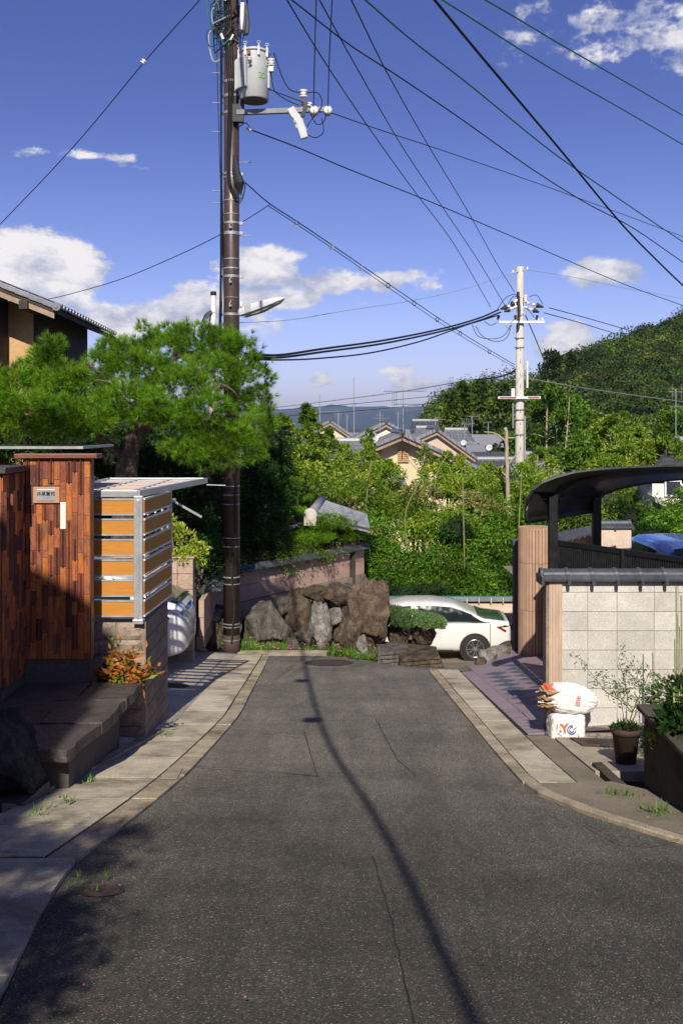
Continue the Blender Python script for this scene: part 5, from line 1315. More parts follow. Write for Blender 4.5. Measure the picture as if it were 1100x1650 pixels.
def pcable(pts, r, m='cable', parent=p1, name='pole_cable', D0=None):
    b = MB(); b.tube(catmull([W(x, y, d) for x, y, d in pts], 6), r, 5); return b.build(name, M[m], parent)
rr = random.Random(11)
# risers on the left
for k in range(7):
    x0 = 352+rr.uniform(-1, 8); x1 = 356+rr.uniform(-3, 5); d = PY-rr.uniform(-.05, .18)
    pcable([(x0, -25, d), (x0+rr.uniform(-2, 3), 90, d), (lerp(x0, x1, .4)+rr.uniform(-2, 2), 220, d), (x1+rr.uniform(-1, 1), 360, d), (x1+rr.uniform(-2, 2), 470, d), (x1-2+rr.uniform(-2, 4), 540, d)], rr.choice([.008, .011, .014]), 'gcable' if k in (2,) else 'cable')
for k in range(4):
    x0 = 362+k*3.5; pcable([(x0-2, -25, PY-.2), (x0+2, 90, PY-.2), (x0+6-k, 150, PY-.19), (x0+4-k*2, 280, PY-.18), (378+k*1.5, 320, PY-.19)], .014, 'cable')
pcable([(377, 880, PY-.2), (374, 930, PY-.2), (378, 980, PY-.2), (375, 1010, PY-.2), (373, 1036, PY-.2)], .022, 'black')
pcable([(380, 600, PY-.19), (379, 740, PY-.19), (379, 860, PY-.19)], .018, 'cable')
# thick splice bundle
b = MB(); b.tube([W(379,250,PY-.17), W(380,275,PY-.18), W(386,295,PY-.18), W(387,312,PY-.16)], [.04,.08,.10,.03], 8); b.build('cable_splice', M['black'], p1)
for k in range(14):
    x = 386+rr.uniform(-4, 8); y = 285+rr.uniform(-10, 25); d = PY-.2
    pcable([(x, y, d), (x+rr.uniform(2, 9), y+rr.uniform(5, 14), d), (x+rr.uniform(-3, 6), y+rr.uniform(18, 32), d), (x-rr.uniform(0, 6), y+rr.uniform(12, 40), d)], .005)
# tangle at the top
for k in range(34):
    side = rr.choice([-1, -1, 1]); x = 372+side*rr.uniform(6, 28); y = rr.uniform(-20, 45); d = PY-rr.uniform(-.2, .3); w_ = side*rr.uniform(4, 20); h = rr.uniform(15, 62)
    if side > 0: x = 372+rr.uniform(8, 22); w_ = rr.uniform(3, 10); h = rr.uniform(12, 45)
    pcable([(x, y, d), (x+w_*.7, y+h*.3, d), (x+w_*.4, y+h, d), (x-w_*.3, y+h*.95, d), (370+rr.uniform(-8, 8), y+h*.5, PY-.17)], rr.choice([.007, .012, .018]), rr.choice(['cable', 'cable', 'cable', 'gcable', 'black', 'wcable']))
for k in range(10):
    x = 352+rr.uniform(-6, 44); y = rr.uniform(-5, 66); b = MB(); p = W(x, y, PY-.25); b.cyl(p, p+Vector((rr.uniform(-.1, .1), 0, rr.uniform(.08, .22))), rr.choice([.02, .03]), 8); b.build('clamp_fitting', M[rr.choice(['galv', 'porc', 'black', 'black'])], p1)
b = MB(); b.tube([W(391, 5, PY-.3), W(390, 25, PY-.3), W(388, 48, PY-.3)], .045, 8); b.build('white_fuse', M['porc'], p1)
for x, w_ in ((397, .05), (399, .06)):
    b = MB(); b.tube(catmull([W(x-3, 5, PY-.3), W(x, 25, PY-.3), W(x+1, 40, PY-.3), W(x-1, 55, PY-.3), W(x-5, 50, PY-.3), W(x-4, 38, PY-.3)], 6), .028, 6); b.build('cable_loop', M['black'], p1)
# cross arm
za = pz_(186); x0, x1 = (383-CX)/F*PY, (534-CX)/F*PY
b = MB(); b.bar((x0, PY-.22, pz_(187)), (x1, PY-.24, pz_(182)), .09, .10); b.build('cross_arm', M['armsteel'], p1, bevel=.006)
b = MB(); b.bb(x0-.08, x0+.14, PY-.25, PY-.10, za-.2, za+.16); b.build('arm_bracket', M['blackm'], p1)
b = MB(); b.bb((392-CX)/F*PY-.04, (392-CX)/F*PY+.04, PY-.24, PY-.16, za, pz_(150)); b.build('hanger', M['trafo_d'], p1)
def insul(p, ax, r, n, parent, L=.05, m='porc'):
    b = MB(); prof = []
    for k in range(n): prof += [(r*.45, k*L), (r, k*L+L*.35), (r*.9, k*L+L*.55), (r*.45, k*L+L*.8)]
    b.lathe(p, prof, 14, ax); return b.build('insulator', M[m], parent, smooth=True)
insul(W(489, 158, PY-.24), (0, 0, 1), .095, 3, p1, .06); insul(W(487, 170, PY-.24), (0, 0, 1), .05, 1, p1, .1, 'pinkish')
for px in (506, 528): insul(W(px, 177, PY-.42), (0, 1, 0), .09, 3, p1, .06)
insul(W(498, 172, PY-.28), (.3, .0, 1), .06, 2, p1, .05)
b = MB(); b.box(W(491, 176, PY-.27), (.08, .07, .32), (0, .25, 0)); b.build('arm_fitting', M['blackm'], p1)
for (px, py, a) in ((476, 188, -.55), (483, 200, -.45), (486, 208, -.3)):
    b = MB(); c0 = W(px, py, PY-.34-(px-476)*.012); b.box(c0, (.16, .10, .40), (0, a, 0)); b.box(c0+Vector((-.10, 0, .05)), (.06, .06, .10), (0, a, 0)); b.build('cutout_switch', M['trafo'], p1, bevel=.02)
for pl_ in ([(441,85,PY-.3),(455,125,PY-.3),(468,145,PY-.3),(489,150,PY-.3)], [(489,150,PY-.3),(512,150,PY-.3),(518,170,PY-.3),(500,195,PY-.3),(495,205,PY-.32)], [(436,115,PY-.3),(442,145,PY-.3),(460,160,PY-.3),(482,170,PY-.3)],
         [(392,118,PY-.3),(400,118,PY-.34),(410,135,PY-.34),(436,145,PY-.3),(489,165,PY-.3)], [(497,178,PY-.3),(510,200,PY-.36),(522,195,PY-.36),(525,180,PY-.36)], [(492,215,PY-.32),(508,222,PY-.36),(521,212,PY-.36),(518,190,PY-.34)],
         [(388,95,PY-.3),(400,92,PY-.32),(420,90,PY-.34),(437,96,PY-.3)], [(392,140,PY-.25),(395,120,PY-.3),(402,112,PY-.34)], [(385,205,PY-.2),(396,198,PY-.25),(404,207,PY-.3)]):
    pcable(pl_, .011)
b = MB(); b.tube([W(398, 206, PY-.3), W(405, 211, PY-.3)], .03, 7); b.build('wedge_clamp', M['wcable'], p1)
tr = thing('pole_transformer', 'pale grey cylindrical transformer hung on the brown pole', 'transformer', tuple(W(411, 160, PY-.1)))
tx = (411.5-CX)/F*(PY-.05); ty = PY-.30; zb, zt = pz_(163, ty), pz_(80, ty); rT = .295
b = MB(); b.lathe((tx, ty, zb), [(rT*.93, 0), (rT, .02), (rT, zt-zb-.1), (rT*1.0, zt-zb-.05), (rT*.8, zt-zb-.02), (.01, zt-zb+.02)], 40); o = b.build('tank', M['trafo'], tr); 
o.data.polygons.foreach_set('use_smooth', [len(p.vertices) == 4 for p in o.data.polygons])
b = MB(); b.lathe((tx, ty, zb), [(rT*.92, -.004), (.01, -.003)], 40); b.build('underside', M['trafo_d'], tr)
b = MB(); b.lathe((tx, ty, zt-.10), [(rT+.002, 0), (rT+.028, .005), (rT+.028, .04), (rT*.9, .055), (.01, .075)], 40); b.build('lid', M['trafo'], tr)
for a in (-2.1, -1.2, -.55, -2.9):
    c0 = Vector((tx+math.cos(a)*(rT+.02), ty+math.sin(a)*(rT+.02), zt-.12)); b = MB(); b.box(c0, (.045, .045, .18)); b.cyl(c0+Vector((0,0,.08)), c0+Vector((0,0,.14)), .012, 6)
    pts_ = [c0+Vector((.03*math.cos(t), 0, .16+.03*math.sin(t))) for t in [i*math.pi/4 for i in range(9)]]; b.tube(pts_, .007, 5); b.build('lid_clamp', M['trafo'], tr)
for k in range(7):
    a = math.pi+.15+k*.17; b = MB(); c0 = Vector((tx+math.cos(a)*(rT+.05), ty+math.sin(a)*(rT+.05), lerp(zb, zt, .47))); b.box(c0, (.11, .022, .60), (0, 0, a)); b.build('cooling_fin', M['trafo'], tr, bevel=.008)
for a in (-.25,):
    b = MB(); b.box((tx+math.cos(a)*(rT+.02), ty+math.sin(a)*(rT+.02), lerp(zb, zt, .42)), (.04, .08, .42), (0, 0, a)); b.build('side_rib', M['trafo'], tr, bevel=.005)
insul(W(437, 107, PY-.4), (0, 0, 1), .085, 3, tr, .055); b = MB(); b.box(W(437, 111, PY-.4), (.10, .09, .12)); b.build('bushing_cap', M['galv'], tr)
b = MB(); b.bar(W(430, 99, PY-.35), W(436, 104, PY-.4), .04, .06); b.build('bushing_arm', M['galv'], tr)
insul(W(402, 92, PY-.65), (.1, -.6, -1), .045, 2, tr, .06, 'trafo'); b = MB(); b.cyl(W(401, 88, PY-.62), W(401, 82, PY-.6), .035, 10); b.build('bushing_base', M['rustc'], tr)
for k, ch in enumerate('20'):
    a = -math.pi/2+.50+.24*k
    text_part('lettering', ch, M['green_ink'], tr, (tx+math.cos(a)*(rT+.006), ty+math.sin(a)*(rT+.006), lerp(zb, zt, .42)), .17, rot=(R(90), 0, a+math.pi/2), ext=.002)
# second mount arm
b = MB(); b.bb(PX+.15, tx-rT+.02, PY-.2, PY-.1, pz_(98), pz_(92)); b.bb(PX+.15, tx-rT+.02, PY-.2, PY-.1, pz_(148), pz_(142)); b.build('mount_bracket', M['blackm'], tr)
sl = thing('street_lamp', 'long white street lamp arm tilted up from the brown pole', 'street lamp', tuple(W(386, 505, PY)))
a = W(386, 504, PY-.15); c = W(458, 480, PY-.9); d = (c-a)
q = d.to_track_quat('Y', 'Z').to_matrix(); b = MB(); rings = []; L = d.length
for t_2, w_, h in ((0,.05,.10),(.06,.09,.15),(.25,.11,.17),(.5,.115,.16),(.8,.10,.12),(.93,.07,.07),(1,.02,.02)):
    rings.append([a+q @ Vector((x*w_, t_2*L, z*h)) for x, z in ((-1,-.5),(-.6,-.62),(.6,-.62),(1,-.5),(1,.0),(.7,.5),(-.7,.5),(-1,.0))])
vs = [v for r in rings for v in r]; b.add(vs, [(i*8+k, i*8+(k+1) % 8, (i+1)*8+(k+1) % 8, (i+1)*8+k) for i in range(6) for k in range(8)]+[tuple(range(7,-1,-1)), tuple(48+k for k in range(8))])
o = b.build('housing', M['alu_w'], sl, bevel=.004); fix_normals(o)
b = MB()
rings = [[a+q @ Vector((x*w_, t_2*L, z*h)) for x, z in ((-.72,-.63),(.72,-.63),(.6,-.85),(-.6,-.85))] for t_2, w_, h in ((.10,.09,.15),(.5,.11,.16),(.9,.08,.08))]
vs = [v for r in rings for v in r]; b.add(vs, [(i*4+k, i*4+(k+1) % 4, (i+1)*4+(k+1) % 4, (i+1)*4+k) for i in range(2) for k in range(4)]+[(3,2,1,0), (8,9,10,11)]); o = b.build('diffuser', M['trafo'], sl); fix_normals(o)
b = MB(); b.bar(a+q @ Vector((0, .20*L, .0)), a+q @ Vector((0, .36*L, .0)), .235, .185); b.build('cover_band', M['trafo'], sl, bevel=.02)
b = MB(); b.cyl(W(389, 486, PY-.3), W(389, 493, PY-.3), .03, 8); b.tube([W(389, 493, PY-.3), W(388, 500, PY-.2), W(386, 505, PY-.16)], .008); b.build('light_sensor', M['bag'], sl)

# ------------------------------------------------------------------ thin pole behind the pine
tp = thing('conduit_pole', 'thin pole with white pipe and black cap rising behind the pine', 'pole', ((344-CX)/F*24, 24, -3.5))
D = 24; b = MB(); b.cyl(((342-CX)/F*D, D, -3.8), W(342, 500, D), .075, 12); b.build('shaft', M['conc_pole'], tp)
b = MB(); b.cyl(W(344, 524, D-.1), W(344, 476, D-.1), .065, 12); b.build('pipe', M['porc'], tp); b = MB(); b.cyl(W(344, 476, D-.1), W(344, 470, D-.1), .072, 12); b.build('cap', M['black'], tp)
b = MB(); b.cyl(W(349, 660, D-.1), W(349, 530, D-.1), .05, 10); b.build('pipe', M['galv'], tp)
for k in range(4): pcable([(340+k*2, 500+k, D-.15), (330-k*2, 508+k*4, D-.2), (328+k*3, 520+k*2, D-.2), (336+k, 512+k*3, D-.15)], .012, 'cable', tp, 'loose_cable')

# ------------------------------------------------------------------ concrete pole
QD = 36; QX = (836-CX)/F*QD
p2 = thing('utility_pole', 'pale concrete utility pole standing among the roofs and trees', 'utility pole', (QX, QD, -7))
qz = lambda py: 1.6+(HY-py)/F*QD
b = MB(); b.cone((QX-.01, QD, -7.2), (QX+.03, QD, qz(430)), .20, .125, 24); b.build('shaft', M['conc_pole'], p2, smooth=True)
b = MB(); b.bb((802-CX)/F*QD, (875-CX)/F*QD, QD-.24, QD-.16, qz(521.5), qz(518)); b.build('cross_arm', M['alu_w'], p2)
b = MB(); b.bb((800-CX)/F*QD, (868-CX)/F*QD, QD-.28, QD-.20, qz(643), qz(639)); b.build('cross_arm', M['alu_w'], p2)
b = MB(); b.bb((803-CX)/F*QD, (829-CX)/F*QD, QD-.285, QD-.28, qz(642.3), qz(639.8)); b.bb((848-CX)/F*QD, (866-CX)/F*QD, QD-.285, QD-.28, qz(642.3), qz(639.8)); b.build('rust_stain', M['rustc'], p2)
for py in (545, 560, 660, 676, 700): b = MB(); b.cyl((QX, QD, qz(py)-.02), (QX, QD, qz(py)+.02), .17 if py < 600 else .185, 20); b.build('band', M['galv'], p2)
b = MB(); b.bar(W(812, 523, QD-.2), W(831, 540, QD-.2), .03, .03); b.build('arm_brace', M['galv'], p2)
for (px, py, ang, L) in ((806,498,1,30),(822,492,1,12),(812,502,1,26),(875,495,-1,28),(868,503,-1,26)):
    xa = px; xb = 833 if ang > 0 else 842
    A_ = W(xa, py, QD-.3); B_ = W(xb, py-9 if ang > 0 else py-9, QD-.15)
    dd = (B_-A_)
    b = MB(); b.tube([A_, A_.lerp(B_, .35)], [.03, .10], 8); b.build('dead_end_sleeve', M['black'], p2)
    for k in range(2): 
        insul(A_.lerp(B_, .42+.28*k), dd, .062, 3, p2, .05); b = MB(); b.cyl(A_.lerp(B_, .38+.28*k), A_.lerp(B_, .41+.28*k), .05, 8); b.build('insulator_cap', M['pinkish'], p2)
for px in (803, 828, 866, 873): insul(W(px, 517, QD-.2), (0,0,1), .06, 2, p2, .06); 
for px in (802, 829, 864): b = MB(); b.cyl(W(px, 515, QD-.22), W(px+1, 508, QD-.22), .05, 8); b.build('black_fitting', M['black'], p2)
insul(W(846, 487, QD-.2), (0,0,1), .08, 4, p2, .07); insul(W(826, 440, QD-.1), (0,0,1), .05, 2, p2, .06); insul(W(849, 435, QD-.1), (0,0,1), .05, 2, p2, .06)
b = MB(); b.bar(W(822, 440, QD-.1), W(850, 434, QD-.1), .03, .03); b.build('top_bracket', M['galv'], p2)
for pts_ in ([(800,500,QD-.3),(812,482,QD-.3),(828,474,QD-.3),(838,480,QD-.2)], [(818,490,QD-.3),(826,478,QD-.3),(836,478,QD-.3)], [(852,478,QD-.3),(864,476,QD-.3),(874,490,QD-.3)], [(766,525,QD-.3),(775,540,QD-.3),(795,550,QD-.3),(815,545,QD-.3),(824,522,QD-.3)],
              [(760,523,QD-.3),(770,542,QD-.3),(795,546,QD-.3),(812,540,QD-.3),(822,524,QD-.3)], [(780,518,QD-.3),(790,524,QD-.3),(800,520,QD-.3)], [(845,494,QD-.2),(855,505,QD-.2),(860,512,QD-.2)]):
    pcable(pts_, .012, 'cable', p2)
b = MB(); b.tube([W(834, 470, QD-.2), W(836, 500, QD-.2), W(834, 530, QD-.2)], .05, 6); b.build('cable_bundle', M['black'], p2)
for (px, y0, y1, r, m) in ((849,582,625,.035,'porc'), (826,626,640,.07,'porc'), (826,650,690,.03,'galv'), (845,670,740,.03,'wcable')): b = MB(); b.cyl(W(px, y0, QD-.15), W(px, y1, QD-.15), r, 8); b.build('conduit', M[m], p2)
b = MB(); b.bar(W(836, 592, QD-.1), W(849, 586, QD-.1), .03, .03); b.build('bracket', M['galv'], p2)
b = MB()
for k in range(9): z = qz(560+k*20); b.cyl((QX, QD-.2, z), (QX, QD-.3, z), .012, 5)
b.build('step_bolts', M['galv'], p2)

# ------------------------------------------------------------------ overhead lines
def line(label, pts, r=.010, m='cable', smooth=8, name='overhead_wire', cat='wire', group='overhead wires'):
    ends = (pts[0][1] < 0 or pts[0][0] < 0, pts[-1][0] > 1100 or pts[-1][0] < 0)
    pts = [W(x, y, d) for x, y, d in pts]
    if ends[0]: pts = [pts[0]+(pts[0]-pts[1])*2.0]+pts          # the wires run on beyond the view
    if ends[1]: pts = pts+[pts[-1]+(pts[-1]-pts[-2])*2.5]
    b = MB(); b.tube(catmull(pts, smooth), r, 6); o = b.build(name, M[m], None, loc=pts[0]); return tag(o, label, cat, group)
line('thin wire with a round insulator falling to the far left of the sky', [(322,0,18),(237,95,19),(120,235,21),(0,362,24),(-60,422,26)], .010)
o = thing('guy_insulator', 'white round insulator on the thin wire at upper left', 'insulator', tuple(W(237, 95, 19))); insul(W(234, 97, 19), (-1, 0, -1.1), .06, 2, o, .05)
line('slack wire from the pole splice to behind the left house', [(434,330,21.5),(395,355,21),(355,378,21),(290,410,22),(200,448,23.5),(120,472,25),(70,484,26)], .009)
line('upper strand of the ringed service cable between both poles', [(395,294,20.4),(433,327,21.2),(480,358,22.5),(535,395,24),(625,457,28),(710,515,31.5),(775,556,34),(829,588,35.8)], .012)
line('lower strand of the ringed service cable between both poles', [(433,332,21.2),(480,363,22.5),(535,400,24),(625,463,28),(710,521,31.5),(775,561,34),(829,592,35.8)], .009)
rg_ = [(478,361,22.4),(534,398,24),(581,431,26),(625,460,28),(667,489,30),(704,515,31.3),(741,537,33),(788,567,34.5)]
for k, (x, y, d) in enumerate(rg_):
    p = W(x, y, d); b = MB(); b.tube([p+Vector((.05*math.cos(t), 0, .07*math.sin(t))) for t in [i*math.pi/4 for i in range(9)]], .012, 5)
    b.build('cable_ring', M['wcable'] if k < 3 else M['cable'], bpy.data.objects.get('overhead_wire.002'))
line('thick black cable pair, upper, sagging between the two poles', [(395,570,20.6),(450,572,22),(520,562,24.5),(620,548,28),(710,530,32),(770,513,34.5),(803,499,35.7)], .030, 'cable')
line('thick black cable pair, middle, sagging between the two poles', [(395,575,20.6),(450,576,22),(520,567,24.5),(620,553,28),(710,534,32),(770,517,34.5),(806,503,35.7)], .030, 'cable')
line('lowest black cable of the bundle sagging between the two poles', [(395,578,20.6),(450,580,22),(520,577,24.5),(600,568,27.5),(680,549,30.5),(750,524,33.5),(770,518,34.5),(802,508,35.7)], .022, 'cable')
line('straight wire from the top centre down to the concrete pole, lowest of three', [(455,-12,13),(520,95,16),(590,200,21),(665,305,26),(730,392,31),(790,495,35.7)], .012)
line('straight wire from the top centre down to the concrete pole, middle of three', [(508,-12,13),(575,110,17),(650,240,23),(720,345,29),(770,420,33),(814,494,35.7)], .012)
line('straight wire from the top centre down to the concrete pole, highest of three', [(560,-12,13),(625,120,17),(690,235,23),(750,335,29),(800,425,33.5),(828,470,35.7)], .012)
line('sagging wire crossing the sky behind the three straight ones', [(455,-12,14),(560,70,15),(640,122,16),(740,190,17.5),(850,268,19.5),(940,325,21),(1020,368,23),(1110,430,25)], .011)
line('teal wire sweeping from top centre to the middle of the right side', [(575,-12,10),(660,62,11),(760,140,12.5),(880,238,14.5),(960,295,16),(1040,350,17.5),(1115,400,19)], .010, 'gcable')
line('heavy black line crossing the upper right of the sky', [(690,-12,9),(770,85,10),(840,168,11),(905,245,12.5),(1000,360,14.5),(1060,422,16),(1115,475,17.5)], .014)
line('teal wire between the two others at upper right', [(700,-8,9),(760,30,9.5),(830,75,10.3),(900,118,11),(1000,175,12.5),(1115,242,14)], .008, 'gcable')
line('teal wire nearest the top right corner', [(768,-8,9),(830,28,9.7),(900,70,10.5),(1000,128,12),(1115,195,13.5)], .008, 'gcable')
line('long wire from the pole clamp down to the right side above the hill', [(404,209,20.3),(480,238,22),(560,272,24),(700,328,28),(850,392,33),(1000,456,38),(1115,498,42)], .014)
line('wire from the cross arm tip to the right side of the sky', [(534,182,20.2),(620,212,22),(720,245,24.5),(850,290,28),(980,337,32),(1115,387,36)], .010)
line('steep wire dropping to the first white cross arm insulator', [(510,-20,16),(507,80,18),(505,173,20.05)], .010)
line('steep wire dropping to the last white cross arm insulator', [(536,-20,16),(531,80,18),(528,173,20.05)], .010)
line('pale thin wire from the concrete pole top towards the brown pole', [(386,520,21),(470,515,23),(560,500,26),(660,485,29.5),(750,465,33),(824,440,35.9)], .008, 'wcable')
line('thin wire from the concrete pole top to the right', [(850,435,36),(920,446,38),(1000,463,41),(1115,484,45)], .009, 'wcable')
line('upper of two wires from the concrete pole towards the hill', [(884,496,35.7),(950,514,40),(1060,546,50)], .016)
line('lower of two wires from the concrete pole towards the hill', [(876,504,35.7),(940,522,40),(1050,556,50)], .016)
line('thick stay dropping from the concrete pole to the trees', [(846,508,35.8),(868,560,37),(890,618,38.5),(910,668,40)], .020)
line('long pale service wire from the concrete pole across the hill', [(842,608,36),(920,622,39),(1000,634,43),(1120,650,48)], .013, 'wcable')
line('upper of three low wires over the distant roofs', [(400,662,60),(500,650,52),(640,632,46),(760,612,40),(800,608,37),(834,597,36)], .014)
line('middle of three low wires over the distant roofs', [(400,664,60),(520,655,52),(660,642,46),(760,631,40),(829,620,36)], .014)
line('lowest of three low wires over the distant roofs', [(380,672,60),(500,668,52),(650,655,46),(780,640,40),(829,634,36)], .014)
line('short thick cable end curling into the concrete pole', [(770,612,37),(800,608,36.6),(820,602,36.2),(834,592,36)], .03)
line('thin wire slanting over the birch trees', [(912,660,60),(960,690,60),(1000,712,60)], .015, 'wcable')
# heavy bundle overhead whose shadow runs up the lane
def over(X, u, f=.0):
    y = -3.6+(u-.7)/(11-.7)*12.3; z = u-.7813*y; return Vector((X-(0)*y, y, z+1.6))
SP = [(765,1650),(704,1510),(650,1400),(594,1298),(541,1218),(515,1160),(500,1110),(492,1075),(488,1055)]
P_ = []
for px, py in SP:
    x, y = gp(px, py); zr = Gn(y)-1.6; u = zr+.7813*y
    yy = -3.6+(u-.7)/10.3*12.0; zz = u-.7813*yy; P_.append(Vector((x-(y-yy)*math.tan(R(SUN_AZ)), yy, zz+1.6)))
e = P_[0]+(P_[0]-P_[1])*2.5; t_end = P_[-1]+Vector((-.5, 3.5, 2.0))
b = MB(); b.tube(catmull([P_[0]+(P_[0]-P_[2])*1.5]+P_[0:1]+P_[2:]+[t_end, Vector((PX, PY, 12.0))], 6), .036, 8); bun = b.build('cable_bundle', M['black'], loc=P_[0]); tag(bun, 'heavy cable bundle running overhead along the lane to the brown pole', 'cable', 'overhead wires')
for k, t in enumerate((.62, .78)):
    q = catmull(P_, 6); p = q[int(t*len(q))]; b = MB(); b.bb(p.x-.22, p.x+.05, p.y-.06, p.y+.06, p.z-.08, p.z+.08); b.build('junction_box', M['black'], bun)

# ------------------------------------------------------------------ house at upper left
hl = thing('house', 'two storey house with deep tiled eaves and ochre plaster at the left edge', 'house', (-7.5, 23, -3.4))
z_e = W(92, 497, 20).z; rx0 = -5.71; D0, D1 = 20.0, 26.2; sl = .40
b = MB()
b.prism([(rx0, D0, z_e-.10), (rx0, D0, z_e+.0), (rx0-4.0, D0, z_e+4.0*sl), (rx0-4.0, D0, z_e+4.0*sl-.10)], (-.22, D1-D0, 0)); fix_normals(b.build('roof_slab', M['darkwood'], hl))
b = MB(); b.prism([(rx0-8.2, D0, z_e-.10), (rx0-8.2, D0, z_e), (rx0-4.0, D0, z_e+4.0*sl), (rx0-4.0, D0, z_e+4.0*sl-.1)], (-.22, D1-D0, 0)); fix_normals(b.build('roof_slab', M['darkwood'], hl))
n = 22
for k in range(n):           # tile columns running up the slope, seen end-on along the eave
    y = D0+.12+k*(D1-D0-.2)/n; xx = rx0-.22*(y-D0)/(D1-D0)
    b = MB(); prof = [(-.13, 0), (-.06, .055), (.0, .07), (.06, .05), (.13, .015), (.13, -.01), (-.13, -.02)]
    b.prism([(xx+.05, y+dy, z_e+.03+dz) for dy, dz in prof], (-4.05, 0, 4.05*sl)); fix_normals(b.build('roof_tile_column', M['kawara'], hl))
    b = MB(); b.cyl((xx+.045, y-.02, z_e+.055), (xx+.075, y-.02, z_e+.045), .055, 12); b.build('eave_end_tile', M['kawara_l'], hl)
for k in range(15):            # verge tiles
    x = rx0-.02-k*.275; z = z_e+(rx0-x)*sl
    b = MB(); b.prism([(x+.03, D0-.035, z-.035), (x+.03, D0-.035, z+.075), (x-.262, D0-.035, z+.075+.262*sl), (x-.262, D0-.035, z-.035+.262*sl)], (0, .24, .0)); fix_normals(b.build('verge_tile', M['kawara_l'], hl, bevel=.01))
b = MB(); b.cyl((rx0+.01, D0-.09, z_e+.03), (rx0+.01, D0-.02, z_e+.03), .085, 18); b.cyl((rx0+.01, D0-.105, z_e+.03), (rx0+.01, D0-.09, z_e+.03), .04, 12); b.build('corner_roundel', M['kawara_l'], hl)
b = MB(); b.prism([(rx0-.06, D0+.02, z_e-.20), (rx0-.06, D0+.02, z_e-.04), (rx0-4.0, D0+.02, z_e-.04+3.94*sl), (rx0-4.0, D0+.02, z_e-.20+3.94*sl)], (0, .05, 0)); fix_normals(b.build('verge_board', M['woodgrey'], hl))
b = MB(); b.bb(rx0-.66-.09, rx0-.66+.09, D0-.06, D0+1.0, z_e+.0-.02, z_e+.16); b.build('purlin', M['darkwood'], hl, bevel=.01)
b = MB(); b.bb(-10, -6.50, 21.02, 25.2, -3.5, z_e+.28); b.build('wall', M['wallochre'], hl)
b = MB(); b.bb(-6.50, -6.42, 21.06, 25.2, -3.5, z_e+.20); b.build('side_wall', M['darkwood'], hl)  # shade on this turned-away face is put into its dark colour
b = MB(); b.bb(-7.6, -7.03, 20.2, 21.02, -3.5, z_e+.45); b.build('shade_fin', M['darkwood'], hl)  # box added to shade the left end of the wall
for y in (22.2, 23.5): b = MB(); b.bb(-6.42, -6.38, y-.35, y+.35, z_e-1.4, z_e-.5); b.build('side_shutter', M['darkwood'], hl)

# ------------------------------------------------------------------ foliage builders
def tufts(C, DIR, n, L, Wd, rng=RNG, cone=1.15):
    k = len(C); ax = DIR/np.linalg.norm(DIR, axis=1)[:, None]; ax = np.repeat(ax, n, 0); P = np.repeat(C, n, 0)
    d = ax+rng.normal(0, 1, (k*n, 3))*cone*.55; d /= np.linalg.norm(d, axis=1)[:, None]
    s = np.cross(d, rng.normal(0, 1, (k*n, 3))); s /= np.linalg.norm(s, axis=1)[:, None]
    l = (L*rng.uniform(.7, 1.15, k*n))[:, None]; p0 = P+d*l*.08
    V = np.stack([p0-s*Wd/2, p0+s*Wd/2, P+d*l], 1).reshape(-1, 3); return V, np.arange(3*k*n).reshape(-1, 3)
def pads(lst): return [((*W(x, y, d),), (rx/F*d, (dep if dep else rx*.75/F*d), ry/F*d)) for x, y, rx, ry, d, *r in lst for dep in (r[0] if r else None,)]
def limb(parent, pts, r0, r1, m, name='branch'):
    q = catmull([W(*p) for p in pts], 6); q = [p+Vector((.03*noise.noise(p*3), 0, .03*noise.noise(p*3+Vector((5,5,5))))) for p in q]
    b = MB(); b.tube(q, [lerp(r0, r1, i/(len(q)-1)) for i in range(len(q))], 9); return b.build(name, M[m], parent, smooth=True)

# big garden pine
pn = thing('pine_tree', 'large old garden pine with bright green needle pads and gnarled trunk', 'tree', tuple(W(200, 1000, 19)))
PADS = [(25,625,55,30,18.3),(70,605,42,28,18.6),(84,562,20,18,18.4),(72,575,20,12,18.5),(120,625,60,35,18.1),(165,590,32,20,18.6),(178,562,22,16,18.8),(232,530,12,12,19.0),(205,572,30,24,18.9),(225,600,60,30,18.6),(262,568,45,28,19.2),(318,550,42,28,19.3),
        (352,560,36,30,19.5),(385,575,30,32,19.9),(405,610,32,30,19.9),(415,645,24,22,19.9),(340,600,50,26,18.8),(290,625,55,26,18.3),(210,650,60,30,17.7),(140,670,52,26,17.5),(60,665,60,28,17.6),(0,650,50,30,17.8),(-60,640,60,45,18),
        (330,655,45,22,17.9),(290,682,36,20,18.0),(310,722,48,18,18.0),(360,705,48,24,18.2),(390,725,42,18,18.3),(405,690,34,18,18.6),(425,668,18,12,18.8),(345,738,40,14,17.9),(255,665,40,18,17.7),(385,650,28,18,19.3),(272,540,28,14,19.4),(100,690,60,14,17.8),(30,690,50,12,17.9)]
els = pads(PADS)
els = [(c, (r[0]*1.12, r[1]*1.15, r[2]*1.15)) for c, r in els]
P, N_ = blob_points(els, 8200, shell=.5)
N_[:, 2] += .55
keep = RNG.random(len(P)) < np.clip(.60+N_[:, 2]*.55, .14, 1); P, N_ = P[keep], N_[keep]
P += RNG.normal(0, .04, P.shape)
V, Fc = tufts(P, N_, 36, .155, .0075, cone=.95); npmesh('crown', V, Fc, M['pine'], pn)
tr_ = limb(pn, [(190,1000,19.0),(196,880,19.0),(203,790,18.9),(204,750,18.8),(212,715,18.7),(225,690,18.6),(215,660,18.6)], .26, .15, 'bark', 'trunk')
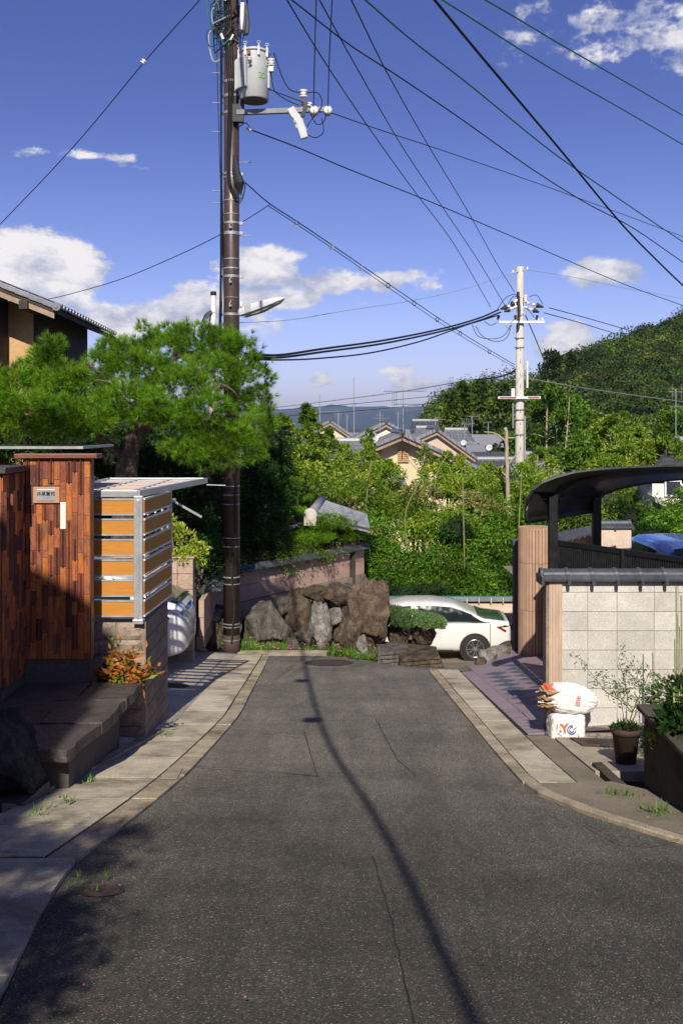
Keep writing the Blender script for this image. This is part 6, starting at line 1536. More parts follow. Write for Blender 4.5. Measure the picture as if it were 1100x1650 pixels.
for pts_, r in (([(212,715,18.7),(240,685,18.4),(265,668,18.2),(300,662,18.1),(330,675,18.2),(360,690,18.3)],.12), ([(330,675,18.2),(350,672,18.0),(370,668,17.9),(385,672,18)],.06), ([(225,690,18.6),(200,650,18.6),(170,620,18.6),(150,610,18.5),(80,590,18.6)],.10),
                ([(215,660,18.6),(240,620,18.9),(262,590,19),(300,570,19.2),(350,575,19.5)],.10), ([(300,600,18.8),(330,598,18.7),(352,590,18.9),(385,600,19.6)],.06), ([(170,620,18.2),(150,618,17.9),(160,612,17.8),(180,618,17.8)],.035),
                ([(204,740,18.8),(150,700,18.2),(80,680,18),(0,670,18)],.10), ([(215,640,18.6),(225,590,18.9),(232,540,19)],.06), ([(330,640,18.3),(350,620,18.3),(372,628,18.2),(385,640,18.3)],.04), ([(140,585,18.2),(155,598,18.0),(165,604,17.9)],.03), ([(360,690,18.3),(385,700,18.4),(410,700,18.6)],.05)):
    limb(pn, pts_, r, r*.35, 'bark')
# dark evergreens under and behind the pine
def bush(label, lst, n, mat_, L, Wd, name='evergreen_shrub', cat='shrub', group=None, ax=(0,0,.3), shell=.6, stem='barkd', jitter=.6, needles=False, rnd=True):
    els = pads(lst); x, y, rx, ry, d = lst[0][:5]; bs = W(x, y+ry*1.3, d)
    gz_ = G(bs.x, bs.y); t = thing(name, label, cat, (bs.x, bs.y, min(gz_, bs.z)), group)
    if not needles:
        K = max(12, int(n/42)); C, Nc = blob_points(els, K, shell=shell); s_ = els[0][1][0]*.17
        nz = np.array([noise.noise(Vector(p)*1.5/max(.5, els[0][1][0])) for p in C]); C = C+Nc*nz[:, None]*els[0][1][0]*.30
        idx = RNG.integers(0, K, n); g = RNG.normal(0, 1, (n, 3))*np.array([s_, s_, s_*.45]); rad = np.linalg.norm(g[:, :2], axis=1)
        g[:, 2] -= rad*.45; P = C[idx]+g; N_ = Nc[idx]*.5+g/(rad[:, None]+.02)*.7; rnd = False
    else: P, N_ = blob_points(els, n, shell=shell)
    if rnd:
        nz = np.array([noise.noise(Vector(p)*1.7/ max(.6, els[0][1][0])) for p in P]); keep = nz > -.28; P, N_ = P[keep], N_[keep]; P = P+N_*nz[keep][:, None]*els[0][1][0]*.28
    if needles: P = P+RNG.normal(0, L*.25, P.shape)
    if needles: V, Fc = tufts(P, N_+np.array(ax), needles, L, Wd); npmesh('crown', V, Fc, M[mat_], t)
    else: cat_mesh('crown', [leaves(P, N_+np.array(ax), L, Wd, jitter=jitter)], M[mat_], t)
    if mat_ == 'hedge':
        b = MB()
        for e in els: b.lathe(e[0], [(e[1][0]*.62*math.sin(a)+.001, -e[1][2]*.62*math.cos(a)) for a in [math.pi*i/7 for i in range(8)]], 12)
        tag(b.build('dark_core', M['twig'], t), kind='stuff')  # solid dark cores added inside the crown to block bright gaps
    b = MB(); c0 = Vector(els[0][0])
    b.tube([(c0.x, c0.y, t.location.z-.1), (c0.x+.03, c0.y, lerp(t.location.z, c0.z, .5)), (c0.x, c0.y, c0.z)], [.07, .06, .03], 7)
    for e in els[1:7]:
        m_ = Vector((c0.x, c0.y, lerp(t.location.z, c0.z, .6))); b.tube([m_, (m_+Vector(e[0]))/2-Vector((0,0,.1)), Vector(e[0])], [.04, .03, .015], 5)
    b.build('trunk', M[stem], t); return t
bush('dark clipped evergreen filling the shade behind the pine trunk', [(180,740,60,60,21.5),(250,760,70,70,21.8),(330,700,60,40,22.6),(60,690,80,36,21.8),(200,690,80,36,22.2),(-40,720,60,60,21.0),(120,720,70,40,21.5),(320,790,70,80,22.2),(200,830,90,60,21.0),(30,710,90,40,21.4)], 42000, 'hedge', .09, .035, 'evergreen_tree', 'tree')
bush('tall dark evergreen directly behind the brown pole', [(400,790,55,70,23.9),(365,850,55,50,23.4),(430,760,40,50,24.2),(440,720,26,30,24.4),(405,868,50,38,24.2),(300,860,60,60,21.4),(330,900,50,40,20.9)], 26000, 'hedge', .08, .03, 'evergreen_tree', 'tree')
bush('narrow dark conifer beside the pruned pine', [(440,800,24,60,24.9),(448,740,18,40,25),(436,855,30,36,24.9)], 9000, 'pine_d', .09, .03, 'evergreen_tree', 'tree')
bush('dark pine clump hanging just right of the brown pole', [(418,765,28,30,24.0),(432,730,22,18,24.2),(405,800,24,20,24.0),(440,770,16,22,24.3)], 1000, 'pine_d', .12, .007, 'pine_clump', 'tree', needles=26, shell=.4, rnd=False)
bush('bright yellow green shrub over the block pier', [(292,868,26,26,18.9),(320,885,20,20,19.0),(275,850,14,22,18.9),(290,892,28,10,18.8)], 1500, 'yellow', .085, .032, 'yellow_shrub', shell=.5)
bush('fine leaved green bamboo grass beside the block pier', [(318,880,24,26,20.4),(335,868,24,22,20.8),(350,885,20,16,21.6)], 1400, 'pine_d', .11, .02, 'bamboo_grass', ax=(0,0,-.2))
bush('leafy shrub with yellowish tips hanging over the garden wall', [(495,893,46,14,25.3),(540,893,34,13,27.0),(450,898,34,18,24.3),(568,893,20,14,28.0),(505,876,44,16,26.4),(425,905,26,18,23.9),(470,880,34,16,25.4)], 7000, 'bamboo', .07, .03, 'wall_shrub', ax=(0,-.2,-.2))
bush('cloud pruned pine with flat green pads above the garden wall', [(470,828,36,12,26.3),(520,842,44,14,26.2),(555,862,26,12,26.6),(500,866,44,11,26.0),(445,805,26,10,26.4),(465,778,26,9,26.8),(480,802,24,8,27),(560,848,18,9,26.4)], 5200, 'pine', .08, .006, 'pruned_pine', 'tree', needles=20, shell=.5, ax=(0,0,1.2), rnd=False)

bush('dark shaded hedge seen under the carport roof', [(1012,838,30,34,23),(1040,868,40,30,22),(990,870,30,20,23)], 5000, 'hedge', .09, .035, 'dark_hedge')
# small gate roof
gr = thing('gate_roof', 'little grey tiled garden gate roof poking out of the shrubs', 'roof', tuple(W(540, 860, 27)))
r0, r1, e0_, e1_ = W(500, 832, 26), W(519, 808, 28.6), W(594, 853, 26.4), W(590, 832, 28.6)
b = MB(); b.prism([r0, r1, e1_, e0_], (0, 0, -.08)); fix_normals(b.build('roof_slab', M['kawara_l'], gr))
b = MB(); b.prism([r0, r1, r1+Vector((-.9,0,-.45)), r0+Vector((-.9,0,-.45))], (0, 0, -.08)); fix_normals(b.build('roof_slab', M['kawara_l'], gr))
for k in range(9):
    t = (k+.5)/9; b = MB(); b.tube([r0.lerp(r1, t)+Vector((0,0,.02)), e0_.lerp(e1_, t)+Vector((0,0,.02))], .075, 8); b.build('tile_column', M['kawara_l'], gr)
for k in range(10):
    t = k/9; b = MB(); b.tube([r0.lerp(r1, t)+Vector((0,0,.01)), e0_.lerp(e1_, t)+Vector((0,0,.01))], .03, 5); b.build('groove_shade', M['kawara'], gr)  # dark tubes added as the shade in the grooves between columns
for k in range(5):
    t = (k+1)/6; b = MB(); b.tube([r0.lerp(e0_, t)+Vector((0,0,.0)), r1.lerp(e1_, t)+Vector((0,0,.0))], .02, 5); b.build('tile_course', M['kawara'], gr)
b = MB(); b.tube([r0+Vector((0,-.15,.06)), r1+Vector((0,.1,.06))], .12, 10); b.build('ridge', M['kawara_l'], gr, smooth=True)
b = MB(); b.lathe(r0+Vector((0,-.16,.06)), [(.17, 0), (.17, .05), (.12, .06), (.01, .06)], 20, (0,-1,0)); b.bb(r0.x-.16, r0.x+.16, r0.y-.2, r0.y-.12, r0.z-.22, r0.z+.06); b.build('ridge_end_tile', M['conc_pole'], gr)
b = MB(); b.bb(r0.x+.1, e0_.x-.35, 26.6, 28.4, G(0,27)-.2, e0_.z-.0); b.build('gate_body', M['darkwood'], gr)

# ------------------------------------------------------------------ houses below the lane
def gable_house(label, D, apex, le, re, depth, wall, roof, zbase, over=.5, oy=.32, name='house', verge=True, group=None, th=.16):
    A = W(*apex, D); Lp = W(*le, D); Rp = W(*re, D); t = thing(name, label, 'house', (A.x, D, zbase), group)
    def slab(P, Q, nm='roof_slab'):
        b = MB(); b.prism([P, Q, Q-Vector((0,0,th)), P-Vector((0,0,th))], (0, depth, 0)); fix_normals(b.build(nm, M[roof], t))
        if verge:
            n_ = max(2, int((Q-P).length/.32))
            for i in range(n_):
                p, q_ = P.lerp(Q, i/n_), P.lerp(Q, (i+.93)/n_); b = MB(); b.prism([p+Vector((0,-.05,.09)), q_+Vector((0,-.05,.09)), q_+Vector((0,-.05,-.10)), p+Vector((0,-.05,-.10))], (0, .3, 0)); fix_normals(b.build('verge_tile', M['kawara_l'], t))
            b = MB(); b.prism([P+Vector((0,.05,-th-.02)), Q+Vector((0,.05,-th-.02)), Q+Vector((0,.05,-th-.16)), P+Vector((0,.05,-th-.16))], (0, .05, 0)); fix_normals(b.build('verge_board', M['woodgrey'], t))
        nn_ = int(depth/.9)
        for i in range(nn_):
            y = D+.4+i*.9; b = MB(); b.tube([P+Vector((0, y-D, .02)), Q+Vector((0, y-D, .02))], .06, 6); b.build('tile_column', M['kawara'], t)
    slab(A, Lp); slab(A, Rp)
    b = MB(); b.tube([A+Vector((0,-.1,.08)), A+Vector((0,depth,.08))], .16, 8); b.build('ridge', M['kawara'], t)
    sL = (A.z-Lp.z)/(A.x-Lp.x); sR = (A.z-Rp.z)/(Rp.x-A.x); xa, xb = Lp.x+over, Rp.x-over
    b = MB(); poly = [(xa, D+oy, zbase), (xb, D+oy, zbase), (xb, D+oy, Rp.z+over*sR-th), (A.x, D+oy, A.z-th), (xa, D+oy, Lp.z+over*sL-th)]
    b.prism(poly, (0, depth-2*over, 0)); fix_normals(b.build('wall', M[wall], t)); return t
def window(t, D, x0, y0, x1, y1, m='windowd', nm='window'):
    a, c = W(x0, y1, D), W(x1, y0, D); b = MB(); b.bb(a.x, c.x, D-.02, D+.1, a.z, c.z); f_ = b.build(nm, M[m], t)
    b = MB(); w_ = .05
    b.bb(a.x-w_, c.x+w_, D-.05, D+.0, c.z, c.z+w_); b.bb(a.x-w_, c.x+w_, D-.05, D, a.z-w_, a.z); b.bb(a.x-w_, a.x, D-.05, D, a.z, c.z); b.bb(c.x, c.x+w_, D-.05, D, a.z, c.z); b.build('frame', M['alu_w'], f_)
h1 = gable_house('nearest cream gabled house with a small tan louvre under the apex', 48, (648,699), (588,724), (850,790), 9, 'wallcream', 'kawara', -9.2, over=.8, oy=.8)
b = MB()
a_, c_ = W(640, 745, 48.8), W(658, 723, 48.8); b.bb(a_.x, c_.x, 48.72, 48.82, a_.z, c_.z); lv = b.build('gable_louvre', M['louvre'], h1)
for k in range(7):
    z = lerp(a_.z, c_.z, (k+.5)/7); b = MB(); b.bb(a_.x+.03, c_.x-.03, 48.69, 48.72, z-.03, z+.02); b.build('louvre_slat', M['louvre'], lv)
b = MB(); P0, P1 = W(560, 742, 46.5), W(655, 780, 46.5)
b.prism([P0, P1, P1-Vector((0,0,.16)), P0-Vector((0,0,.16))], (0, 2.3, .3)); fix_normals(b.build('lower_roof', M['kawara_l'], h1))
for k in range(11): p, q_ = P0.lerp(P1, k/11), P0.lerp(P1, (k+.9)/11); b = MB(); b.prism([p+Vector((0,-.05,.08)), q_+Vector((0,-.05,.08)), q_+Vector((0,-.05,-.1)), p+Vector((0,-.05,-.1))], (0, .3, 0)); fix_normals(b.build('verge_tile', M['kawara_l'], h1))
h2 = gable_house('white gabled house with dark roof just left of the antenna', 66, (622,680), (540,722), (700,722), 9, 'wallwhite', 'kawara', -11, over=.9)
h3 = gable_house('pinkish gabled house with steep dark verge right of the cream house', 58, (704,692), (650,716), (782,748), 9, 'wallpink', 'kawara', -11, over=.3)
h4 = gable_house('cream gabled house half hidden by the thin tree at far left', 75, (532,678), (500,694), (570,704), 8, 'wallcream', 'kawara_l', -12, over=.4)
def plane_roof(label, D, rx0_, rx1_, ry, ex0, ex1, ey, dD, wall, zb, m='kawara_l', ncol=None, name='house'):
    """a roof plane facing the viewer: ridge further, eave nearer"""
    R0, R1, E0, E1 = W(rx0_, ry, D), W(rx1_, ry, D), W(ex0, ey, D-dD), W(ex1, ey, D-dD); t = thing(name, label, 'house', (R0.x, D, zb))
    b = MB(); b.prism([R0, R1, E1, E0], (0, 0, -.14)); fix_normals(b.build('roof_slab', M[m], t))
    b = MB(); b.prism([R0, R1, R1+Vector((0,dD,-(R0.z-E0.z))), R0+Vector((0,dD,-(R0.z-E0.z)))], (0, 0, -.14)); fix_normals(b.build('roof_slab', M[m], t))
    n_ = ncol or max(4, int((R1-R0).length/.45))
    for i in range(n_+1): 
        b = MB(); b.tube([R0.lerp(R1, i/n_)+Vector((0,0,.02)), E0.lerp(E1, i/n_)+Vector((0,0,.02))], .055, 5); b.build('tile_column', M[m], t)
    for i in range(1, 7):
        b = MB(); b.tube([R0.lerp(E0, i/7), R1.lerp(E1, i/7)], .03, 4); b.build('tile_course', M['kawara'], t)
    b = MB(); b.tube([R0+Vector((0,0,.08)), R1+Vector((0,0,.08))], .15, 8); b.build('ridge', M['kawara_l'], t)
    b = MB(); b.bb(min(R0.x, E0.x)+.5, max(R1.x, E1.x)-.5, D-dD+.8, D+dD-.8, zb, E0.z-.1); b.build('wall', M[wall], t)
    return t
plane_roof('long low house with grey tiled roof behind the left bamboo', 46, 395, 600, 713, 385, 610, 756, 4.5, 'darkwood', -9.0)
plane_roof('house with grey roof and dark end behind the pinkish gable', 72, 716, 752, 694, 716, 764, 712, 3, 'darkwood', -12, 'kawara_l')
plane_roof('distant house with long dark roof left of the pinkish gable', 95, 664, 705, 679, 660, 706, 691, 4, 'wallwhite', -13, 'kawara')
plane_roof('small house with grey roof between the two gables', 64, 670, 706, 691, 668, 712, 706, 3, 'wallwhite', -11, 'kawara_l')
plane_roof('hipped grey roof house at the foot of the concrete pole', 42, 836, 856, 735, 775, 935, 778, 5, 'wallcream', -8.6, 'kawara_l')
plane_roof('low grey roof house right of the concrete pole', 50, 905, 970, 763, 895, 985, 782, 3, 'wallwhite', -9, 'kawara_l')
plane_roof('low grey roof left of the concrete pole base', 56, 768, 835, 742, 760, 840, 758, 3, 'wallwhite', -9.5, 'kawara')
plane_roof('dark blue roofed house at the right edge among the trees', 40, 1085, 1190, 712, 1045, 1210, 765, 5, 'wallwhite', -7, 'kawara')
h5 = plane_roof('white walled house with a sash window seen under the carport roof', 33, 1040, 1180, 765, 1030, 1190, 772, 1.5, 'wallwhite', -7, 'kawara')
b = MB(); a_, c_ = W(1050, 806, 31.5), W(1160, 770, 31.5); b.bb(a_.x, c_.x, 31.5, 33, a_.z-2, c_.z); b.build('wall', M['wallwhite'], h5); window(h5, 31.45, 1072, 776, 1094, 797)
b = MB(); b.prism([W(1055, 802, 31), W(1130, 835, 30), W(1130, 842, 30), W(1055, 809, 31)], (0, 1, .1)); fix_normals(b.build('lean_to_roof', M['conc_pole'], h5))
ge = thing('garden_shed', 'dark eaves of a low shed behind the pine at the left', 'shed', tuple(W(430, 720, 30)))
b = MB(); b.prism([W(405, 690, 30), W(440, 688, 30), W(465, 698, 30), W(405, 703, 30)], (0, 2, 0)); fix_normals(b.build('roof', M['darkwood'], ge)); b = MB(); b.bb(W(405,700,30).x, W(440,700,30).x, 30.3, 31.8, -6.5, W(0,700,30).z); b.build('wall', M['darkwood'], ge)
# distant little houses
spec = [(470,702,130,.9),(505,699,160,.8),(455,698,210,1),(556,700,120,.9),(590,697,170,1),(575,692,260,1),(640,692,150,.8),(734,716,88,.5),(770,728,80,.5),(800,734,76,.5),(745,700,120,.9),(490,693,260,.9),(530,695,220,.9),(610,703,110,.9),(430,704,140,.9)]
hnames = ['behind the left thin trees','just right of the left thin tree top','farthest left by the pine tips','left of the white gable','behind the white gable','tiny and far beyond the white gable','beyond the antenna mast','right of the pinkish gable','below the hill foot antennas','close to the concrete pole','at the foot of the wooded clump','tiny and far over the long grey roof','small and far between tree and gable','over the white gable roof end','at the pine edge over the grey roof']
for (px, py, D, s_), nm in zip(spec, hnames):
    A = W(px, py, D); w_ = 5.0*s_; zb = interp(D, FARP)-.5; t = thing('distant_house', 'small distant house with grey roof '+nm, 'house', (A.x, D, zb), 'distant houses on the plain')
    b = MB(); b.bb(A.x-w_+.4, A.x+w_-.4, D-2.6, D+2.6, zb, A.z-1.4); b.build('wall', M[random.choice(['wallwhite', 'wallcream', 'wallpink'])], t)
    b = MB(); b.prism([(A.x-w_, D-3.2, A.z-1.5), (A.x-w_, D, A.z), (A.x-w_, D+3.2, A.z-1.5)], (2*w_, 0, 0)); fix_normals(b.build('roof', M[random.choice(['kawara', 'kawara_l'])], t))
    for k in range(2): b = MB(); b.bb(A.x-w_*.5+k*w_*.7, A.x-w_*.5+k*w_*.7+1.4, D-2.65, D-2.6, A.z-3.4, A.z-2.2); b.build('window', M['windowd'], t)
# antennas and masts
def antenna(label, px, y0, y1, D, booms, r=.022, m='galv'):
    r *= .6; m = 'galv'
    a, c = W(px, y0, D), W(px, y1, D); t = thing('roof_antenna', label, 'antenna', tuple(a), 'television antennas on the roofs')
    b = MB(); b.cyl(a, c, r, 6); b.build('mast', M[m], t)
    for (py, xa, xb, ne, eh) in booms:
        A_, B_ = W(xa, py, D), W(xb, py+kr(1), D+.3); b = MB(); b.cyl(A_, B_, r*.7, 5); b.build('boom', M[m], t)
        for k in range(ne):
            p = A_.lerp(B_, (k+.5)/ne); b = MB()
            if eh > 0: b.cyl(p-Vector((0,.0,eh)), p+Vector((0,0,eh)), r*.45, 4)
            else: b.cyl(p-Vector((.1,-eh,0)), p+Vector((.1,-eh,0.05)), r*.45, 4)
            b.build('element', M[m], t)
    return t
antenna('tallest twin boom television antenna on the cream house', 649, 697, 627, 47, [(631,618,684,14,-.5),(652,634,691,12,-.3),(645,630,640,3,.35)], .035)
antenna('tall slender red and white mast rising behind the white house', 570, 715, 608, 80, [(650,566,574,1,.2)], .06)
antenna('white upright antenna behind the left thin tree', 515, 700, 636, 60, [(663,500,540,9,-.5)], .05, 'alu_w')
antenna('low antenna with crossed booms on the white gable', 612, 695, 663, 64, [(674,598,626,6,-.5),(669,606,618,3,.4)], .045, 'alu_w')
antenna('antenna with flat top reflector over the grey roof', 760, 712, 671, 70, [(671,752,770,6,-.4),(683,755,764,3,.2)], .05)
antenna('antenna between pinkish gable and wooded clump', 748, 722, 685, 66, [(683,742,756,4,.4)], .045)
antenna('thin antenna close to the concrete pole', 786, 725, 681, 62, [(681,780,792,5,-.3)], .04)
antenna('orange tipped antenna over the small grey roof', 701, 692, 672, 60, [(676,692,718,6,.1)], .035)
antenna('antenna right of the white mast between the roofs', 545, 705, 662, 90, [(667,539,551,4,.5)], .07)
antenna('antenna mast at the centre of the far roofs', 559, 700, 668, 95, [(672,555,563,3,.3)], .06)
antenna('antenna at the right edge in front of the wooded hill', 1088, 720, 626, 45, [(631,1075,1104,2,.35),(656,1078,1104,10,-.25)], .035, 'alu_w')
antenna('small antenna by the hipped roof', 896, 745, 683, 44, [(684,893,905,4,.2)], .03, 'alu_w')
antenna('tiny antenna far behind the cream house', 641, 690, 664, 120, [(667,637,646,4,.6)], .08)
def dish(label, px, py, D, r):
    r *= .62
    p = W(px, py, D); t = thing('satellite_dish', label, 'satellite dish', tuple(p)); b = MB(); b.lathe(p, [(.01, 0), (r*.6, .05), (r, .16), (r*.98, .18), (r*.55, .08), (.01, .03)], 20, (-.3, -1, .4)); b.build('reflector', M['trafo'], t, smooth=True)
    b = MB(); b.tube([p, p+Vector((.1,.3,-.3)), p+Vector((.1,.3,-.8))], .03, 5); b.build('bracket', M['galv'], t)
dish('large white satellite dish left of the cream gable', 600, 709, 50, .55); dish('small white dish below the grey dark ended roof', 747, 715, 60, .28); dish('tilted white dish below the concrete pole antennas', 788, 723, 58, .30); dish('small white dish by the hipped roof', 858, 703, 50, .25)

# ------------------------------------------------------------------ bamboo thicket and trees below the lane
BG = 'bamboo clumps below the lane'
blist = [('bamboo clump over the long grey roof at far left', [(440,800,40,50,33.5),(470,760,36,34,34),(450,850,40,50,33)], 7000, 'bamboo'),
 ('bamboo clump between the gate roof and the thin trees', [(520,790,50,36,33),(490,815,40,40,32.5),(560,810,40,40,32.5)], 7500, 'bamboo'),
 ('airy bamboo clump below the louvred gable', [(600,815,45,30,33.5),(570,780,40,16,35),(640,808,36,18,34)], 4500, 'bamboo'),
 ('bamboo clump right of the gate roof', [(600,860,44,44,31.5),(580,900,36,50,31),(625,900,40,40,30.8)], 7500, 'bamboo2'),
 ('dense bamboo clump above the tallest rock', [(640,930,50,30,30),(680,915,44,40,30.2),(620,950,36,20,29.6)], 7000, 'bamboo2'),
 ('pale flowering bamboo clump in the middle of the thicket', [(680,840,50,40,32),(665,815,36,22,33),(720,850,40,36,31.6)], 7000, 'bamboo'),
 ('dark bamboo clump right behind the white saloon roof', [(730,920,50,40,30),(760,940,40,26,29.6),(700,950,40,18,29.4)], 7500, 'bamboo2'),
 ('bamboo clump rising beside the ribbed column', [(800,900,44,60,30.5),(825,940,36,36,29.8),(815,850,36,40,31)], 8500, 'bamboo2'),
 ('bamboo clump before the cream wall patch', [(760,860,40,40,31.5),(745,832,40,24,32.5),(790,810,30,26,32.5)], 6500, 'bamboo'),
 ('feathery bamboo clump left of the leaning bare trunk', [(770,770,34,20,34.5),(740,785,36,20,34),(800,790,30,24,34)], 3200, 'bamboo'),
 ('bamboo clump around the foot of the concrete pole', [(840,800,40,50,34),(870,790,40,40,34.5),(850,850,30,36,33)], 8500, 'bamboo'),
 ('wispy bamboo spray crossing the cream gable wall', [(720,752,34,10,36),(735,772,36,12,35.5),(690,778,24,10,35)], 1500, 'bamboo'),
 ('thin bamboo spray over the white gable end', [(605,758,30,10,36),(580,748,28,10,36.5),(560,735,18,12,37)], 1100, 'bamboo'),
 ('bamboo mass behind the carport posts', [(910,800,44,36,34),(880,830,30,36,32),(930,830,40,40,31.5)], 8000, 'bamboo'),
 ('bamboo mass seen under the carport arch', [(1010,815,44,34,33),(980,850,36,40,31),(1040,840,40,36,31)], 8000, 'bamboo'),
 ('hedge mass at the right edge under the carport arch', [(1080,840,44,30,29),(1110,820,30,44,30),(1060,860,40,20,28)], 7000, 'bamboo2')]
blist += [('straw coloured flowering bamboo spray below the cream gable', [(665,790,26,16,33.2),(690,800,20,14,32.8)], 800, 'dryleaf'), ('straw coloured bamboo spray right of the dark verge', [(790,815,30,16,31.8),(760,800,20,12,32)], 800, 'dryleaf'),
 ('dry tan bamboo spray above the gate roof', [(600,850,20,22,30.9),(565,815,18,16,31.5)], 450, 'dryleaf'), ('dark broad shrub low in the thicket behind the saloon', [(690,950,40,14,29),(650,955,40,12,29)], 3500, 'hedge'), ('deep green shrub between the bamboo clumps', [(735,855,26,26,30.6),(575,865,20,26,30.4)], 2600, 'hedge')]
for lab, lst, n, m in blist: bush(lab, lst, int(n*1.15), m, .17, .042, 'bamboo_clump', 'bamboo', BG, (0,-.1,-.25), .35, 'bamboo2')
for k, (px, yb_, yt_, D) in enumerate(((748,960,770,29.6),(830,960,760,30),(655,880,770,31),(700,800,730,34),(590,850,740,32))):
    b = MB(); b.tube(catmull([W(px, yb_, D), W(px+kr(6), (yb_+yt_)/2, D), W(px+kr(16)+8, yt_, D)], 6), .020, 5); tag(b.build('bamboo_culm', M['culm']), ['pale bamboo culm above the white saloon','pale bamboo culm beside the ribbed column','bamboo culm leaning before the pale flowering clump','thin culm rising to the cream gable','culm above the gate roof side'][k], 'bamboo', 'bamboo culms')
def thin_tree(label, px, yb_, yt_, hw, D, n, m='treel', bark='barkpale', L=.16, Wd=.07, tr_=.06, lean=0, levels=9, name='slender_tree', group='slender trees between the roofs', shape='cone'):
    base = W(px, yb_, D); top = W(px+lean, yt_, D); gz_ = G(base.x, D); t = thing(name, label, 'tree', (base.x, D, min(base.z, gz_)), group)
    H = top.z-base.z; q = catmull([(base.x, D, t.location.z), base, base.lerp(top, .5)+Vector((kr(.1), 0, 0)), top], 5)
    b = MB(); b.tube(q, [lerp(tr_, tr_*.25, i/(len(q)-1)) for i in range(len(q))], 7); b.build('trunk', M[bark], t)
    P = []; N2 = []; hwm = hw/F*D; bb_ = MB()
    for k in range(levels):
        u = (k+.6)/levels; z = base.lerp(top, .12+.86*u)
        r = hwm*(1.05-u*.85 if shape == 'cone' else math.sin(math.pi*(.18+.78*u)))
        for j in range(3):
            a = random.uniform(0, 6.28); e = z+Vector((math.cos(a)*r*random.uniform(.45, .95), math.sin(a)*r*.8, random.uniform(.0, .25)*r)); bb_.tube([z-Vector((0,0,.1*r)), (z+e)/2, e], [.02, .015, .008], 4)
            s_ = r*random.uniform(.32, .50); kk = int(n/levels/3); d = RNG.normal(0, 1, (kk, 3)); d /= np.linalg.norm(d, axis=1)[:, None]
            P.append(np.array(e)+d*np.array([s_, s_, s_*.55])*RNG.uniform(.2, 1, kk)[:, None]); N2.append(d)
    bb_.build('branches', M[bark], t)
    P = np.concatenate(P); N2 = np.concatenate(N2); cat_mesh('crown', [leaves(P, N2, L, Wd)], M[m], t)
thin_tree('slender pale trunked tree topping the skyline left of the gables', 498, 790, 650, 34, 34, 5200, 'bamboo', levels=11, Wd=.06)
thin_tree('bushy light green tree by the pine tips', 455, 770, 668, 34, 37, 4200, 'bamboo', 'barkd', shape='round', Wd=.06)
thin_tree('small tree between the thin tree and the white gable', 532, 790, 690, 24, 36, 2600, 'bamboo', shape='round', Wd=.06)
thin_tree('bushy tree in front of the long grey roof', 470, 780, 690, 26, 38, 2500, 'treel', 'barkd', shape='round', Wd=.06)
thin_tree('leafy sprig before the white gable wall', 596, 770, 690, 14, 40, 700, 'bamboo', Wd=.06)
thin_tree('leafy sprig beside the antenna on the cream gable', 684, 775, 716, 14, 38, 420, 'bamboo', Wd=.06, shape='round')
thin_tree('tall leafy tree immediately right of the concrete pole', 882, 800, 612, 46, 46, 8500, 'treel', 'barkpale', .2, .09, .09, shape='round', levels=10)
thin_tree('pale stemmed tree leaning right beside the tall leafy one', 895, 820, 640, 40, 42, 4500, 'treel', 'barkpale', .18, .08, .07, lean=22, shape='round')
thin_tree('round crowned tree behind the low grey roof on the right', 945, 790, 665, 48, 52, 6500, 'treel', 'barkd', .22, .1, .1, shape='round')
thin_tree('broad tree with pale forked stem below the wooded hill', 985, 790, 672, 44, 50, 6000, 'bamboo', 'barkpale', .2, .09, .08, shape='round')
thin_tree('layered tree left of the dark blue roof', 1020, 800, 690, 44, 44, 6000, 'bamboo', 'barkd', .18, .08, .08, shape='round')
thin_tree('layered pale green tree at the right edge', 1075, 800, 700, 46, 38, 6500, 'bamboo', 'barkpale', .16, .06, .07, shape='round')
thin_tree('bushy tree behind the carport roof', 930, 780, 712, 40, 42, 4500, 'treel', 'barkd', .18, .08, .07, shape='round')
thin_tree('low leafy tree just above the carport arch', 985, 800, 735, 46, 38, 4500, 'bamboo', 'barkd', .16, .06, .07, shape='round')
thin_tree('bamboo like tree right of the concrete pole base', 866, 830, 720, 32, 38, 4000, 'bamboo', 'barkpale', .16, .05, .06, shape='round')
thin_tree('dark leafy tree behind the concrete pole', 845, 790, 690, 34, 60, 3600, 'treel', 'barkd', .25, .11, .1, shape='round')
thin_tree('dark tree at the foot of the hill right of the pole', 920, 740, 640, 50, 75, 5500, 'treel', 'barkd', .32, .15, .12, shape='round', group='trees at the hill foot')
thin_tree('light green tree in front of the shaded hillside', 1000, 740, 665, 40, 70, 4200, 'bamboo', 'barkd', .30, .13, .12, shape='round', group='trees at the hill foot')
thin_tree('wide tree at the hill foot near the right edge', 1080, 740, 655, 50, 72, 5000, 'treel', 'barkd', .30, .14, .12, shape='round', group='trees at the hill foot')
for a_ in (('airy bamboo spray veiling the white gable and cream gable valley', 590, 800, 705, 26, 36.5, 2000), ('feathery bamboo veiling the lower cream gable wall', 625, 810, 742, 30, 35.5, 2300), ('feathery bamboo before the long verge of the cream house', 725, 815, 728, 34, 35.5, 2800),
        ('light bamboo spray before the verge end of the cream house', 785, 830, 748, 36, 35, 3000), ('fluffy bamboo top beside the bare trunk', 840, 850, 745, 34, 34.5, 2800), ('airy bamboo over the far left grey roof', 555, 810, 715, 26, 35.5, 2200), ('bright bushy crown before the low left grey roof', 430, 790, 700, 30, 36, 2600)):
    thin_tree(*a_, 'bamboo', 'culm', .16, .045, .03, shape='round', levels=8, name='bamboo_spray', group='feathery bamboo tops before the houses')
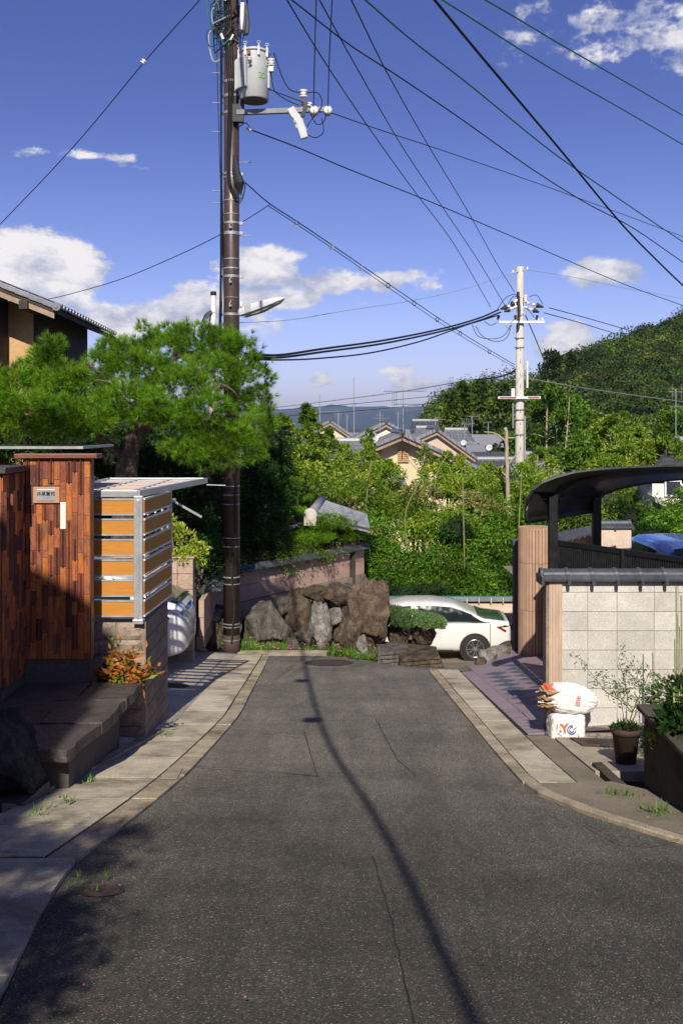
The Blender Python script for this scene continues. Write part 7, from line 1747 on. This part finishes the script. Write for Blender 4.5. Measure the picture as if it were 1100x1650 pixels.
# bare leaning trunk
bt = thing('bare_tree', 'bare light brown trunk with stubby branches before the roofs', 'tree', (*W(822, 860, 33)[:2], -7.0))
limb(bt, [(822,960,33),(821,850,33),(817,780,33),(815,700,33),(812,690,33)], .085, .05, 'barkpale', 'trunk')
for pts_ in ([(816,750,33),(826,738,33),(836,728,33)], [(815,712,33),(800,700,33),(780,696,33)], [(815,705,33),(830,706,33)], [(818,770,33),(808,760,33)]): limb(bt, pts_, .035, .015, 'barkpale')

# wooded hill
RIDGE = [(560,700),(690,696),(712,670),(745,650),(800,648),(840,640),(868,622),(905,600),(935,584),(960,574),(1000,562),(1050,538),(1100,524),(1200,486),(1320,446)]
def hillp(px, v, jit=0):
    D = lerp(105, 270, v); py = lerp(770, interp(px, RIDGE), v**.75); return W(px, py, D)
b = MB(); nu, nv = 60, 16; vs = []
for j in range(nv+1):
    for i in range(nu+1): vs.append(hillp(lerp(560, 1320, i/nu), j/nv)+Vector((0,0,-1.5)))
for i in range(nu+1): p = hillp(lerp(560, 1320, i/nu), 1); vs.append((p.x*1.6, 460, -35))
b.add(vs, [(j*(nu+1)+i, j*(nu+1)+i+1, (j+1)*(nu+1)+i+1, (j+1)*(nu+1)+i) for j in range(nv+1) for i in range(nu)]); struct(b.build('hill', M['groundg'], smooth=True))
PP = {'hill1': [], 'hill2': []}; NN = {'hill1': [], 'hill2': []}
for k in range(2500):
    px = random.uniform(690, 1140) if k % 8 else random.uniform(1140, 1330); v = random.random()**.8
    p = hillp(px, v); r = random.uniform(1.7, 3.6)*(p.y/220)**.5*1.15; tall = 1.0
    if px < 840 and v > .25: tall = random.uniform(1.2, 2.2)
    m = 'hill2' if (noise.noise(Vector((px*.02, v*5, 3))) > .22 and random.random() < .75) or random.random() < .05 or (px < 850 and random.random() < .45) else 'hill1'
    kk = int(110+r*38); d = RNG.normal(0, 1, (kk, 3)); d[:, 2] = np.abs(d[:, 2])*.9-.25; d[:, 1] = -np.abs(d[:, 1]) if random.random() < .7 else d[:, 1]; d /= np.linalg.norm(d, axis=1)[:, None]
    lump = 1+.25*np.sin(d[:, 0:1]*5+k)*np.cos(d[:, 2:3]*6+k*2)
    PP[m].append(np.array(p)+np.array([0,0,r*.3])+d*np.array([r, r, r*.85*tall])*lump*RNG.uniform(.75, 1.05, kk)[:, None]); NN[m].append(d)
for m, nm in (('hill1', 'hill_forest'), ('hill2', 'hill_forest_bright')):
    P = np.concatenate(PP[m]); d = np.concatenate(NN[m]); o = cat_mesh(nm.replace('_bright', ''), [leaves(P, d, .68, .46, jitter=.6, face=True)], M[m])
    tag(o, 'dense dark green wood covering the hillside on the right' if m == 'hill1' else 'brighter yellow green crowns scattered through the hillside wood', 'forest', kind='stuff')
for lab, px, py, hw_, hh_, D, m in (('lone dark round topped tree standing above the hill shoulder', 888, 590, 18, 26, 215, 'hill1'), ('small tree breaking the hill line right of the lone tree', 920, 580, 7, 12, 230, 'hill1'), ('feathery light tree at the left tip of the wooded clump', 727, 655, 10, 28, 130, 'hill2'), ('second feathery light tree in the wooded clump', 746, 648, 13, 30, 135, 'hill2'),
        ('pointed light tree at the top of the wooded clump', 772, 642, 14, 28, 140, 'hill2'), ('rounded light tree at the right of the wooded clump', 805, 640, 18, 26, 145, 'hill2')):
    c0 = W(px, py, D); s_ = D/F; t = thing('ridge_tree', lab, 'tree', (c0.x, D, c0.z-hh_*s_*1.2)); P, N_ = [], []
    for k in range(16):
        u = random.random(); q = np.array(c0)+np.array([random.uniform(-1, 1)*hw_*s_*(1-.6*u), random.uniform(-1,1)*hw_*s_*.6, (u*2-1)*hh_*s_*.85]); r = hw_*s_*random.uniform(.3, .5)
        d = RNG.normal(0, 1, (90, 3)); d /= np.linalg.norm(d, axis=1)[:, None]; P.append(q+d*r*RNG.uniform(.5, 1, 90)[:, None]); N_.append(d)
    cat_mesh('crown', [leaves(np.concatenate(P), np.concatenate(N_), .7, .4)], M[m], t)
    b = MB(); b.tube([(c0.x, D, c0.z-hh_*s_*1.2), (c0.x, D, c0.z+hh_*s_*.5)], [.16, .06], 6); b.build('trunk', M['barkd'], t)

# distant mountains and city on the plain
for (D, base, amp, seed, yb_) in ((6500, 664, 5, 1, 0), (8200, 655, 5, 9, 0)):
    b = MB(); vs = []; n = 160
    for i in range(n+1):
        px = lerp(-900, 1800, i/n); py = base+amp*2*noise.noise(Vector((px*.012, seed, 0)))+amp*noise.noise(Vector((px*.04, seed, 3)))
        top = W(px, py, D)
        for v in (0, .35, .7, 1.0):
            q = W(px, 700, D*.86); q.z = -33; p = q.lerp(top, v); p.x += 60*noise.noise(Vector((px*.05, v*3, seed))); p.z = max(-33, p.z+ (0 if v in (0, 1) else 18*noise.noise(Vector((px*.06, v*4, seed))))); vs.append(p)
        vs.append((top.x, D*1.1, -40))
    b.add(vs, [(i*5+k, (i+1)*5+k, (i+1)*5+k+1, i*5+k+1) for i in range(n) for k in range(4)]); struct(b.build('mountains', M['mount'], smooth=True))
b = MB()
for k in range(520):
    D = random.uniform(1400, 5200); px = random.uniform(400, 760); x = (px-CX)/F*D; w_ = random.uniform(8, 26); h = random.uniform(5, 12)*(1+(random.random() < .08)*1.5); b.bb(x-w_/2, x+w_/2, D-6, D+6, -33.4, -33+h)
o = b.build('distant_city', M['wallwhite']); tag(o, 'pale specks of the city spread below the blue mountains', 'city', kind='stuff')
P = np.array([((random.uniform(380, 900)-CX)/F*D, D, -31+random.uniform(0, 5)) for D in [random.uniform(300, 1500)**1.0 for _ in range(9000)]]); 
o = cat_mesh('plain_trees', [leaves(P, RNG.normal(0, 1, P.shape), 5, 3.2, jitter=1)], M['hill1']); tag(o, 'dark patches of trees scattered over the far plain', 'trees', kind='stuff')
P = []
for k in range(420):
    D = random.uniform(85, 300); px = random.uniform(400, 700); x = (px-CX)/F*D; zb = interp(D, FARP); r = random.uniform(1.5, 3); d = RNG.normal(0, 1, (60, 3)); d /= np.linalg.norm(d, axis=1)[:, None]; P.append(np.array([x, D, zb+random.uniform(1.5, 4)])+d*r)
P = np.concatenate(P); o = cat_mesh('valley_trees', [leaves(P, RNG.normal(0, 1, P.shape), .7, .45, jitter=1)], M['hill1']); tag(o, 'low garden trees packed between the distant roofs', 'trees', kind='stuff')

# ------------------------------------------------------------------ tree over the viewer's left shoulder, its leaves shade the kerb
tv = thing('garden_tree', 'garden tree standing uphill of the viewer, overhanging the kerb', 'tree', (-2.9, -2.2, .4))
P = []; N2 = []; 
for (px, py, rx, ry, n) in ((30,1350,.42,.10,420),(110,1372,.34,.06,260),(215,1342,.28,.05,170),(60,1395,.45,.07,330),(160,1392,.30,.055,200),(20,1470,.36,.13,420),(90,1480,.34,.10,380),(150,1545,.20,.05,130),(95,1500,.25,.08,260),(10,1530,.30,.07,200),(110,1605,.16,.04,80),(0,1620,.25,.08,160),(-20,1400,.4,.2,400)):
    x, y = gp(px, py); x -= .16; u = (y+1.2); c0 = np.array([x-u*math.tan(R(SUN_AZ)), -1.2, G(x, y)+u*math.tan(R(SUN_EL))/math.cos(R(SUN_AZ))])
    P.append(c0+RNG.normal(0, 1, (int(n*1.9), 3))*np.array([rx*.55, .15, ry*.85])); N2.append(RNG.normal(0, 1, (int(n*1.9), 3)))
P = np.concatenate(P); N2 = np.concatenate(N2); cat_mesh('crown', [leaves(P, N2, .11, .04)], M['treel'], tv)
b = MB(); b.tube(catmull([(-2.9,-2.2,.3),(-2.95,-2.0,2.0),(-2.6,-1.6,3.2),(-2.2,-1.3,3.9)], 6), .09, 8); b.build('trunk', M['barkd'], tv)

for lab, xa, xb, ya, yb2, ztop, n in (('unseen tall hedge added to block sky light from the steps', -5.7, -4.75, -3, 11.2, 6.6, 34000), ('unseen dense hedge added to darken the planter side and near lane', 3.3, 4.5, -5, 4.0, 3.5, 22000)):  # two unseen hedges added to cut sky light and deepen the shade
    t = thing('sky_block_hedge', lab, 'hedge', ((xa+xb)/2, (ya+yb2)/2, 0)); c = RNG.uniform(0, 1, (n, 3)); f = RNG.integers(0, 3, n)
    for i in range(3): c[f == i, i] = np.round(c[f == i, i])
    c[:, 2] = np.where((f == 2), 1.0, c[:, 2]); P = np.stack([lerp(xa, xb, c[:, 0]), lerp(ya, yb2, c[:, 1]), 0*c[:, 0]], 1); g0 = -.2*P[:, 1]; P[:, 2] = g0+(ztop-g0)*c[:, 2]; P += RNG.normal(0, .08, P.shape)
    Nn = (c-.5); cat_mesh('crown', [leaves(P, Nn, .13, .07, face=True)], M['hedge'], t)
    b = MB()
    for k in range(7): y = lerp(ya+.3, yb2-.3, k/6); b.cyl(((xa+xb)/2, y, -.2*y-.2), ((xa+xb)/2, y, ztop*.8), .06, 6)
    b.build('trunks', M['barkd'], t)
    b = MB(); b.prism([(xa+.2, ya+.2, -.2*ya-.1), (xa+.2, yb2-.2, -.2*yb2-.1), (xa+.2, yb2-.2, ztop-.25), (xa+.2, ya+.2, ztop-.25)], (xb-xa-.4, 0, 0)); fix_normals(b.build('dark_core', M['darkwood'], t))  # solid dark core filling the added hedge
# ------------------------------------------------------------------ air
hz = MB().bb(-6400, 6400, -60, 9400, -45, 260).build('haze', None); tag(hz, 'thin bluish summer haze filling the valley air', 'haze', kind='stuff')
hm = bpy.data.materials.new('haze'); hm.use_nodes = True; ht = hm.node_tree; ht.nodes.clear()
pv = ht.nodes.new('ShaderNodeVolumePrincipled'); pv.inputs['Density'].default_value = 7e-5; pv.inputs['Color'].default_value = (.62, .76, 1, 1); pv.inputs['Anisotropy'].default_value = .2
ho = ht.nodes.new('ShaderNodeOutputMaterial'); ht.links.new(pv.outputs[0], ho.inputs['Volume']); hz.data.materials.append(hm)
